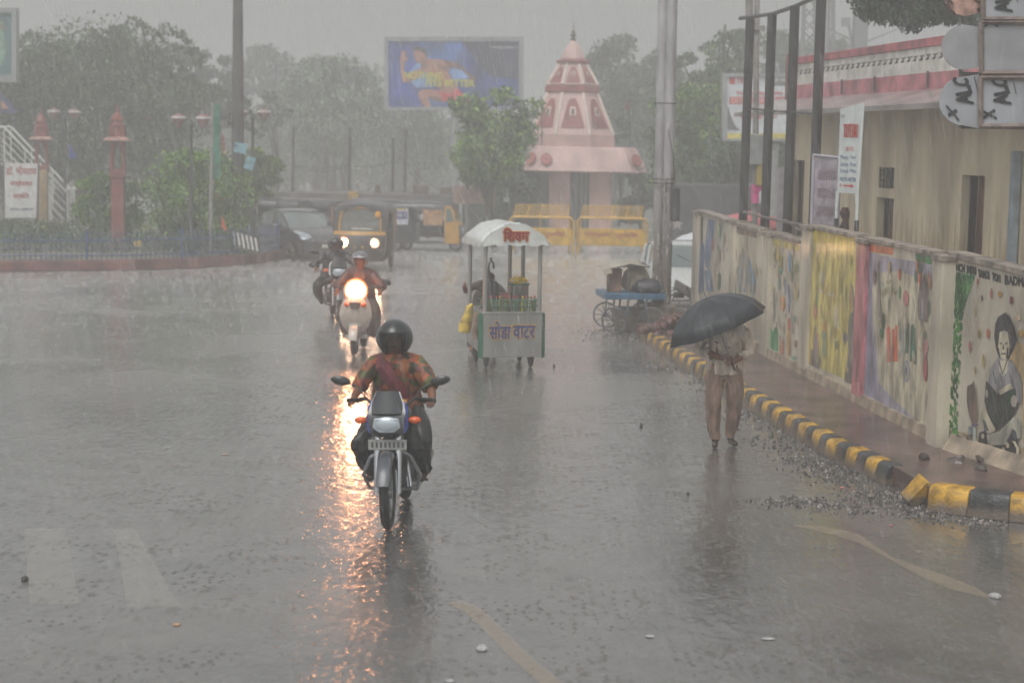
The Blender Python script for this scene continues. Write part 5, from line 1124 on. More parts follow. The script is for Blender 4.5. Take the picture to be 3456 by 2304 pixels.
for i, (x0, x1, yt, yb, Y, lb) in enumerate(((428, 560, 592, 640, 66, 'pale tent roof showing between the two front bushes'), (300, 385, 600, 645, 68, 'small pale tent roof behind the nearest red pillar'))):
    t = thing('tent', lb, 'tent', V((At((x0+x1)/2, 700, Y).x, Y, 0))); o_ = t.location; zt_, zb_ = At(500, yt, Y).z, At(500, yb, Y).z; hw_ = (At(x1, 600, Y).x-At(x0, 600, Y).x)/2
    q = MB(); q.loft([[V((x*hw_*r_, y*1.6*r_, z)) for x, y in ((-1,-1),(0,-1.1),(1,-1),(1,1),(0,1.1),(-1,1))] for r_, z in ((1, zb_-.1), (1.02, zb_), (.8, zb_+(zt_-zb_)*.6), (.5, zt_-.02), (.1, zt_))]); q.build('roof', M('tent_pale', (188, 178, 168), .6, .1), t)
    for sx_, sy_ in ((-1, -1), (1, -1), (-1, 1), (1, 1)): q = MB(); q.cyl((sx_*hw_*.95, sy_*1.5, 0), (sx_*hw_*.95, sy_*1.5, zb_), .04, n=6); q.build('pole', M('galvanised', (0,0,0)), t)

# ============================================================ PLANTS
def TP(px, Y, z=0): p = At(px, 700, Y); return V((p.x, Y, z))
def th(px_top, py_top, Y, z=0): return At(px_top, py_top, Y).z-z
# bushes on the island
tree('bush', 'dense leafy bush behind the nearest red pillar', TP(372, 47.5, .2), th(372, 585, 47.5, .2), 1.95, (84, 112, 34), 3, .06, crown0=.03, nclump=34, per=260, leaf=.055, cat='bush', depth=.8, trunks=2)
tree('round_bush', 'large rounded bright green bush in front of the tall dark pole', TP(675, 47), th(675, 500, 47, .2), 3.3, (98, 134, 34), 5, .08, crown0=.12, nclump=52, per=300, leaf=.055, cat='bush', depth=.8, trunks=2)
tree('small_tree', 'round topped little tree just right of the tall dark pole', TP(880, 53), th(880, 478, 53, .2), 1.6, (96, 118, 40), 6, .06, crown0=.45, nclump=24, per=260, leaf=.055, depth=.8)
tree('leafy_shrub', 'tall leafy shrub rising at the left of the nearest red pillar', TP(330, 50), th(335, 565, 50, .2), 1.2, (104, 132, 40), 16, .04, crown0=.2, nclump=14, per=200, leaf=.055, cat='bush')
rngh = np.random.default_rng(2); q = MB()
for i in range(46):
    u = i/45; x = -60+u*920; Y = 46+1.5*math.sin(i*1.7)
    c = TP(x, Y, .45); leaves(q, c, (.35, .35, .3+.1*math.sin(i*2.3)), 130, .05, rngh)
for i in range(20): c = TP(rngh.uniform(-80, 250), 49.5, .5); leaves(q, c, (.5, .4, .35), 160, .05, rngh)
tag(q.build('ground_cover', M('groundcover', (82, 100, 56), .6, .35, 1.5, island=.4), smooth=False), 'low hedge and ground cover growing inside the blue fence', 'ground cover', kind='stuff')
# trees behind, left to right
tree('spreading_tree', 'wide feathery spreading tree with drooping sprays at the left', TP(262, 62), th(262, 112, 62), 7.8, (84, 96, 64), 21, .26, crown0=.28, nclump=92, per=300, leaf=.075, trunks=3, sprays=70, droop=.8)
tree('spreading_tree', 'grey green spreading tree with a low crown right of the wide feathery tree', TP(570, 66), th(560, 290, 66), 4.8, (86, 98, 66), 22, .18, crown0=.3, nclump=46, per=260, leaf=.075, trunks=2, sprays=34, droop=.8)
tree('spreading_tree', 'dark tree cut by the left edge of the view', TP(-60, 64), th(0, 170, 64), 5, (50, 60, 42), 23, .2, crown0=.15, nclump=50, per=260, leaf=.085)
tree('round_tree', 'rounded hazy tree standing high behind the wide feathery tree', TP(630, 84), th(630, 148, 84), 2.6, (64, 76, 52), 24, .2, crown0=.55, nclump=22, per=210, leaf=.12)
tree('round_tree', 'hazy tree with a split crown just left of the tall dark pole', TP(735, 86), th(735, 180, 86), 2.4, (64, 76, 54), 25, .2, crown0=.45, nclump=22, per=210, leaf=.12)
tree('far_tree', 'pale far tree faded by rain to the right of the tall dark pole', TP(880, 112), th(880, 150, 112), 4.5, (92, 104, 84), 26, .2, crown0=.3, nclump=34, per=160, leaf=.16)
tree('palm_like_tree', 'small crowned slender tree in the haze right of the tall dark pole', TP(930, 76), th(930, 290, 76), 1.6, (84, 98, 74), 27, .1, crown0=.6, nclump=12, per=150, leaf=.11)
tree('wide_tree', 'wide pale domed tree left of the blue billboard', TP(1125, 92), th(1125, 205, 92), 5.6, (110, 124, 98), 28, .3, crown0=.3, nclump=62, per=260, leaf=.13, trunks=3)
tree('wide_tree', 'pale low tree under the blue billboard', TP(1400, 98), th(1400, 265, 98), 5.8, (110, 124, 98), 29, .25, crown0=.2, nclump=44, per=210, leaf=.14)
tree('leafy_tree', 'green drooping tree that overlaps the lower corner of the blue billboard', TP(1666, 54), th(1660, 285, 54), 2.55, (104, 130, 58), 30, .14, crown0=.34, nclump=40, per=240, leaf=.08, droop=.9, depth=.8)
tree('tall_tree', 'tall hazy tree behind the shrine at the right', TP(2080, 84), th(2060, 112, 84), 4.4, (88, 100, 78), 31, .25, crown0=.25, nclump=60, per=230, leaf=.12)
tree('tall_tree', 'hazy tree partly hidden by the grey double pole', TP(2215, 88), th(2200, 150, 88), 2.8, (88, 100, 78), 32, .2, crown0=.3, nclump=34, per=210, leaf=.12)
tree('cone_tree', 'small cone shaped tree right of the shrine spire', TP(2090, 70), th(2090, 385, 70), .9, (50, 68, 40), 33, .08, crown0=.1, nclump=16, per=150, leaf=.08, flat=1.1)
tree('dense_tree', 'dense bright green tree between the double pole and the white hoarding', TP(2375, 58), th(2375, 262, 58), 3.8, (88, 116, 34), 34, .2, crown0=.08, nclump=80, per=280, leaf=.085)
tree('dense_tree', 'dark bush under the white hoarding behind the wall end', TP(2560, 54), th(2560, 440, 54), 3.0, (54, 70, 38), 35, .15, crown0=.05, nclump=44, per=240, leaf=.08)
tree('open_tree', 'thin branched tree with clumped leaves above the white hoarding', TP(2440, 64), th(2420, 72, 64), 2.5, (90, 110, 62), 36, .12, crown0=.66, nclump=18, per=150, leaf=.09)
tree('open_tree', 'slim leaning tree left of the tallest clumped tree', TP(2330, 66), th(2325, 160, 66), 1.8, (86, 102, 64), 37, .1, crown0=.5, nclump=16, per=170, leaf=.09)
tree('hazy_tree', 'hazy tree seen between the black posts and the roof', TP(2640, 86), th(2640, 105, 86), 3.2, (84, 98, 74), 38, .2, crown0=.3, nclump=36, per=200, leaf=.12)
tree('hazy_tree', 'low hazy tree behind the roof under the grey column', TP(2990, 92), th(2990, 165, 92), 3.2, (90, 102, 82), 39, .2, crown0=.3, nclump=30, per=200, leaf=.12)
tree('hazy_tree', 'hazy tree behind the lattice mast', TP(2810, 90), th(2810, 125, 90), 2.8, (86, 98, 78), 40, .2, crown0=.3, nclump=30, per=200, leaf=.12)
tree('roadside_shrub', 'dark shrub at the left side of the shrine porch', TP(1715, 60), th(1715, 520, 60), 1.8, (54, 72, 40), 41, .1, crown0=.1, nclump=26, per=200, leaf=.08, cat='bush')
tree('roadside_shrub', 'pale shrub between the shrine and the double pole', TP(2165, 64), th(2165, 560, 64), 1.7, (72, 88, 50), 42, .1, crown0=.1, nclump=26, per=200, leaf=.08, cat='bush')
# far wood that closes the view as one mass
q = MB(); rngf = np.random.default_rng(77)
for i in range(120):
    px = -300+i*33+rngf.uniform(-20, 20); Y = rngf.uniform(106, 130); h_ = At(px, rngf.uniform(330, 480), Y).z
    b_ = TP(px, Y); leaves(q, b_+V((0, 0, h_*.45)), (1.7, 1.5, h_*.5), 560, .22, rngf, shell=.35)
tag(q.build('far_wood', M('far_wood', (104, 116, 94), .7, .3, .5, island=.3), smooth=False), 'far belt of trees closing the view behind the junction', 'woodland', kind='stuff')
# tree that hangs in at the top right
rngq = np.random.default_rng(91); rq = random.Random(91)
ht = thing('overhanging_tree', 'dark drooping tree crown hanging in above the roof at the top right', 'tree', V((At(3330, 700, 30).x+1.2, 31.5, 0))); o_ = ht.location
q = MB(); q.tube([(0, 0, 0), (-.1, 0, 2.5), (-.5, 0, 4.6), (-1.4, -.3, 6.0)], [.2, .17, .13, .08], 8)
for i in range(12):
    e = At(rq.uniform(2880, 3330), rq.uniform(-140, 40), 30)-o_; q.tube([V((-.5, 0, 4.6)), (V((-.5, 0, 4.6))+e)/2+V((0, 0, .5)), e], [.09, .05, .015], 6)
q.build('trunk', M('bark78', (78, 70, 62), .85), ht)
q = MB()
for i in range(120):
    px = rq.uniform(2880, 3300); lim = 20+75*math.sin(max(0, min(1, (px-2850)/420))*math.pi*.62) ; py = rq.uniform(-260, lim)
    c = At(px, py, rq.uniform(28.6, 31.5))-o_; leaves(q, c, (.22, .22, .17), 210, .045, rngq, 0, 1.4, .1)
q.build('crown', M('hang_leaf', (50, 68, 42), .5, .4, 2, island=.5), ht, smooth=False)
# ============================================================ SHED ROOF, BARRICADES, BOARDS
shd = thing('long_shed', 'long low grey shed roof running behind the parked rickshaws', 'shed', V((At(1230, 700, 60).x, 60, 0))); o_ = shd.location
zr1 = At(1100, 652, 60).z; q = MB(); xa, xb = At(926, 600, 60).x-o_.x, At(1545, 600, 60).x-o_.x
q.box(((xa+xb)/2, .8, zr1-.12), (xb-xa, 3, .28)); q.build('roof', M('shed_roof', (104, 100, 98), .6, .2, 2), shd, bevel=.01)
q = MB(); q.box(((xa+xb)/2, 1.8, (zr1-.3)/2), (xb-xa, .2, zr1-.3)); q.build('wall', M('shed_wall', (86, 82, 82), .8, .3, 1), shd)
q = MB(); q.box((xa-1, .3, zr1-.75), (2.4, 2.6, .1), 0, (R(6), 0, 0)); q.box((xa+.4, -.3, zr1-.62), (2.2, 1.6, .06), 0, (R(10), 0, 0)); q.box((xa+4.5, -.4, zr1-.62), (3.2, 1.6, .06), 0, (R(10), 0, 0)); q.build('awning', M('awning_pale', (176, 172, 168), .4, .15, 2, coat=.2), shd)
q = MB()
for px, w_, h_ in ((1420, .5, .32), (1273, .14, .3), (1505, .4, .28)): q = MB(); x = At(px, 600, 60).x-o_.x; q.box((x, .3, zr1+h_/2), (w_, .5, h_)); q.build('roof_tank', M('tank_brown', (104, 84, 74), .6, .2, 3), shd, bevel=.03)
q = MB(); x = At(1192, 600, 59).x-o_.x; q.box((x, -.9, At(1192, 662, 59).z), (.36, .2, .3)); q.build('yellow_crate', M('crate_yellow', (182, 144, 62), .5, .3, 6), shd, bevel=.02)
for i in range(7):
    q = MB(); q.cyl((xa+.3+i*(xb-xa-.6)/6, -.6, 0), (xa+.3+i*(xb-xa-.6)/6, -.6, zr1-.25), .05, n=8); q.build('column', M('far_pole', (0,0,0)), shd)
ab = thing('advert_board', 'faded red and white board on thin legs below the green tree', 'sign', V((At(1598, 700, 55).x, 55, 0))); o_ = ab.location
q = MB(); q.prism([At(1530, 688, 55)-o_, At(1671, 688, 55)-o_, At(1671, 626, 55)-o_, At(1530, 626, 55)-o_], (0, .04, 0)); q.build('board', M('faded_board', (168, 140, 130), .6, .3, 8), ab, smooth=False)
q = MB(); rq = random.Random(4)
for i in range(18):
    x = rq.uniform(1540, 1650); y = rq.uniform(638, 676); w_ = rq.uniform(4, 12); h_ = rq.uniform(4, 12); q.poly([At(x+a*w_, y+b_*h_, 54.98-.001*i)-o_ for a, b_ in ((-.5, .4), (.2, .5), (.5, 0), (.1, -.5), (-.4, -.3))], i % 3)
q.build('faded_print', [M('fade_red', (160, 84, 66), .6, .3, 20), M('fade_orange', (180, 126, 84), .6, .3, 20), M('fade_green', (126, 134, 106), .6, .3, 20)], ab, smooth=False)
q = MB()
for px in (1534, 1574, 1668): q.tube([At(px, 626, 55.05)-o_, V((At(px, 700, 55).x-o_.x, .05, 0))], .025, 6)
q.tube([At(1575, 690, 55.05)-o_, At(1640, 770, 55.05)-o_], .015, 5); q.tube([At(1660, 690, 55.05)-o_, At(1600, 770, 55.05)-o_], .015, 5); q.build('leg', M('leg_grey', (140, 136, 132), .5), ab)
q = MB(); c = At(1603, 598, 56.5); rx = (At(1642, 600, 56.5).x-At(1565, 600, 56.5).x)/2
q.lathe([(rx*.96, -.32), (rx, -.28), (rx, -.1), (rx*1.03, -.06), (rx, -.02), (rx, .12), (rx*.9, .2), (rx*.5, .27), (.1, .3), (.1, .34), (.02, .35)], (0, 0, 0), 24)
o = q.build('water_tank', M('tank_green', (48, 104, 76), .45, .25, 3)); o.location = c; tag(o, 'round green plastic water tank under the leafy tree beside the billboard pole', 'water tank')
q = MB(); q.box((0, 0, (c.z-.33)/2), (rx*2.1, rx*2.1, c.z-.34)); o = q.build('tank_stand', M('stand_dark', (78, 82, 76), .7, .3, 3), bevel=.02); o.location = (c.x, c.y, 0); tag(o, 'dark block stand carrying the green water tank', 'stand')

m_yb = M('barricade_yellow', (206, 160, 36), .4, .2, 5, .2, 30, coat=.1); m_yt = M('barricade_text', (176, 84, 44), .5, .2, 20)
def barricade(px0, px1, ybot, label):
    a, b_ = G(px0, ybot), G(px1, ybot+4); t = thing('police_barricade', label, 'barricade', a, math.atan2(b_.y-a.y, b_.x-a.x), 'yellow road barricades in front of the shrine')
    Wd = (b_-a).length; H = 1.04
    q = MB()
    q.tube([(.02, -.12, 0), (.02, -.06, H-.1), (.1, -.02, H), (Wd-.1, -.02, H), (Wd-.02, -.06, H-.1), (Wd-.02, -.12, 0)], .032, 8)
    q.tube([(.14, .22, 0), (.12, .02, H-.02)], .03, 8); q.tube([(Wd-.14, .22, 0), (Wd-.12, .02, H-.02)], .03, 8)
    q.tube([(.1, -.06, H-.1), (.1, -.1, .1)], .02, 6); q.tube([(Wd-.14, -.06, H-.1), (Wd-.14, -.1, .1)], .02, 6); q.build('frame', m_yb, t)
    q = MB(); q.box((Wd/2, -.09, .49), (Wd-.14, .02, .5)); q.build('panel', m_yb, t, bevel=.004)
    q = MB(); text(q, 'राजस्थान', (Wd*.12, -.103, .47), (Wd*.46, -.103, .47), (Wd*.12, -.103, .61), 0, .006); text(q, 'पुलिस', (Wd*.54, -.103, .47), (Wd*.86, -.103, .47), (Wd*.54, -.103, .63), 0, .006); q.build('lettering', m_yt, t, smooth=False)
    q = MB(); h2 = .36
    for k in range(5): x = .12+(Wd-.34)*k/4; q.tube([(x, 0, H), (x+.09, .12, H+h2)], .014, 5)
    q.tube([(.12, 0, H+.02), (Wd-.2, 0, H+.02)], .014, 5); q.tube([(.21, .12, H+h2), (Wd-.13, .12, H+h2)], .012, 5)
    for k in range(5): z = (k+.7)/5.5; q.tube([(.12+.09*z, .12*z, H+h2*z), (Wd-.22+.09*z, .12*z, H+h2*z)], .01, 4)
    for k in range(36): x = .14+(Wd-.38)*k/35; q.tube([(x, 0, H), (x+.09, .12, H+h2)], .006, 3)
    q.build('top_mesh', m_yb, t)
    q = MB()
    for k in (.48, .74): q.tube([(Wd*k, -.05, .74), (Wd*k, -.03, H)], .014, 5)
    q.build('stay', m_yb, t); return t
barricade(1716, 1936, 852, 'yellow road barricade behind the cart, left one of the pair'); barricade(1944, 2184, 855, 'yellow road barricade beside the steel pole, right one of the pair')

# ============================================================ VEHICLES
m_tyre = M('tyre', (34, 34, 35), .55, .2, 20, .4, 60); m_chr = M('chrome', (190, 192, 196), .15, .05, 5, metal=1.0); m_bkp = M('black_plastic', (30, 30, 32), .3, .15, 8, coat=.4); m_lens = M('lens', (186, 196, 204), .08, .05, 3, coat=.8, metal=.3)
m_glass = M('car_glass', (104, 118, 116), .06, .1, 1, coat=1.0); m_alloy = M('alloy', (150, 152, 154), .3, .1, 5, metal=.7)
m_amber = M('amber', (226, 92, 20), .25, .1, 5, coat=.5)
def lampmat(name, col, es):
    return M(name, col, .3, 0, 5, emit=col, es=es)
def wheel(t, y, r, w, name='wheel', x=0, spokes=6, rimr=.62, mt=None):
    q = MB(); q.torus((x, y, r), r-w/2, w/2, 0, 30, 10, None, .92); o = q.build(name, m_tyre, t)
    q = MB(); q.torus((x, y, r), r-w*.95, w*.22, 0, 30, 8); q.cyl((x-w*.45, y, r), (x+w*.45, y, r), .045, n=12)
    for k in range(spokes):
        a = 2*math.pi*k/spokes; q.tube([(x, y, r), (x, y+math.cos(a)*(r-w*.95), r+math.sin(a)*(r-w*.95))], .014 if spokes < 10 else .004, 5)
    q.build('rim', mt or m_alloy, o); return o
def motorbike(label, loc, rz, accent=(40, 70, 140), lean=0, sc=1, group=None, mir=True):
    t = thing('motorbike', label, 'motorbike', loc, rz, group, sc=sc); t.rotation_euler = (0, lean, rz)
    wheel(t, -.66, .30, .085, 'front_wheel'); wheel(t, .62, .30, .1, 'rear_wheel')
    q = MB(); 
    rg = []
    for k in range(9):
        a = R(20+k*17); rr = .345
        rg.append([V((x*.062, -.66+math.cos(a)*-rr*(1 if 1 else 1), .30+math.sin(a)*rr)) + V((0, -math.cos(a)*dz, math.sin(a)*dz)) for x, dz in ((-1, -.03), (-.8, 0), (0, .015), (.8, 0), (1, -.03), (0, -.02))])
    q.loft(rg); q.build('front_mudguard', M('mudguard_grey', (70, 74, 80), .3, .15, coat=.4), t)
    q = MB()
    for s_ in (-1, 1): q.tube([(s_*.09, -.66, .30), (s_*.088, -.60, .62), (s_*.085, -.50, .92)], [.026, .03, .022], 10)
    q.box((0, -.52, .84), (.22, .05, .035)); q.build('fork', m_chr, t)
    q = MB(); q.box((0, -.62, .70), (.32, .012, .085)); o = q.build('number_plate', M('plate_grey', (150, 152, 148), .4, .15, 10), t, bevel=.004)
    q = MB(); 
    for i in range(8): q.box((-.125+i*.036, -.6275, .70), (.016, .003, .045))
    q.build('plate_marks', M('plate_ink', (66, 66, 68), .5), o, smooth=False)
    # cowl, headlight, visor
    q = MB()
    q.loft([[V((x*w_, y, z)) for x in (-1, -.72, -.25, .25, .72, 1)]+[V((x*w_*.8, y+.1, z+.0)) for x in (1, .4, -.4, -1)] for w_, y, z in ((.09, -.60, .76), (.135, -.66, .80), (.15, -.67, .90), (.155, -.62, .98), (.12, -.56, 1.08), (.10, -.53, 1.13))])
    cw = q.build('headlamp_cowl', M('cowl_black', (26, 28, 34), .22, .2, 4, coat=.7), t, angle=50)
    q = MB(); q.ell((0, -.665, .875), (.112, .035, .068), 0, 18, 10); q.prism([(-.1, -.69, .93), (-.12, -.675, .85), (-.06, -.69, .81), (.06, -.69, .81), (.12, -.675, .85), (.1, -.69, .93)], (0, .03, 0)); q.build('headlight', m_lens, cw, bevel=.01)
    q = MB()
    for s_ in (-1, 1): q.prism([(s_*.14, -.645, .80), (s_*.165, -.6, .84), (s_*.16, -.56, 1.0), (s_*.13, -.56, 1.06), (s_*.145, -.62, .95)], (s_*.008, 0, 0))
    q.build('side_stripe', M('accent%d' % accent[2], accent, .3, .1, coat=.5), cw, smooth=False)
    q = MB(); q.loft([[V((x*w_, y-.02*(1-x*x), z)) for x in (-1, -.6, 0, .6, 1)]+[V((x*w_, y-.02*(1-x*x)+.008, z)) for x in (1, .6, 0, -.6, -1)] for w_, y, z in ((.125, -.655, .965), (.125, -.61, 1.05), (.09, -.565, 1.14))]); q.build('visor', M('visor_smoke', (44, 48, 52), .35, .1, spec=.3), cw)
    # tank, engine, frame, seat, tail
    q = MB(); q.loft([[V((math.cos(a)*w_, y, z+math.sin(a)*h_)) for a in [2*math.pi*k/14 for k in range(14)]] for w_, y, z, h_ in ((.08, -.42, .86, .06), (.14, -.36, .88, .10), (.16, -.2, .9, .12), (.15, -.02, .86, .1), (.09, .1, .8, .06))]); q.build('fuel_tank', M('tank_dark', (30, 36, 54), .2, .2, 4, coat=.7), t)
    q = MB(); q.loft([[V((math.cos(a)*w_, y, z+math.sin(a)*h_)) for a in [2*math.pi*k/12 for k in range(12)]] for w_, y, z, h_ in ((.09, .0, .78, .03), (.13, .1, .79, .045), (.14, .4, .82, .045), (.12, .66, .86, .04), (.06, .74, .88, .02))]); q.build('seat', M('seat_black', (34, 34, 36), .45, .2, 10, .2, 60, coat=.2), t)
    q = MB(); q.box((0, -.1, .42), (.24, .32, .26)); q.box((0, -.16, .62), (.17, .16, .18)); q.cyl((-.17, -.05, .38), (.17, -.05, .38), .1, n=16)
    for i in range(5): q.box((0, -.17, .55+i*.03), (.21, .2, .012))
    q.build('engine', M('engine_grey', (84, 84, 86), .4, .3, 10, metal=.5), t, bevel=.012)
    q = MB()
    q.tube([(0, -.48, .9), (0, -.28, .5), (0, -.05, .26)], .025, 8); q.tube([(0, -.42, .86), (0, .1, .74), (0, .7, .82)], .022, 8)
    for s_ in (-1, 1): q.tube([(s_*.06, .0, .36), (s_*.1, .62, .30)], .022, 8); q.tube([(s_*.14, .5, .78), (s_*.13, .6, .34)], .028, 8)
    q.build('frame', M('frame_black', (38, 38, 40), .4), t)
    q = MB(); q.tube([(.1, -.18, .5), (.14, -.28, .3), (.16, .0, .22), (.18, .5, .3), (.19, .85, .38)], [.025, .025, .03, .045, .05], 10); q.build('exhaust', m_chr, t)
    q = MB()
    for s_ in (-1, 1): q.tube([(s_*.05, -.36, .62), (s_*.17, -.40, .56), (s_*.24, -.36, .40), (s_*.2, -.3, .28), (s_*.06, -.26, .26)], .017, 8)
    q.build('crash_guard', M('guard_steel', (158, 162, 166), .25, .1, metal=.8), t)
    q = MB(); q.tube([(-.37, -.30, 1.02), (-.2, -.38, 1.05), (-.1, -.46, .98), (.1, -.46, .98), (.2, -.38, 1.05), (.37, -.30, 1.02)], .014, 8)
    hb = q.build('handlebar', m_bkp, t)
    q = MB()
    for s_ in (-1, 1): q.cyl((s_*.37, -.30, 1.02), (s_*.24, -.36, 1.04), .021, n=10); q.tube([(s_*.22, -.40, 1.06), (s_*.3, -.40, 1.05), (s_*.38, -.36, 1.03)], .007, 5)
    q.build('grip', M('rubber', (26, 26, 26), .7), hb)
    if mir:
        for s_ in (-1, 1):
            q = MB(); q.tube([(s_*.2, -.38, 1.05), (s_*.27, -.36, 1.14), (s_*.36, -.34, 1.19)], .007, 6); q.loft([[V((s_*(.42+math.cos(a)*w_), y, 1.2+math.sin(a)*h_+.012*math.cos(a))) for a in [2*math.pi*k/14 for k in range(14)]] for w_, y, h_ in ((.03, -.39, .015), (.075, -.375, .038), (.085, -.355, .042), (.08, -.345, .038))]); q.build('mirror', m_bkp, t)
    for s_ in (-1, 1):
        q = MB(); q.tube([(s_*.1, -.56, .9), (s_*.19, -.57, .9)], .009, 6, 1); q.ell((s_*.225, -.58, .9), (.055, .035, .032), 0, 12, 8); q.build('indicator', [m_amber, m_bkp], t)
    q = MB()
    for s_ in (-1, 1): q.cyl((s_*.1, .02, .3), (s_*.27, .02, .29), .012, n=6)
    q.build('footrest', m_bkp, t); return t

def helmet(parent, c, r, mtl, open_face=True, rot=(0, 0, 0), vis=None, deep=1.0, shield=False):
    q = MB(); c = V(c); m = Euler(rot).to_matrix(); nu, nv = 26, 18; vs = []; fs = []; keep = {}
    for j in range(nv+1):
        a = math.pi/2 - (math.pi*.80)*j/nv*deep
        for k in range(nu):
            w = 2*math.pi*k/nu; p_ = V((math.cos(a)*math.cos(w)*r, math.cos(a)*math.sin(w)*r*1.14, math.sin(a)*r*1.08)); 
            if math.sin(a) < -.2: p_.x *= 1-.1*(-math.sin(a)-.2); 
            vs.append(c+m @ p_)
    for j in range(nv):
        for k in range(nu):
            w = 2*math.pi*(k+.5)/nu; a = math.pi/2-(math.pi*.80)*(j+.5)/nv*deep
            front = math.sin(w) < -.62
            if open_face and front and a < R(14): continue
            fs.append((j*nu+k, j*nu+(k+1) % nu, (j+1)*nu+(k+1) % nu, (j+1)*nu+k))
    q.add(vs, fs); o = q.build('helmet', mtl, parent, angle=60); s_ = o.modifiers.new('s', 'SOLIDIFY'); s_.thickness = .012; s_.offset = -1
    if shield:
        q = MB(); q.loft([[c+m @ V((math.sin(u)*r*1.0*math.cos(a)**.5, -math.cos(u)*r*1.16*math.cos(a)**.5, math.sin(a)*r*1.06)) for u in [R(-58+116*i/8) for i in range(9)]] for a in (R(20), R(5), R(-12), R(-28), R(-42))], cap=False, closed=False)
        p2 = q.build('face_shield', M('shield_smoke', (40, 30, 28), .25, .2, 4, coat=.3, alpha=.55), o, angle=60); return o
    q = MB(); rg = []
    for j in range(5):
        a = R(26-j*2); w0 = R(-90)
        rg.append([c+m @ V((math.sin(u)*r*1.02*math.cos(a), -math.cos(u)*r*(1.16+.07*j/2)*math.cos(a), math.sin(a)*r*1.08)) for u in [R(-62+124*i/8) for i in range(9)]])
    q.loft(rg, cap=False, closed=False); p2 = q.build('peak', vis or mtl, o, angle=60); s_ = p2.modifiers.new('s', 'SOLIDIFY'); s_.thickness = .006
    return o
def facemesh(mb, c, m, mi_skin, mi_dark, s=1.0):
    """nose, brows, eyes, mouth and ears added to a head that looks along -Y of m"""
    P = lambda x, y, z: V(c)+m @ (V((x, y, z))*s)
    mb.loft([[P(x*w_, y, z) for x, y in ((-1, -.092), (0, -.092-d), (1, -.092))] for w_, d, z in ((.006, .004, .022), (.011, .018, -.005), (.016, .03, -.026), (.012, .006, -.034))], mi_skin, cap=False, closed=False)
    for s_ in (-1, 1):
        mb.ell(P(s_*.032, -.086, .012), (.014*s, .007*s, .007*s), mi_dark, 10, 6); mb.ell(P(s_*.034, -.088, .03), (.02*s, .006*s, .004*s), mi_dark, 8, 4); mb.ell(P(s_*.078, .0, 0), (.01*s, .02*s, .03*s), mi_skin, 8, 6)
    mb.ell(P(0, -.088, -.056), (.025*s, .008*s, .007*s), mi_dark, 10, 5)
m_skin = M('skin', (126, 84, 62), .45, .12, 8, .15, 50); m_skd = M('face_dark', (58, 38, 32), .6)  # dark tone for eyes, brows and mouth
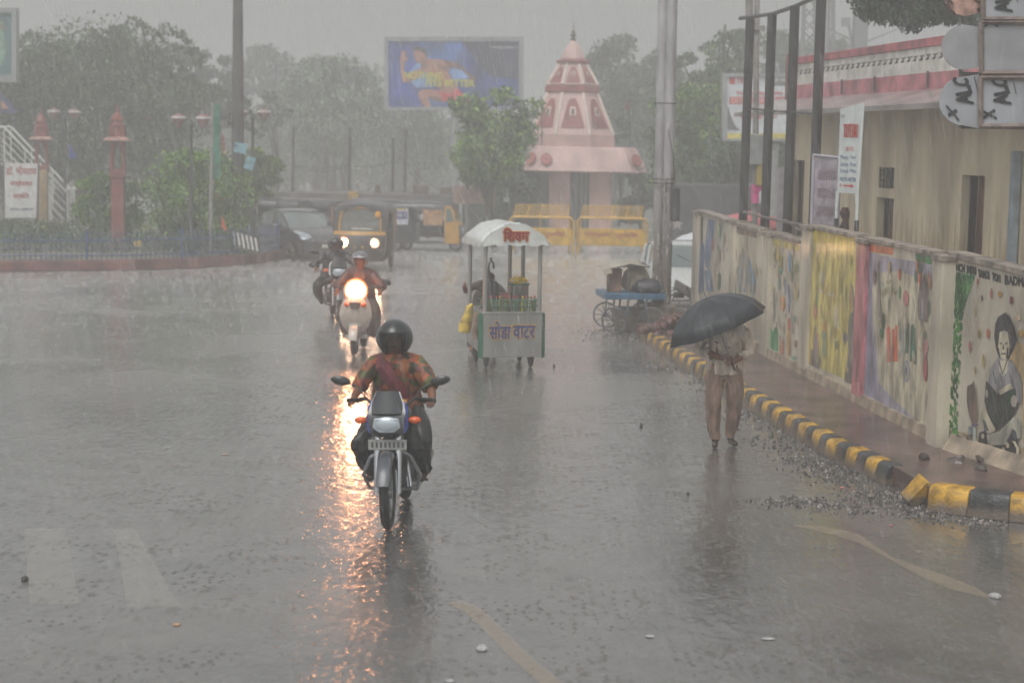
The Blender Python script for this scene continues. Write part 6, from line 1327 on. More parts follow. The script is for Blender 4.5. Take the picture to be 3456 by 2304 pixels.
def rider(label, parent_bike, mats, sc=1, arms_out=0, group=None, legs=0, lean=0):
    loc, rz = parent_bike.location.copy(), parent_bike.rotation_euler[2]
    t = thing('person', label, 'person', loc, rz, group, sc=sc); t.rotation_euler = (0, lean, rz)
    n = {'pelvis': (0, .20, .90, .15), 'belly': (0, .15, 1.02, .15), 'waist': (0, .12, 1.12, .15), 'chest': (0, .06, 1.26, .165), 'collar': (0, .04, 1.37, .11), 'neck': (0, .0, 1.44, .055), 'jaw': (0, -.055, 1.50, .062), 'head': (0, -.035, 1.575, .088), 'crown': (0, -.02, 1.63, .06)}
    b = [('pelvis', 'belly', 1), ('belly', 'waist', 0), ('waist', 'chest', 0), ('chest', 'collar', 0), ('collar', 'neck', 2), ('neck', 'jaw', 2), ('jaw', 'head', 2), ('head', 'crown', 2)]
    for s_, S_ in ((-1, 'l'), (1, 'r')):
        n.update({S_+'sh': (s_*.17, .045, 1.36, .075), S_+'ua': (s_*.25, -.02, 1.25, .058), S_+'el': (s_*(.31+arms_out), -.08, 1.13, .046), S_+'fa': (s_*.335, -.17, 1.085, .038), S_+'wr': (s_*.335, -.255, 1.055, .027), S_+'pa': (s_*.33, -.315, 1.045, .03),
                  S_+'hip': (s_*.11, .16, .87, .125), S_+'th': (s_*.2, .0, .80, .115), S_+'kn': (s_*(.265+legs), -.15, .70, .092), S_+'sn': (s_*(.25+legs), -.06, .52, .085), S_+'an': (s_*.22, .045, .37, .07), S_+'ft': (s_*.22, -.0, .325, .045), S_+'to': (s_*.23, -.13, .31, .035)})
        b += [('collar', S_+'sh', 0), (S_+'sh', S_+'ua', 0), (S_+'ua', S_+'el', 0), (S_+'el', S_+'fa', 2 if arms_out == 0 else 0), (S_+'fa', S_+'wr', 2), (S_+'wr', S_+'pa', 2), ('pelvis', S_+'hip', 1), (S_+'hip', S_+'th', 1), (S_+'th', S_+'kn', 1), (S_+'kn', S_+'sn', 1), (S_+'sn', S_+'an', 1), (S_+'an', S_+'ft', 3), (S_+'ft', S_+'to', 3)]
    def ex(mb):
        for s_ in (-1, 1): fingers(mb, (s_*.33, -.315, 1.045), (s_*.15, -1, .0), (-s_, 0, 0.05), (0, .2, -1), 2)
        facemesh(mb, (0, -.035, 1.57), Matrix.Identity(3), 2, 4)
    skinbody('body', n, b, mats, t, extra=ex)
    q = cloth([(0, 0, .075, .065, 1.44), (0, .02, .13, .095, 1.41), (0, .04, .185, .12, 1.37), (0, .05, .205, .14, 1.31), (0, .07, .205, .155, 1.22), (0, .1, .2, .16, 1.1), (0, .13, .205, .165, 1.0), (0, .17, .22, .18, .9)], 40, 30, .032, seed=len(label)*.7)
    for s_ in (-1, 1):
        P0, P1, P2, P3 = V((s_*.16, .045, 1.36)), V((s_*.25, -.02, 1.25)), V((s_*(.31+arms_out), -.08, 1.13)), V((s_*.325, -.15, 1.095))
        pts = [P0, P0.lerp(P1, .5), P1, P1.lerp(P2, .5), P2] + ([P3] if arms_out else [])
        n0 = len(q.v); q.tube(pts, [.078, .08, .076, .07, .066] + ([.045] if arms_out else []), 16, cap=False)
        for i in range(n0, len(q.v)):
            x, y, z = q.v[i]; k = 1+.0*x; q.v[i] = (x+.008*math.sin(z*60+i), y+.008*math.sin(z*47+i*2.1), z+.006*math.sin(i*1.7))
    o = q.build('shirt', mats[0], t, angle=75); so_ = o.modifiers.new('s', 'SOLIDIFY'); so_.thickness = .006; return t
# --- rider in front
P1 = G(1316, 1812); b1 = P1+V((0, .96, 0)); 
mb1 = motorbike('black and grey motorbike with orange indicators coming towards the viewer', b1, R(-3), (44, 70, 150), lean=R(-1.5))
m_shirt = M('patterned_shirt', (134, 96, 48), .55, .2, 8, .3, 40)
def checker(m, cols_, sc_):
    N, L = m.node_tree.nodes, m.node_tree.links; b_ = N['Principled BSDF']; tc = N.new('ShaderNodeTexCoord'); v = N.new('ShaderNodeTexVoronoi'); v.inputs['Scale'].default_value = sc_; L.new(tc.outputs['Object'], v.inputs['Vector'])
    sp = N.new('ShaderNodeSeparateColor'); L.new(v.outputs['Color'], sp.inputs[0]); cr = N.new('ShaderNodeValToRGB'); cr.color_ramp.interpolation = 'CONSTANT'
    el = cr.color_ramp.elements; 
    for i, c in enumerate(cols_):
        e = el[i] if i < 2 else el.new(i/len(cols_)); e.position = i/len(cols_); e.color = (*lin(c), 1)
    L.new(sp.outputs[0], cr.inputs[0]); L.new(cr.outputs[0], b_.inputs['Base Color'])
checker(m_shirt, [(156, 80, 46), (84, 90, 42), (128, 70, 40), (100, 44, 42), (146, 90, 50), (60, 54, 36)], 18)
r1 = rider('rider in a patterned orange and green shirt and black helmet on the nearest motorbike', mb1, [m_shirt, M('black_trousers', (34, 33, 34), .5, .25, 8, .4, 25, coat=.2), m_skin, M('sandal_brown', (58, 42, 36), .5), m_skd], 1.0, 0, legs=-.02, lean=R(-1.5)); r1.location.z += .025; r1.scale = (.99, 1.0, .945)
helmet(r1, (.0, -.04, 1.585), .148, M('helmet_black', (40, 43, 45), .3, .2, 5, coat=.4), shield=True)
q = MB(); rg = []
for x, y, z, w_ in ((-.11, -.05, 1.40, .05), (-.10, -.125, 1.33, .06), (-.04, -.135, 1.24, .065), (.03, -.11, 1.13, .07), (.06, -.06, 1.03, .07), (.04, -.12, .98, .06)):
    rg.append([V((x-w_, y+.0, z-.01)), V((x, y-.025, z+.01)), V((x+w_, y, z+.02)), V((x+w_, y+.02, z+.02)), V((x, y+.0, z)), V((x-w_, y+.02, z-.01))])
q.loft(rg); q.build('shawl', M('maroon_cloth', (104, 40, 46), .7, .35, 12, .6, 30, stretch=(3, 1, .6)), r1)
q = MB(); q.loft([[V((x, y, z)) for x, y, z in ((-.13+dx, -.22-dy, 1.06-dz), (0, -.26-dy, 1.08-dz), (.12-dx, -.22-dy, 1.05-dz), (.1, -.14, 1.02-dz), (-.1, -.14, 1.03-dz))] for dx, dy, dz in ((0, 0, 0), (.0, .05, .07), (.03, .04, .14))]); q.build('yellow_cloth', M('yellow_cloth', (206, 140, 40), .6, .3, 9, .5, 30), r1)
for s_, l_ in ((-1, 1.0), (1, .68)):   # wide wet trouser legs that blow out at the knees
    q = cloth([(.15, .05, .10, .13, .86), (.21*l_, -.06, .095, .125, .78), (.27*l_, -.13, .092, .115, .68), (.285*l_, -.13, .088, .11, .60), (.265*l_, -.06, .075, .10, .50), (.235, .0, .062, .085, .41), (.215, .03, .05, .07, .33)], amp=.05, sx=s_, seed=s_*3.3, st=1.3); q.build('trouser_leg', M('black_trousers', (0,0,0)), r1, angle=60)
# --- scooter with the bright lamp
P2 = G(1196, 1208); b2 = P2+V((0, .85, 0))
sct = thing('scooter', 'pale scooter with its bright headlamp on behind the nearest motorbike', 'scooter', b2, R(-2)); m_sb = M('scooter_body', (186, 176, 166), .25, .12, 4, coat=.6)
wheel(sct, -.62, .215, .095, 'front_wheel', spokes=5); wheel(sct, .55, .215, .1, 'rear_wheel', spokes=5)
q = MB(); q.loft([[V((x*w_, y-c_*(1-x*x), z)) for x in (-1, -.8, -.4, 0, .4, .8, 1)]+[V((x*w_*.9, y+.05, z)) for x in (1, .4, -.4, -1)] for w_, y, c_, z in ((.13, -.44, .04, .34), (.2, -.48, .07, .44), (.245, -.50, .1, .6), (.22, -.47, .13, .74), (.17, -.43, .12, .86), (.12, -.40, .09, .92))]); ap = q.build('apron', m_sb, sct, angle=50)
q = MB(); q.prism([(-.06, -.625, .70), (.06, -.625, .70), (.09, -.60, .80), (-.09, -.60, .80)], (0, .03, 0)); q.build('vent', M('grille_black', (40, 38, 38), .5), ap)
for s_ in (-1, 1): q = MB(); q.ell((s_*.13, -.575, .76), (.045, .02, .03), 0, 12, 8, (0, 0, s_*.5)); q.build('indicator', m_amber, sct)
q = MB(); q.loft([[V((x*.075, -.62-math.cos(a)*.26, .215+math.sin(a)*.26))+V((0, -math.cos(a)*dz, math.sin(a)*dz)) for x, dz in ((-1, -.04), (-.8, 0), (0, .02), (.8, 0), (1, -.04), (0, -.02))] for a in [R(10+k*16) for k in range(10)]]); q.build('front_mudguard', m_sb, sct)
q = MB(); q.loft([[V((math.cos(a)*w_, y, z+math.sin(a)*h_)) for a in [2*math.pi*k/14 for k in range(14)]] for w_, y, z, h_ in ((.16, .12, .52, .12), (.19, .3, .56, .16), (.19, .6, .6, .14), (.12, .82, .66, .08), (.04, .88, .68, .04))]); q.box((0, -.1, .27), (.34, .6, .06)); q.build('body_shell', m_sb, sct, angle=50)
q = MB(); q.loft([[V((math.cos(a)*w_, y, z+math.sin(a)*h_)) for a in [2*math.pi*k/14 for k in range(14)]] for w_, y, z, h_ in ((.1, .06, .72, .03), (.14, .2, .74, .05), (.15, .5, .76, .05), (.1, .74, .78, .03))]); q.build('seat', M('seat_black', (0,0,0)), sct)
q = MB(); q.loft([[V((math.cos(a)*w_, y, .97+math.sin(a)*h_)) for a in [2*math.pi*k/16 for k in range(16)]] for w_, y, h_ in ((.07, -.5, .06), (.12, -.47, .09), (.15, -.40, .09), (.12, -.32, .06))]); cwl = q.build('headlamp_cowl', m_sb, sct)
q = MB(); q.ell((0, -.50, .97), (.15, .06, .145), 0, 20, 12); hl_ = q.build('headlight', lampmat('lamp_big', (255, 158, 92), 48), cwl); q = MB(); q.torus((0, -.485, .97), .162, .02, 0, 28, 8, Matrix.Rotation(R(90), 3, 'Z')); q.build('lamp_ring', lampmat('lamp_bloom', (255, 128, 74), .7), hl_)  # glowing ring added round the lamp to imitate its bloom
q = MB(); q.tube([(-.34, -.3, 1.0), (-.15, -.38, 1.0), (.15, -.38, 1.0), (.34, -.3, 1.0)], .017, 8); q.build('handlebar', m_bkp, sct)
for s_ in (-1, 1):
    q = MB(); q.tube([(s_*.22, -.36, 1.0), (s_*.32, -.35, 1.06), (s_*.38, -.34, 1.09)], .007, 5); q.ell((s_*.43, -.34, 1.09), (.085, .02, .048), 0, 14, 8, (0, s_*.35, 0)); q.build('mirror', m_bkp, sct)
q = MB(); q.box((0, -.615, .47), (.2, .01, .06)); q.build('number_plate', M('plate_grey', (0,0,0)), sct)
r2 = rider('rider in a red jacket and white peaked helmet on the pale scooter', sct, [M('red_jacket', (84, 50, 46), .5, .25, 8, .4, 25, coat=.2), M('grey_trousers', (84, 74, 70), .6, .2, 8, .3, 25), m_skin, M('black_trousers', (0,0,0)), m_skd], 1.0, .05); r2.location = b2+V((0, .06, -.07)); r2.location.z += .03; r2.scale = (.98, 1, .905)
helmet(r2, (0, -.04, 1.585), .125, M('helmet_grey', (112, 114, 120), .25, .1, 5, coat=.6), vis=M('peak_pale', (190, 194, 204), .2, .1, coat=.5))
q = MB()
for s_ in (-1, 1): q.loft([[V((s_*(cx_+w_*math.cos(a)), cy2+d_*math.sin(a), z)) for a in [2*math.pi*k/12 for k in range(12)]] for cx_, cy2, w_, d_, z in ((.13, -.05, .09, .12, .8), (.2, -.2, .09, .1, .68), (.21, -.24, .08, .1, .5), (.2, -.2, .07, .09, .38), (.17, -.2, .05, .1, .33))])
q.build('trousers', M('grey_trousers', (0,0,0)), r2, angle=70)
# --- dark motorbike half hidden behind the scooter
P3 = G(1112, 1092); b3 = P3+V((0, .96, 0))
mb3 = motorbike('dark motorbike with white cowl edges half hidden behind the scooter', b3, R(10), (206, 214, 214), lean=R(1), group=None)
r3 = rider('rider in dark rain clothes on the half hidden motorbike', mb3, [M('dark_jacket', (52, 52, 56), .45, .25, 8, .4, 25, coat=.2), M('black_trousers', (0,0,0)), m_skin, M('black_trousers', (0,0,0)), m_skd], 1.0, .06, legs=.04); r3.location.z += .03; r3.scale = (1.08, 1, .82)
helmet(r3, (0, -.04, 1.60), .13, M('helmet_dark', (48, 46, 48), .3, .2, 5, coat=.5))

# --- auto rickshaws
def rickshaw(label, loc, rz, sc=1, lit=True, front=(186, 138, 44), group='auto rickshaws at the junction', name='auto_rickshaw'):
    t = thing(name, label, 'auto rickshaw', loc, rz, group, sc=sc)
    m_dk = M('rickshaw_dark', (38, 40, 44), .35, .25, 3, .2, 20, coat=.4); m_y = M('rickshaw_yellow%d' % front[1], front, .35, .15, 4, coat=.4); m_roof = M('rickshaw_canvas', (70, 70, 72), .3, .2, 2, .3, 14, coat=.4)
    # nose and front panel
    q = MB(); q.loft([[V((x*w_, y-c_*(1-x*x), z)) for x in (-1, -.85, -.5, 0, .5, .85, 1)]+[V((x*w_, y+.35, z)) for x in (1, -1)] for w_, y, c_, z in ((.42, -.92, .08, .28), (.56, -1.0, .12, .42), (.60, -1.0, .15, .6), (.61, -.98, .15, .78), (.61, -.94, .12, .93))]); q.build('nose', m_dk, t, angle=45)
    q = MB(); q.loft([[V((x*w_, y-c_*(1-x*x), z)) for x in (-1, -.85, -.5, 0, .5, .85, 1)]+[V((x*w_, y+.12, z)) for x in (1, -1)] for w_, y, c_, z in ((.612, -.95, .125, .88), (.612, -.93, .12, .96), (.605, -.91, .11, 1.02))]); q.build('front_band', m_y, t, angle=45)
    q = MB(); fr_ = [(-.6, -.9, 1.02), (-.585, -.84, 1.3), (-.54, -.78, 1.5), (-.42, -.75, 1.58), (0, -.78, 1.6), (.42, -.75, 1.58), (.54, -.78, 1.5), (.585, -.84, 1.3), (.6, -.9, 1.02)]
    q.tube([(x*.82, y, z) for x, y, z in fr_], .024, 8, 0); q.build('screen_frame', m_y, t)
    for s_ in (-1, 1): q = MB(); q.prism([(s_*.50, -.905, 1.02), (s_*.63, -.885, 1.02), (s_*.63, -.77, 1.56), (s_*.38, -.745, 1.6), (s_*.47, -.80, 1.5)], (0, .02, 0)); q.build('screen_side', m_dk, t, smooth=False)
    q = MB(); q.prism([(-.49, -.89, 1.03), (.49, -.89, 1.03), (.47, -.82, 1.3), (.39, -.76, 1.56), (-.39, -.76, 1.56), (-.47, -.82, 1.3)], (0, .012, 0)); q.build('windscreen', M('screen_glass', (120, 126, 122), .05, .1, 1, coat=1, alpha=.45), t, smooth=False)
    q = MB(); q.box((.05, -.78, 1.07), (.5, .2, .06)); q.build('dashboard', M('dash_pale', (176, 178, 174), .4), t, bevel=.02)
    q = MB(); q.box((0, -.86, .12+.0), (.1, .1, .2)); 
    wheel(t, -.86, .215, .1, 'front_wheel', spokes=5)
    for s_ in (-1, 1): wheel(t, .85, .215, .1, 'rear_wheel', s_*.56, 5)
    q = MB(); q.loft([[V((x*.62, y, z)) for x, z in ((-1, .3), (1, .3), (1.02, .7), (1.02, .98), (-1.02, .98), (-1.02, .7))] for y in (.28, 1.2)]); q.box((0, -.3, .3), (1.16, 1.2, .06)); q.build('body', m_dk, t, bevel=.03)
    q = MB(); q.loft([[V((x*w_, y, z+dz)) for x, z in ((-1, 1.44), (-1, 1.56), (-.86, 1.66), (-.4, 1.72), (0, 1.735), (.4, 1.72), (.86, 1.66), (1, 1.56), (1, 1.44), (.96, 1.44), (.94, 1.54), (0, 1.69), (-.94, 1.54), (-.96, 1.44))] for w_, y, dz in ((.60, -.80, -.06), (.645, -.7, -.01), (.66, 0, .01), (.66, 1.0, 0), (.62, 1.24, -.1))]); rf_ = q.build('roof', m_roof, t, angle=60)
    q = MB(); q.loft([[V((x*w_, 1.22+dy, z)) for x in (-1, -.5, 0, .5, 1)]+[V((x*w_, 1.19+dy, z)) for x in (1, -1)] for w_, dy, z in ((.62, 0, .98), (.63, .02, 1.3), (.6, .0, 1.6))]); q.build('rear_canvas', m_roof, t)
    for s_ in (-1, 1):
        q = MB(); q.loft([[V((s_*(.66), y, z)) for y in (.34, .6, .9, 1.22)]+[V((s_*.64, y, z)) for y in (1.22, .34)] for z in (.95, 1.25, 1.5)]); q.build('side_canvas', m_roof, t)
        q = MB(); q.tube([(s_*.62, -.9, 1.0), (s_*.63, -.78, 1.5)], .025, 6); q.build('pillar', m_dk, t); q = MB(); q.tube([(s_*.64, .3, .5), (s_*.64, .3, 1.5)], .022, 6); q.build('pillar', m_dk, t)
        q = MB(); q.torus((s_*.36, -1.07, .74), .125, .022, 0, 20, 6, Matrix.Rotation(R(90), 3, 'Z')); o = q.build('lamp_ring', lampmat('rick_bloom', (255, 140, 84), .5) if lit and s_ < 0 else m_chr, t)  # ring of the left lit lamp glows as added bloom, others are chrome
        q = MB(); q.ell((s_*.36, -1.08, .74), (.115, .05, .115) if s_ < 0 else (.085, .05, .095), 0, 18, 10)
        q.build('headlight', lampmat('lamp_rick_%s' % ('a' if s_ < 0 else 'b'), (255, 178, 116), (34 if s_ < 0 else 20)) if lit else m_lens, o)
        q = MB(); q.tube([(s_*.6, -.86, 1.1), (s_*.7, -.9, 1.18)], .01, 5); q.box((s_*.73, -.9, 1.2), (.09, .03, .13)); q.build('mirror', m_bkp, t, bevel=.01)
    q = MB(); q.box((0, .55, .62), (1.1, .45, .14)); q.box((0, .86, .95), (1.1, .12, .5)); q.box((0, -.25, .6), (.42, .34, .12)); q.build('seat', M('seat_maroon', (92, 50, 48), .6, .2), t, bevel=.03)
    q = MB(); q.box((0, -1.13, .62), (.22, .012, .09)); q.build('number_plate', M('plate_yellow', (0,0,0)), t)
    return t
pr = G(1219, 917)+V((0, .8, 0)); rk1 = rickshaw('auto rickshaw coming forward with both headlamps lit', pr, R(-2)); rk1.scale = (1.03, 1, .97)
q = MB(); q.ell((.42, -.86, 1.44), (.07, .03, .09), 0, 10, 8); q.build('hanging_garland', M('marigold', (226, 160, 40), .7, .3, 30), rk1)
# its driver
n = {'pelvis': (.0, -.2, .68, .14), 'chest': (0, -.22, 1.05, .15), 'neck': (0, -.24, 1.2, .055), 'head': (0, -.26, 1.32, .085), 'top': (0, -.25, 1.38, .06), 'ls': (-.17, -.22, 1.1, .065), 'le': (-.24, -.38, .95, .05), 'lw': (-.14, -.6, .98, .035), 'rs': (.17, -.22, 1.1, .065), 're': (.24, -.38, .95, .05), 'rw': (.14, -.6, .98, .035), 'lk': (-.16, -.6, .66, .08), 'la': (-.16, -.68, .38, .05), 'rk': (.16, -.6, .66, .08), 'ra': (.16, -.68, .38, .05)}
bb = [('pelvis', 'chest', 0), ('chest', 'neck', 1), ('neck', 'head', 1), ('head', 'top', 2), ('chest', 'ls', 0), ('ls', 'le', 0), ('le', 'lw', 1), ('chest', 'rs', 0), ('rs', 're', 0), ('re', 'rw', 1), ('pelvis', 'lk', 0), ('lk', 'la', 0), ('pelvis', 'rk', 0), ('rk', 'ra', 0)]
t = thing('person', 'driver in a khaki shirt behind the windscreen of the lit auto rickshaw', 'person', rk1.location+V((-.18, 0, .0)), R(-2))
def exd(mb):
    for s_ in (-1, 1): fingers(mb, (s_*.14, -.62, .98), (0, -1, 0), (-s_, 0, 0), (0, 0, -1), 1)
    facemesh(mb, (0, -.26, 1.32), Matrix.Identity(3), 1, 2, .95)
skinbody('body', n, bb, [M('khaki_shirt', (150, 132, 104), .7), m_skin, M('hair_black', (26, 24, 24), .7)], t, extra=exd)
def parked(label, px, py, rz, sc, front=(186, 138, 44)):
    return rickshaw(label, G(px, py), rz, sc, False, front)
ra = parked('parked auto rickshaw seen from the side with a yellow nose pointing right', 1440, 846, R(86), .86); ra.scale = (.8, 1.0, .84)
q = MB(); q.box((-.685, .75, 1.2), (.012, .52, .56), 0); q.box((-.692, .75, 1.24), (.006, .48, .26), 1); q.box((-.692, .75, 1.44), (.006, .44, .06), 2)
q.build('side_poster', [M('poster_white', (190, 194, 204), .5, .1), M('poster_navy', (70, 70, 130), .5, .2), M('poster_yellow', (180, 170, 100), .5)], ra)
q = MB(); text(q, 'OFFER', (-.697, .95, 1.18), (-.697, .55, 1.18), (-.697, .95, 1.3), 0, .004); q.build('poster_lettering', M('poster_white', (0,0,0)), ra, smooth=False)
q = MB(); q.loft([[V((-.67-dx, y, z)) for y, dx in ((-.52, 0), (-.3, .04), (-.1, .05), (.05, 0))] for z in (.92, 1.2, 1.45)], cap=False, closed=False); q.build('side_curtain', M('tan_curtain', (176, 134, 96), .7, .25, 6, .4, 15), ra)
m_y = M('rickshaw_yellow138', (186, 138, 44)); q = MB(); q.prism([(-.65, -1.02, .3), (-.65, -.58, .3), (-.65, -.56, 1.58), (-.65, -.76, 1.58), (-.65, -.98, 1.0)], (-.012, 0, 0)); sp2 = q.build('side_panel', m_y, ra, smooth=False)
q = MB(); q.prism([(-.664, -.86, 1.06), (-.664, -.62, 1.04), (-.664, -.62, 1.5), (-.664, -.73, 1.5)], (-.005, 0, 0)); q.prism([(-.65, .28, .3), (-.65, 1.2, .3), (-.65, 1.2, 1.5), (-.65, .28, 1.5)], (-.01, 0, 0), 1); q.build('side_window', [m_glass, M('rickshaw_dark', (0,0,0))], sp2, smooth=False)
rb = parked('parked auto rickshaw with orange front trim between the dark car and the lit rickshaw', 1098, 838, R(48), .84, (190, 108, 52)); 
rcx = parked('parked auto rickshaw at the left behind the dark car roof', 980, 835, R(60), .84, (176, 124, 60)); parked('parked auto rickshaw mostly hidden behind the lit auto rickshaw', 1290, 842, R(80), .86, (150, 120, 60)); 
parked('parked auto rickshaw at the far left end of the row behind the striped board', 895, 832, R(70), .84, (184, 140, 60))
# --- cars
def car(label, loc, rz, col, sc=1, wiper=False):
    t = thing('parked_car', label, 'car', loc, rz, sc=sc); mp_ = M('car_paint_%d' % col[0], col, .2, .08, 2, coat=.8)
    prof_n = 16
    def ringb(y, w, zb, zt, tum=.0):
        return [V((x*w, y, z)) for x, z in ((-.98, zb), (.98, zb), (1, zb+.12), (1.0, zb+.3), (.98, zt-.1), (.9, zt), (.4, zt+.025), (-.4, zt+.025), (-.9, zt), (-.98, zt-.1), (-1.0, zb+.3), (-1, zb+.12))]
    q = MB(); q.loft([ringb(y, w, zb, zt) for y, w, zb, zt in ((-1.88, .62, .34, .56), (-1.82, .74, .24, .66), (-1.6, .8, .2, .78), (-1.1, .83, .2, .9), (-.75, .84, .2, .97), (0, .85, .2, .99), (.9, .85, .2, 1.0), (1.5, .82, .22, 1.0), (1.78, .76, .26, .92), (1.84, .66, .36, .7))]); q.build('body', mp_, t, angle=40)
    q = MB(); q.loft([[V((x*w, y, z)) for x, z in ((-1, zb), (-.94, zt-.06), (-.75, zt), (.75, zt), (.94, zt-.06), (1, zb))] for y, w, zb, zt in ((-.82, .76, .93, .97), (-.1, .7, .95, 1.42), (.2, .69, .95, 1.47), (.9, .69, .95, 1.46), (1.45, .7, .95, 1.30), (1.75, .72, .93, .98))]); q.build('cabin', m_glass, t, angle=40)
    q = MB(); q.loft([[V((x*w, y, z)) for x, z in ((-1, zt-.05), (-.8, zt+.012), (.8, zt+.012), (1, zt-.05), (.8, zt-.03), (-.8, zt-.03))] for y, w, zt in ((-.12, .67, 1.42), (.2, .67, 1.475), (.9, .67, 1.47), (1.48, .67, 1.30))])
    for s_ in (-1, 1):
        q.tube([(s_*.775, -.84, .95), (s_*.67, -.12, 1.41)], .03, 6); q.tube([(s_*.76, .3, .95), (s_*.68, .32, 1.42)], .035, 6); q.tube([(s_*.74, 1.5, .96), (s_*.67, 1.4, 1.33)], .05, 6)
    q.build('roof', mp_, t, angle=50)
    for s_ in (-1, 1):
        for y in (-1.2, 1.2): wheel(t, y, .3, .17, 'wheel', s_*.76, 7)
        q = MB(); q.prism([(s_*.44, -1.86, .62), (s_*.72, -1.72, .70), (s_*.82, -1.25, .86), (s_*.74, -1.25, .88), (s_*.5, -1.62, .78)], (0, 0, .02)); q.ell((s_*.66, -1.66, .72), (.15, .2, .07), 0, 14, 8, (.35, 0, s_*.5)); q.build('headlight', m_lens, t)
        q = MB(); q.ell((s_*.95, -.55, 1.0), (.09, .07, .06)); q.tube([(s_*.8, -.58, .97), (s_*.92, -.56, .98)], .02, 5); q.build('mirror', m_bkp, t)
    q = MB(); q.box((0, -1.87, .5), (.9, .04, .12)); q.box((0, -1.84, .34), (1.1, .04, .1)); q.build('grille', m_bkp, t, bevel=.01)
    q = MB(); q.box((0, -1.9, .46), (.45, .015, .1)); q.build('number_plate', M('plate_white', (200, 200, 196), .4), t)
    if wiper: q = MB(); q.tube([(.3, -.76, .99), (-.2, -.42, 1.22)], .012, 5); q.tube([(-.3, -.76, .99), (-.6, -.42, 1.2)], .012, 5); q.build('wiper', m_bkp, t)
    q = MB(); q.tube([(.2, .1, 1.47), (.2, .2, 1.62)], .006, 5); q.build('aerial', m_bkp, t); return t
c1 = car('dark grey hatchback turning beside the right end of the roundabout', G(1015, 868), R(32), (58, 62, 68)); c1.scale = (.92, .92, .88)
c2 = car('white car facing forward, seen between the steel pole and the wall end', V((At(2308, 900, 34.5).x, 34.5, 0)), R(2), (208, 210, 208), wiper=True); c2.scale = (.9, .9, .9)
c3 = thing('dark_truck', 'dark lorry with a pale star on its side behind the white car', 'lorry', V((At(2340, 800, 52).x+1.0, 52, 0))); o_ = c3.location
q = MB(); q.box((0, 0, 1.3), (4.0, 2, 1.6)); q.build('load_bed', M('lorry_dark', (62, 62, 66), .5, .3, 2), c3, bevel=.04)
q = MB(); c = At(2286, 758, 50.95)-o_; pts_ = []
for i in range(10): a = math.pi/2+i*math.pi/5; r_ = .2 if i % 2 == 0 else .08; pts_.append(c+V((r_*math.cos(a), 0, r_*math.sin(a))))
q.prism(pts_[::-1], (0, .01, 0)); q.build('star', M('star_pale', (150, 140, 138), .5), c3, smooth=False)
for s_ in (-1.4, 1.3): wheel(c3, -.8, .42, .2, 'wheel', s_, 6)
# banners and umbrella behind the far wall end
q = MB(); a, b_ = At(2258, 815, 47), At(2345, 808, 47); q.prism([a, b_, b_-V((0, 0, .28)), a-V((0, 0, .28))], (0, .02, 0), 0)
for i in range(9):
    for j in range(2): p_ = a.lerp(b_, (i+.5)/9)-V((0, .004, .08+.12*j)); q.poly([p_+V((x*.03, 0, z*.03)) for x, z in ((-1, -1), (1, -1), (1, 1), (-1, 1))], 1+(i+j) % 2)
for p_ in (a, b_): q.cyl(p_, V((p_.x, p_.y, 0)), .02, n=6)
tag(q.build('dotted_banner', [M('banner_grey', (120, 120, 126), .6), M('dot_white', (190, 190, 190), .6), M('dot_red', (150, 70, 80), .6)], smooth=False), 'strip banner dotted red and white above the white car', 'banner')
q = MB(); p_ = At(2300, 835, 46); q.loft([[V((x*.42*s_, y*.4*s_, z)) for x, y in ((-1, -1), (1, -1), (1, 1), (-1, 1))] for s_, z in ((1, 0), (.9, .12), (.3, .2))]); q.cyl((0, 0, -p_.z), (0, 0, .1), .02, n=6)
o = q.build('yellow_box_sign', M('crate_yellow', (0,0,0)), smooth=False); o.location = p_; tag(o, 'small dull yellow stall top just above the white car roof', 'stall top')
def parasol(name, label, c, r, h, mtl, n_=8):
    t = thing(name, label, 'parasol', V((c.x, c.y, 0))); q = MB()
    q.loft([[V((rr*math.cos(2*math.pi*k/n_), rr*math.sin(2*math.pi*k/n_), c.z+z)) for k in range(n_)] for rr, z in ((r*.97, -h-.12), (r, -h), (r*.6, -h*.42), (.02, 0))], cap=False); o = q.build('canopy', mtl, t, smooth=False); s_ = o.modifiers.new('s', 'SOLIDIFY'); s_.thickness = .01
    q = MB(); q.cyl((0, 0, 0), (0, 0, c.z+.05), .025, n=8); q.build('pole', M('stick', (0,0,0)), t)
parasol('market_parasol', 'faded pink market parasol behind the far wall panels', At(2530, 712, 36), .95, .3, M('pink_canvas', (206, 112, 118), .6, .2, 3))
parasol('market_parasol', 'white canopy peak showing left of the painted wall end', At(2345, 783, 44), .6, .26, M('white_canvas', (206, 206, 210), .6, .08))
q = MB(); p_ = At(2556, 655, 32.9); q.loft([[V((x+.02*math.sin(z*20), .02*math.cos(x*20+z*8), z)) for x in (-.12, -.04, .04, .12)] for z in (-.17, 0, .17)], 0, cap=False, closed=False); q.prism([(.03, -.02, -.18), (.14, -.02, -.14), (.1, -.02, .1), (.02, -.02, .02)], (0, .01, 0), 1)
o = q.build('pink_bag', [M('pink_plastic', (214, 84, 150), .4, .2, 10, coat=.3), M('white_plastic', (206, 206, 206), .4)]); o.location = p_; tag(o, 'bright pink and white plastic bag caught on the pole between the black posts', 'bag')
q = MB(); q.box((0, 0, 1.35), (.1, .06, 2.7)); q.box((.09, 0, 1.35), (.03, .05, 2.7), 1); p_ = At(2633, 700, 32); o = q.build('leaning_plank', [M('pale_plank', (156, 152, 158), .5, .15), M('stripe_red', (0,0,0))], bevel=.006); o.location = (p_.x, 32, 0); o.scale = (1.2, 1, 1.05); tag(o, 'pale upright plank standing against the far corner of the cream building', 'plank')

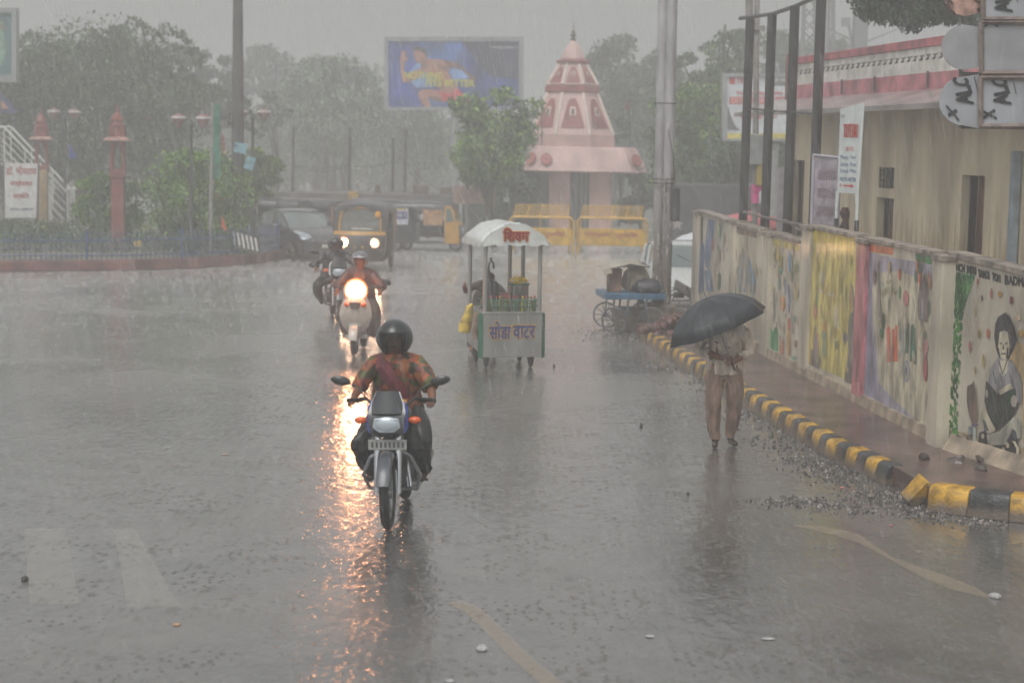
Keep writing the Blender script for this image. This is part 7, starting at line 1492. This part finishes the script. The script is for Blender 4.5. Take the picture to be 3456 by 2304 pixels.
# ============================================================ SODA CART
ct = thing('soda_cart', 'steel soda water handcart with a white arched canopy in the middle of the road', 'cart', V((-.125, G(1733, 1243).y+.42, 0)), R(15))
m_st = M('brushed_steel', (150, 150, 147), .32, .12, 6, .1, 60, metal=.35, coat=.2, stretch=(1, 1, .3)); m_sg = M('cart_green', (38, 96, 74), .45, .2, 6); m_tp2 = M('canopy_plastic', (216, 220, 216), .3, .1, 4, .4, 12, coat=.4)
hw_, hd = .43, .5; Z0, Z1 = .17, .80
q = MB(); q.box((0, -hd, (Z0+Z1)/2), (2*hw_, .02, Z1-Z0)); q.build('front_panel', m_st, ct, bevel=.004)
for s_ in (-1, 1): q = MB(); q.prism([(s_*hw_, -hd+.02, Z0+.03), (s_*hw_, hd, Z0+.12), (s_*hw_, hd, Z1), (s_*hw_, -hd+.02, Z1)], (-s_*.02, 0, 0)); q.build('side_panel', m_st, ct, smooth=False)
q = MB(); q.box((0, hd, (Z0+Z1)/2), (2*hw_, .02, Z1-Z0-.1)); q.build('rear_panel', m_st, ct)
q = MB(); q.box((0, 0, Z1), (2*hw_+.04, 2*hd+.04, .025)); q.build('counter', m_st, ct, bevel=.005)
q = MB(); 
for s_ in (-1, 1): q.prism([(s_*(hw_+.004), -hd-.015, Z0-.02), (s_*(hw_+.06), -hd+.02, Z0), (s_*(hw_+.06), -hd+.05, Z1-.02), (s_*(hw_+.004), -hd-.015, Z1+.01)], (0, .02, 0))
q.build('green_trim', m_sg, ct, smooth=False)
q = MB(); a = (-.33, -hd-.0135, .44); 
text(q, 'सोडा', (-.345, -hd-.014, .43), (-.03, -hd-.014, .43), (-.345, -hd-.014, .68), 1, .017); text(q, 'वाटर', (.0, -hd-.014, .435), (.33, -hd-.014, .435), (.0, -hd-.014, .62), 1, .017)
text(q, 'सोडा', (-.34, -hd-.021, .435), (-.035, -hd-.021, .435), (-.34, -hd-.021, .675), 0, .007); text(q, 'वाटर', (.005, -hd-.021, .44), (.325, -hd-.021, .44), (.005, -hd-.021, .615), 0, .007)
q.build('lettering', [M('paint_navy', (52, 60, 120), .4), M('paint_ochre', (196, 158, 60), .4)], ct, smooth=False)
q = MB(); ZE = 1.80
for x, y in ((-hw_+.03, -hd+.04), (-hw_+.03, hd-.04), (hw_-.03, -hd+.04), (hw_-.03, hd-.04), (.2, hd-.04)): q = MB(); q.cyl((x, y, Z1), (x, y, ZE), .031, n=12); q.build('post', m_st, ct)
q = MB(); rg = []
for y in [-hd-.08+i*(2*hd+.16)/8 for i in range(9)]:
    ar = []
    for k in range(15):
        u = -1+2*k/14; x = u*(hw_+.07); z = ZE-.02+.29*math.cos(u*math.pi/2)**.75+.012*math.sin(y*13+k*1.7); ar.append(V((x, y, z)))
    rg.append(ar)
q.loft(rg, cap=False, closed=False); o = q.build('canopy', m_tp2, ct, angle=70); s_ = o.modifiers.new('s', 'SOLIDIFY'); s_.thickness = .012
q = MB(); rr_ = random.Random(1)
for y, sgn in ((-hd-.08, 0), (hd+.08, 0)):
    arc = [V(((-1+2*k/20)*(hw_+.065), y, ZE-.025+.288*max(0, math.cos((-1+2*k/20)*math.pi/2))**.75)) for k in range(21)]
    low_ = [V((p.x, y+.004, ZE-.03-(.012 if i % 2 else .0)-.01-.012*math.sin(i*1.3))) for i, p in enumerate(arc)]
    for i in range(20): q.poly([low_[i], low_[i+1], arc[i+1], arc[i]])
for x in (-1, 1):
    for i in range(12):
        y0 = -hd-.08+i*(2*hd+.16)/12; y1 = y0+(2*hd+.16)/12; q.poly([(x*(hw_+.072), y0, ZE), (x*(hw_+.072), y1, ZE), (x*(hw_+.075), y1-.02, ZE-.06), (x*(hw_+.075), y0+.02, ZE-.075)])
o = q.build('valance', m_tp2, o, smooth=False); s_ = o.modifiers.new('s', 'SOLIDIFY'); s_.thickness = .006
q = MB(); text(q, 'शिवम'.replace('शि', 'िश'), (-.18, -hd-.088, ZE+.02), (.19, -hd-.088, ZE+.02), (-.18, -hd-.088, ZE+.2), 1, .016); text(q, 'शिवम'.replace('शि', 'िश'), (-.175, -hd-.096, ZE+.025), (.185, -hd-.096, ZE+.025), (-.175, -hd-.096, ZE+.195), 0, .007); q.build('name_lettering', [M('paint_crimson', (140, 32, 34), .4), M('paint_orange', (214, 138, 50), .4)], ct, smooth=False)
q = MB()
for z in (Z1+.09, Z1+.17): q.tube([(-hw_+.03, -hd+.04, z), (hw_-.03, -hd+.04, z), (hw_-.03, 0, z), (-hw_+.03, 0, z), (-hw_+.03, -hd+.04, z)], .009, 5)
for i in range(8): x = -hw_+.03+i*(2*hw_-.06)/7; q.cyl((x, -hd+.04, Z1), (x, -hd+.04, Z1+.17), .006, n=5)
q.build('bottle_rail', m_sg, ct)
for s_ in (-1, 1):
    for y in (-.3, .32):
        q = MB(); q.torus((s_*.33, y, .11), .09, .02, 0, 22, 8); q.cyl((s_*.33-.02, y, .11), (s_*.33+.02, y, .11), .07, n=16); q.tube([(s_*.33-.04, y, .11), (s_*.33-.03, y, Z0+.08)], .014, 5); q.tube([(s_*.33+.04, y, .11), (s_*.33+.03, y, Z0+.08)], .014, 5); q.build('wheel', m_tyre, ct)
cM = Matrix.Translation(ct.location) @ Matrix.Rotation(R(15), 4, 'Z')
def OC(o, x, y, z): o.location = cM @ V((x, y, z)); o.rotation_euler = (0, 0, R(15)); return o
zc = Z1+.0135
dt = thing('steel_drum', 'tall steel drum with a green rim heaped with lemons on the cart counter', 'drum', cM @ V((.22, .02, zc)), R(15))
q = MB(); q.lathe([(.14, 0), (.145, .02), (.145, .34), (.15, .36), (.14, .37), (.13, .36), (.13, .3)], (0, 0, 0), 28); q.build('drum', M('drum_steel', (168, 168, 166), .22, .12, 3, metal=.85), dt)
q = MB(); q.torus((0, 0, .355), .15, .014, 0, 28, 8, Matrix.Rotation(R(90), 3, 'Y')); q.build('rim', m_sg, dt)
q = MB(); q.lathe([(.128, .3), (.128, .345), (.05, .4), (.01, .41)], (0, 0, 0), 20)
o = q.build('lid_cloth', M('lemon_yellow', (216, 186, 50), .5, .2, 20), dt)
rl_ = random.Random(6)
proto = None
for i in range(26):
    a = rl_.uniform(0, 6.28); d = rl_.random()**.5*.115; x, y, z = d*math.cos(a), d*math.sin(a), .395+.055*(1-(d/.12)**2)
    if proto is None:
        q = MB(); q.lathe([(.002, -.03), (.008, -.027), (.018, -.018), (.023, 0), (.018, .018), (.008, .027), (.002, .031)], (0, 0, 0), 12); proto = q.build('lemon', M('lemon_yellow', (0,0,0))); tag(proto, 'yellow lemon heaped with others on the steel drum', 'lemon', 'lemons on the steel drum'); o = proto
    else: o = proto.copy(); S.collection.objects.link(o)
    OC(o, .22+x, .02+y, zc+z); o.rotation_euler = (rl_.uniform(0, 3), rl_.uniform(0, 3), rl_.uniform(0, 3))
sm = thing('soda_machine', 'dark soda dispensing machine with taps at the left of the cart counter', 'soda machine', cM @ V((-.25, -.02, zc)), R(15))
q = MB(); q.lathe([(.1, 0), (.11, .02), (.1, .12), (.06, .2), (.07, .3), (.055, .42), (.03, .48), (.035, .54), (.02, .58)], (0, 0, 0), 18); q.lathe([(.07, 0), (.075, .25), (.06, .36), (.03, .4)], (.1, .02, 0), 16); q.build('cylinder', M('machine_dark', (50, 50, 52), .3, .3, 5, coat=.4), sm)
q = MB(); q.tube([(.0, 0, .55), (.02, 0, .66), (.04, -.02, .70), (.07, -.02, .66), (.08, -.02, .58)], .016, 8); q.tube([(0, 0, .58), (-.04, 0, .62)], .012, 6); q.tube([(.05, -.06, .4), (.06, -.12, .4), (.06, -.12, .34)], .012, 6); q.ell((.04, 0, .72), (.022, .022, .02)); q.build('tap', M('tap_metal', (84, 84, 86), .3, .2, metal=.7), sm)
q = MB(); q.box((0, 0, .1), (.22, .18, .2)); q.box((0, 0, .205), (.23, .19, .012), 1); o = q.build('pink_box', [M('box_pink', (186, 140, 136), .5, .15), M('box_red', (176, 70, 76), .5)], bevel=.006); OC(o, -.02, .1, zc); tag(o, 'pale pink box with a red lid edge between the soda machine and the drum', 'box')
bot = None; caps = ['red', 'red', 'yellow', 'red', 'red']
bcols = [((86, 112, 74), (176, 52, 46)), ((120, 110, 50), (190, 60, 52)), ((150, 142, 60), (206, 170, 50))]
protos = []
def bottle(bc, cc):
    t = thing('bottle', 'x', 'bottle', (0, 0, 0), 0, 'bottles in the green rail of the cart')
    q = MB(); q.lathe([(.027, 0), (.03, .006), (.03, .11), (.024, .14), (.012, .165), (.011, .2)], (0, 0, 0), 14); q.build('glass', M('glass_%d' % bc[0], bc, .12, .15, 10, coat=.8), t)
    q = MB(); q.cyl((0, 0, .195), (0, 0, .218), .015, n=12); q.build('cap', M('cap_%d' % cc[0], cc, .4), t); return t
for bi, (bc, cc) in enumerate(bcols): protos.append(bottle(bc, cc))
kc = [0]*3; names = ['green soda bottle with a red cap standing in the front rail of the cart', 'brown soda bottle with a red cap standing in the front rail of the cart', 'yellow soda bottle with a yellow cap standing in the front rail of the cart']
for i in range(12):
    j = (0, 1, 0, 2, 0, 1, 0, 0, 2, 0, 1, 0)[i]; t = protos[j] if kc[j] == 0 else dup(protos[j]); kc[j] += 1
    OC(t, -.35+i*.064, -.42+(.05 if i % 2 else 0), zc); t['label'] = names[j]
q = MB(); q.loft([[V((math.cos(a)*w_+dx, math.sin(a)*.05, z)) for a in [2*math.pi*k/12 for k in range(12)]] for w_, dx, z in ((.02, .03, 0), (.05, .0, -.04), (.07, -.02, -.16), (.1, -.06, -.3), (.09, -.07, -.4), (.03, -.06, -.43))], 0)
o = q.build('hanging_bag', [M('bag_yellow', (196, 168, 62), .5, .4, 9, .5, 30, coat=.3)]); OC(o, -hw_-.1, -.1, Z1+.1); tag(o, 'stuffed yellow and brown plastic bag hanging at the left side of the cart', 'bag')
q = MB(); q.loft([[V((math.cos(a)*w_, math.sin(a)*.04, z)) for a in [2*math.pi*k/12 for k in range(12)]] for w_, z in ((.05, 0), (.06, -.1), (.07, -.3), (.05, -.38))], 0); o = q.build('brown_bag', M('bag_brown', (132, 112, 90), .5, .4, 9, .5, 30, coat=.3)); OC(o, -hw_-.05, -.34, Z1+.0); tag(o, 'dull brown bag hanging flat against the left side panel of the cart', 'bag')
# vendor bent behind the cart, pushing
vd = thing('person', 'vendor bending behind the soda cart and pushing it with an arm on the post', 'person', cM @ V((-.1, 0, 0)), R(15))
n = {'pelvis': (.12, 1.32, .84, .13), 'waist': (.10, 1.18, .95, .12), 'chest': (.07, .98, 1.03, .14), 'collar': (.05, .86, 1.08, .09), 'neck': (.05, .80, 1.11, .055), 'jaw': (.05, .72, 1.12, .06), 'head': (.05, .69, 1.18, .085), 'crown': (.05, .73, 1.24, .065),
     'lsh': (-.13, .86, 1.08, .065), 'lel': (-.30, .72, 1.0, .045), 'lwr': (-.36, .56, 1.09, .03), 'lpa': (-.375, .50, 1.11, .03), 'rsh': (.23, .86, 1.06, .065), 'rel': (.33, .74, .92, .045), 'rwr': (.28, .58, .86, .03), 'rpa': (.27, .53, .85, .03),
     'lhip': (.02, 1.32, .8, .11), 'lkn': (-.03, 1.22, .46, .075), 'lan': (-.05, 1.38, .1, .045), 'lto': (-.05, 1.24, .04, .035), 'rhip': (.22, 1.32, .8, .11), 'rkn': (.23, 1.1, .47, .075), 'ran': (.23, 1.12, .1, .045), 'rto': (.23, .98, .04, .035)}
bb = [('pelvis', 'waist', 1), ('waist', 'chest', 0), ('chest', 'collar', 0), ('collar', 'neck', 2), ('neck', 'jaw', 2), ('jaw', 'head', 2), ('head', 'crown', 3), ('collar', 'lsh', 0), ('lsh', 'lel', 0), ('lel', 'lwr', 2), ('lwr', 'lpa', 2), ('collar', 'rsh', 0), ('rsh', 'rel', 0), ('rel', 'rwr', 2), ('rwr', 'rpa', 2), ('pelvis', 'lhip', 1), ('lhip', 'lkn', 1), ('lkn', 'lan', 1), ('lan', 'lto', 2), ('pelvis', 'rhip', 1), ('rhip', 'rkn', 1), ('rkn', 'ran', 1), ('ran', 'rto', 2)]
def exv(mb):
    fingers(mb, (-.375, .50, 1.11), (0, -1, .1), (0, 0, 1), (.6, .6, 0), 2); fingers(mb, (.27, .53, .85), (0, -1, .0), (-1, 0, 0), (0, 0, -1), 2); facemesh(mb, (.05, .69, 1.17), Matrix.Rotation(R(20), 3, 'X'), 2, 3, .95)
    mb.ell((.05, .73, 1.22), (.092, .1, .07), 3, 16, 10)
skinbody('body', n, bb, [M('vendor_shirt', (112, 104, 100), .6, .3, 8, .4, 20), M('vendor_trousers', (84, 76, 72), .6, .2), m_skin, M('hair_black', (0,0,0))], vd, extra=exv)

# ============================================================ HANDCART AT THE RIGHT
hc = thing('handcart', 'blue decked wooden handcart with spoked wheels beside the steel pole', 'handcart', G(2100, 1128)+V((.05, .5, 0)), R(6)); o_ = hc.location
zd = .64; m_bl = M('deck_blue', (62, 104, 134), .45, .25, 6, .2, 20)
q = MB(); q.box((.1, 0, zd), (1.05, 1.0, .10)); 
q.build('deck', m_bl, hc, bevel=.008)
q = MB()
for x in (-.22, .02, .34): q.tube([(x-.02, -.4, zd-.05), (x-.04, -.42, .24)], .018, 5); q.tube([(x-.02, .4, zd-.05), (x-.04, .42, .24)], .018, 5)
q.tube([(-.24, -.5, .235), (-.24, .5, .235)], .018, 6); q.tube([(.4, -.5, .235), (.4, .5, .235)], .018, 6); q.build('undercarriage', M('iron_blue', (92, 104, 116), .4, .2), hc)
for x_, y in ((-.24, -.48), (-.24, .48), (.4, -.48), (.4, .48)):
    # the wheels turn about the Y axis here: spoked iron wheels
    rot = Matrix.Rotation(R(68), 3, 'Z'); q = MB(); q.torus((0, 0, .235), .215, .016, 0, 30, 8)
    for k in range(10): a = 2*math.pi*k/10; q.tube([(0, 0, .235), (0, math.cos(a)*.21, .235+math.sin(a)*.21)], .008, 5)
    q.cyl((-.03, 0, .235), (.03, 0, .235), .035, n=12); q.v = [tuple(rot @ V(p)+V((x_, y, 0))) for p in q.v]; q.build('wheel', M('wheel_grey', (96, 98, 100), .4, .2, metal=.3), hc)
zd2 = zd+.05
hM = Matrix.Translation(hc.location) @ Matrix.Rotation(R(6), 4, 'Z')
def on(o, x, y, z=0): o.location = hM @ V((x, y, zd2+z)); o.rotation_euler = (0, 0, R(6)); return o
def sack(name, label, cat, mtl, c, d, seed, dark=None):
    rs_ = random.Random(seed); q = MB(); rg = []
    for j in range(9):
        v = j/8; s_ = (math.sin(math.pi*(.12+.8*v)))**.5*(1-.25*v); rg.append([V((d[0]*s_*math.cos(a)*(1+.09*rs_.uniform(-1, 1)), d[1]*s_*math.sin(a)*(1+.09*rs_.uniform(-1, 1)), d[2]*v)) for a in [2*math.pi*k/14 for k in range(14)]])
    q.loft(rg); o = q.build(name, mtl, angle=70); on(o, *c); return tag(o, label, cat)
sack('sack', 'slumped beige sack in the middle of the handcart load', 'sack', M('sack_beige', (168, 158, 138), .7, .25, 6, .6, 14), (.22, .1, .0), (.3, .28, .42), 1)
sack('dark_sack', 'dark wet sack on the right half of the handcart', 'sack', M('sack_dark', (62, 60, 66), .5, .35, 6, .6, 14, coat=.2), (.36, -.24, 0), (.3, .24, .24), 2)
q = MB(); q.box((0, 0, .2), (.22, .3, .40)); o = q.build('brown_carton', M('carton', (140, 108, 88), .7, .25, 5, .3, 20), bevel=.01); on(o, -.18, .0); tag(o, 'upright brown carton at the left end of the handcart load', 'carton')
q = MB(); q.cyl((-.33, -.3, 0), (-.33, -.3, .38), .025, n=6, mi=1); q.cyl((0.02, -.3, 0), (0.02, -.3, .48), .02, n=6, mi=1)
q.loft([[V((x, y, z+zz)) for x, y, z in ((-.42, -.34, .38), (-.2, -.36, .43), (.03, -.34, .49), (.35, -.3, .44), (.4, .35, .42), (.02, .4, .5), (-.4, .38, .4))] for zz in (0, .02)], 0); q.prism([(-.42, -.345, .39), (-.28, -.345, .41), (-.28, -.345, .33), (-.41, -.345, .30)], (0, .01, 0), 0)
o = q.build('tarpaulin', [M('tarp_beige', (172, 166, 150), .5, .2, 4, .4, 12, coat=.2), M('stick', (0,0,0))], angle=50); on(o, 0, 0); tag(o, 'pale tarpaulin stretched on short sticks over the handcart load', 'tarpaulin')

# ============================================================ MAN WITH UMBRELLA
mp0 = G(2438, 1508); man = thing('person', 'man in a soaked beige shirt and brown trousers walking under a black umbrella', 'person', mp0, R(-6), sc=(1.04, 1.04, 1.0))
n = {'pelvis': (0, 0, .86, .125), 'waist': (0, -.0, .98, .125), 'chest': (0, -.02, 1.14, .15), 'collar': (0, -.02, 1.27, .095), 'neck': (0, -.03, 1.33, .05), 'jaw': (0, -.065, 1.39, .06), 'head': (0, -.05, 1.455, .082), 'crown': (0, -.03, 1.50, .058),
     'lsh': (-.16, -.01, 1.26, .068), 'lua': (-.235, .02, 1.16, .052), 'lel': (-.275, .02, 1.05, .045), 'lfa': (-.16, -.12, 1.02, .04), 'lwr': (-.05, -.19, .985, .028), 'lpa': (.0, -.20, .975, .03),
     'rsh': (.16, -.01, 1.26, .068), 'rua': (.215, .0, 1.15, .055), 'rel': (.235, .0, 1.02, .048), 'rfa': (.15, -.12, .985, .04), 'rwr': (.085, -.19, .95, .028), 'rpa': (.055, -.21, .94, .03),
     'lhip': (-.095, .0, .80, .112), 'lth': (-.105, -.03, .62, .098), 'lkn': (-.11, -.05, .46, .082), 'lsn': (-.095, -.02, .3, .074), 'lan': (-.075, .0, .09, .045), 'lhe': (-.075, .02, .045, .035), 'lto': (-.08, -.13, .03, .035),
     'rhip': (.095, .0, .80, .112), 'rth': (.12, .03, .62, .098), 'rkn': (.12, .02, .46, .082), 'rsn': (.10, .08, .3, .074), 'ran': (.085, .14, .1, .045), 'rhe': (.08, .15, .05, .035), 'rto': (.14, .02, .03, .035)}
bb = [('pelvis', 'waist', 0), ('waist', 'chest', 0), ('chest', 'collar', 0), ('collar', 'neck', 2), ('neck', 'jaw', 2), ('jaw', 'head', 2), ('head', 'crown', 3)]
for s_ in 'lr': bb += [('collar', s_+'sh', 0), (s_+'sh', s_+'ua', 0), (s_+'ua', s_+'el', 0), (s_+'el', s_+'fa', 0), (s_+'fa', s_+'wr', 2), (s_+'wr', s_+'pa', 2), ('pelvis', s_+'hip', 1), (s_+'hip', s_+'th', 1), (s_+'th', s_+'kn', 1), (s_+'kn', s_+'sn', 1), (s_+'sn', s_+'an', 1), (s_+'an', s_+'he', 4), (s_+'he', s_+'to', 4)]
def exm(mb):
    fingers(mb, (.0, -.20, .975), (1, -.3, 0), (0, -.1, 1), (.2, 1, 0), 2); fingers(mb, (.055, -.21, .94), (-.3, -1, 0), (0, 0, 1), (-1, .4, 0), 2); facemesh(mb, (0, -.05, 1.45), Matrix.Identity(3), 2, 3, .95)
m_bs = M('wet_beige_shirt', (206, 192, 174), .5, .28, 7, .7, 16, coat=.15, stretch=(2.2, 2.2, .5)); m_bt = M('wet_brown_trousers', (156, 128, 112), .5, .32, 5, .7, 14, coat=.15, stretch=(1.6, 1.6, .6))
skinbody('body', n, bb, [m_bs, m_bt, m_skin, M('hair_black', (0,0,0)), M('brown_shoe', (70, 54, 46), .4, .2, coat=.3)], man, extra=exm)
q = cloth([(0, -.02, .10, .085, 1.30), (0, -.02, .165, .115, 1.25), (0, -.02, .17, .125, 1.12), (0, -.01, .165, .125, 1.0), (0, 0, .175, .14, .9), (0, 0, .19, .15, .80)], 40, 26, .03, seed=4.2); q.build('shirt', m_bs, man, angle=60)
for s_, e_ in ((-1, (-.275, .02, 1.05)), (1, (.235, .0, 1.02))):
    q = MB(); a_ = V((s_*.16, -.01, 1.25)); e_ = V(e_); m_ = a_.lerp(e_, .55)+V((s_*.02, .01, 0)); f_ = e_.lerp(V((s_*.07, -.18, .97)), .7)
    q.tube([a_, a_.lerp(m_, .5), m_, e_, e_.lerp(f_, .5), f_], [.08, .078, .07, .066, .058, .045], 14, cap=False); q.build('sleeve', m_bs, man, angle=70)
for s_, cy0 in ((-1, (0, -.03, -.05, -.02, 0.01, .0)), (1, (0, .03, .02, .07, .12, .13))):   # loose soaked trouser legs
    q = cloth([(cx_, y_, w_, d_, z) for (cx_, w_, d_, z), y_ in zip(((.082, .10, .125, .84), (.102, .09, .105, .66), (.112, .076, .09, .48), (.102, .07, .082, .32), (.085, .058, .07, .17), (.078, .05, .062, .09)), cy0)], 28, 28, .026, sx=s_, seed=s_*5.1, st=1.2); q.build('trouser_leg', m_bt, man, angle=60)
um = thing('umbrella', 'black umbrella tilted towards the road over the walking man', 'umbrella', mp0+V((0.045, -.22, .94)), 0)
hand_w = um.location; apex = At(2384, 1006, mp0.y-.22); ax = (apex-hand_w); L_ax = ax.length; axn = ax.normalized()
# a little forward tilt so that the rim dips towards the viewer
qr = V((0, 0, 1)).rotation_difference(axn); um.rotation_mode = 'QUATERNION'; um.rotation_quaternion = qr
nr_ = 8; Rm = .56; q = MB(); prof = [(0.0, 0), (.12, -.01), (.25, -.045), (.38, -.115), (.48, -.205), (Rm, -.33)]
rg = []
for rr, z in prof:
    ring_ = []
    for k in range(nr_*4):
        a = 2*math.pi*k/(nr_*4)+.2; f = abs(((k % 4)-2)/2); sag = (1-f)  # 0 at rib, 1 mid
        r2 = rr*(1-.10*sag*(rr/Rm)); ring_.append(V((r2*math.cos(a), r2*math.sin(a), L_ax+z-.012*sag*math.sin(math.pi*rr/Rm))))
    rg.append(ring_)
q.loft(rg, cap=False); o = q.build('canopy', M('umbrella_black', (40, 44, 49), .42, .15, 4, .1, 30, coat=.12), um, angle=14); s_ = o.modifiers.new('s', 'SOLIDIFY'); s_.thickness = .003
q = MB()
for k in range(nr_): a = 2*math.pi*k/nr_+.2+math.pi/nr_*2*.5*0+ (2*math.pi/(nr_*4))*2*0; q.tube([V((rr*math.cos(a), rr*math.sin(a), L_ax+z-.008)) for rr, z in prof], .0035, 5)
q.build('rib', m_chr, um)
q = MB(); q.cyl((0, 0, -.02), (0, 0, L_ax+.01), .006, n=8); q.cyl((0, 0, L_ax), (0, 0, L_ax+.13), .006, .003, n=8); q.build('shaft', M('umbrella_shaft', (120, 120, 122), .3, .1, metal=.6), um)
q = MB(); q.cyl((0, 0, -.09), (0, 0, .03), .013, n=10); q.build('handle', M('handle_dark', (60, 36, 32), .4), um)
# ============================================================ LITTER
m_pp = M('wet_paper', (168, 168, 168), .5, .2, 40)
def litter(px, py, w, d, lab, mtl=None, h=.006, name='paper_scrap', cat='litter', rz=0):
    q = MB(); rs_ = random.Random(px); pts_ = [(math.cos(a)*w*(1+rs_.uniform(-.2, .2)), math.sin(a)*d*(1+rs_.uniform(-.2, .2))) for a in [2*math.pi*k/9 for k in range(9)]]
    q.loft([[V((x*s_, y*s_, z)) for x, y in pts_] for s_, z in ((1, 0), (1.02, h*.4), (.8, h), (.3, h*1.4))]); o = q.build(name, mtl or m_pp, angle=60); o.location = G(px, py)+V((0, 0, .004)); o.rotation_euler = (0, 0, rz); tag(o, lab, cat)
litter(1628, 2190, .042, .055, 'crumpled white cup lying on the road beside the pale silt line', h=.018)
litter(2592, 2156, .042, .03, 'flat oval white scrap on the open road below the walking man')
litter(2196, 2148, .028, .03, 'small torn pale scrap on the road between the two larger white scraps')
litter(3358, 2014, .045, .05, 'white printed packet at the right end of the pale silt patch', h=.02)
litter(1516, 2298, .03, .03, 'pale scrap cut by the bottom edge of the view'); litter(597, 2108, .026, .025, 'small orange leaf on the road at the lower left', M('leaf_orange', (184, 142, 112), .5))
litter(760, 1534, .042, .04, 'pale brown scrap on the road at the left', M('scrap_brown2', (160, 144, 130), .5)); litter(84, 1956, .026, .03, 'dark pebble beside the left painted bar of the crossing', M('pebble_dark', (66, 62, 58), .5), .02, 'pebble', 'stone')
litter(2322, 1670, .014, .02, 'tiny dark pebble on the road to the left of the kerb gravel', M('pebble_dark', (0,0,0)), .02, 'pebble', 'stone'); litter(2164, 1440, .02, .03, 'dark pebble left of the walking man', M('pebble_dark', (0,0,0)), .03, 'pebble', 'stone'); litter(1870, 1238, .02, .03, 'dark pebble right of the soda cart wheels', M('pebble_dark', (0,0,0)), .03, 'pebble', 'stone')
litter(2842, 1646, .02, .02, 'small pink wrapper lying in the kerb gravel', M('wrapper_pink', (206, 130, 120), .5)); litter(3008, 1774, .014, .02, 'tiny bright pink wrapper below the broken kerb', M('wrapper_bright', (180, 100, 108), .5))
# ============================================================ LAMP LIGHT
def spot(parent_loc, loc, energy, col, size=R(70), r=.08, aim=V((0, -1, -.10))):
    l = bpy.data.lights.new('headlamp_beam', 'SPOT'); l.energy = energy; l.color = col; l.spot_size = size; l.spot_blend = .8; l.shadow_soft_size = r
    o = bpy.data.objects.new('headlamp_beam', l); S.collection.objects.link(o); o.location = loc; o.rotation_euler = aim.to_track_quat('-Z', 'Y').to_euler(); return o
spot(None, sct.location+V((0, -.60, .97)), 70, (1, .46, .24))
spot(None, rk1.location+V((-.37, -1.13, .74)), 70, (1, .62, .38)); spot(None, rk1.location+V((.36, -1.13, .74)), 40, (1, .62, .38))
# ============================================================ RAIN
rng = np.random.default_rng(5); nR = 17000
d = 6.5+ (rng.random(nR)**.8)*42; u = (rng.random(nR)-.5)*.66; x = u*d; z = rng.random(nR)*1.0
zmax = 3.2+.03*d+1.0; z = .05+z*(zmax-.05)
L = .10+.16*rng.random(nR); w = .0007+.0005*rng.random(nR); w = w*(1+d/26)
sl = .20+.05*rng.normal(size=nR)
dx, dz = sl*L, -L
V0 = np.stack([x, d, z+L/2], 1); V1 = np.stack([x+dx, d+.04*L, z-L/2], 1)
a = np.stack([w, 0*w, 0*w], 1); b_ = np.stack([0*w, w, 0*w], 1); c_ = np.stack([-w*.7, -w*.7, 0*w], 1); mid = (V0*.35+V1*.65)
vs = np.stack([V0, mid+a, mid+b_, mid+c_, V1], 1).reshape(-1, 3); base = np.arange(nR)[:, None]*5
F = np.concatenate([base+np.array(t) for t in ((0,1,2),(0,2,3),(0,3,1),(4,2,1),(4,3,2),(4,1,3))], 0)
me = bpy.data.meshes.new('rain'); me.from_pydata(vs.tolist(), [], F.tolist())
m = bpy.data.materials.new('rain_water'); m.use_nodes = True; b = m.node_tree.nodes['Principled BSDF']; b.inputs['Base Color'].default_value = (.9, .92, .93, 1); b.inputs['Roughness'].default_value = .1; b.inputs['Alpha'].default_value = .2
me.materials.append(m); o = bpy.data.objects.new('rain', me); S.collection.objects.link(o); tag(o, 'slanting rain falling over the whole junction', 'rain', kind='stuff')
# splashes the drops throw up from the road
nS = 42000; d = 9+ (rng.random(nS)**.5)*50; x = (rng.random(nS)-.5)*.64*d; vs = []; fs = []
for i in range(nS):
    s_ = rng.uniform(.004, .011)*(1+max(0, d[i]-22)/11); h_ = s_*rng.uniform(1.0, 2.6); o_ = len(vs); k0 = rng.uniform(0, 6)
    n_ = 4
    for k in range(n_): aa = k0+2*math.pi*k/n_; vs += [(x[i]+s_*math.cos(aa), d[i]+s_*math.sin(aa), .003), (x[i]+s_*.45*math.cos(aa+.5), d[i]+s_*.45*math.sin(aa+.5), .003), (x[i]+s_*1.5*math.cos(aa+.2), d[i]+s_*1.5*math.sin(aa+.2), h_)]; fs.append((o_+3*k, o_+3*k+1, o_+3*k+2))
me = bpy.data.meshes.new('rain_splashes'); me.from_pydata(vs, [], fs)
m2 = m.copy(); m2.name = 'splash_water'; m2.node_tree.nodes['Principled BSDF'].inputs['Alpha'].default_value = .25; me.materials.append(m2)
o = bpy.data.objects.new('rain_splashes', me); S.collection.objects.link(o); tag(o, 'small splashes thrown up from the wet road by the rain', 'splashes', kind='stuff')
# ============================================================ RAIN HAZE
q = MB(); q.box((0, 200, 9.0), (520, 480, 20.6)); 
q.v = [(x, y, (-1.0 if z < 5 else 17.5)) for x, y, z in q.v]
hm = bpy.data.materials.new('haze'); hm.use_nodes = True; N, L = hm.node_tree.nodes, hm.node_tree.links; N.clear()
ho = N.new('ShaderNodeOutputMaterial'); pv_ = N.new('ShaderNodeVolumePrincipled'); pv_.inputs['Color'].default_value = (.93, .94, .93, 1); pv_.inputs['Density'].default_value = .0102; pv_.inputs['Anisotropy'].default_value = .35
L.new(pv_.outputs[0], ho.inputs['Volume'])
hz = q.build('haze', hm, smooth=False); tag(hz, kind='stuff')
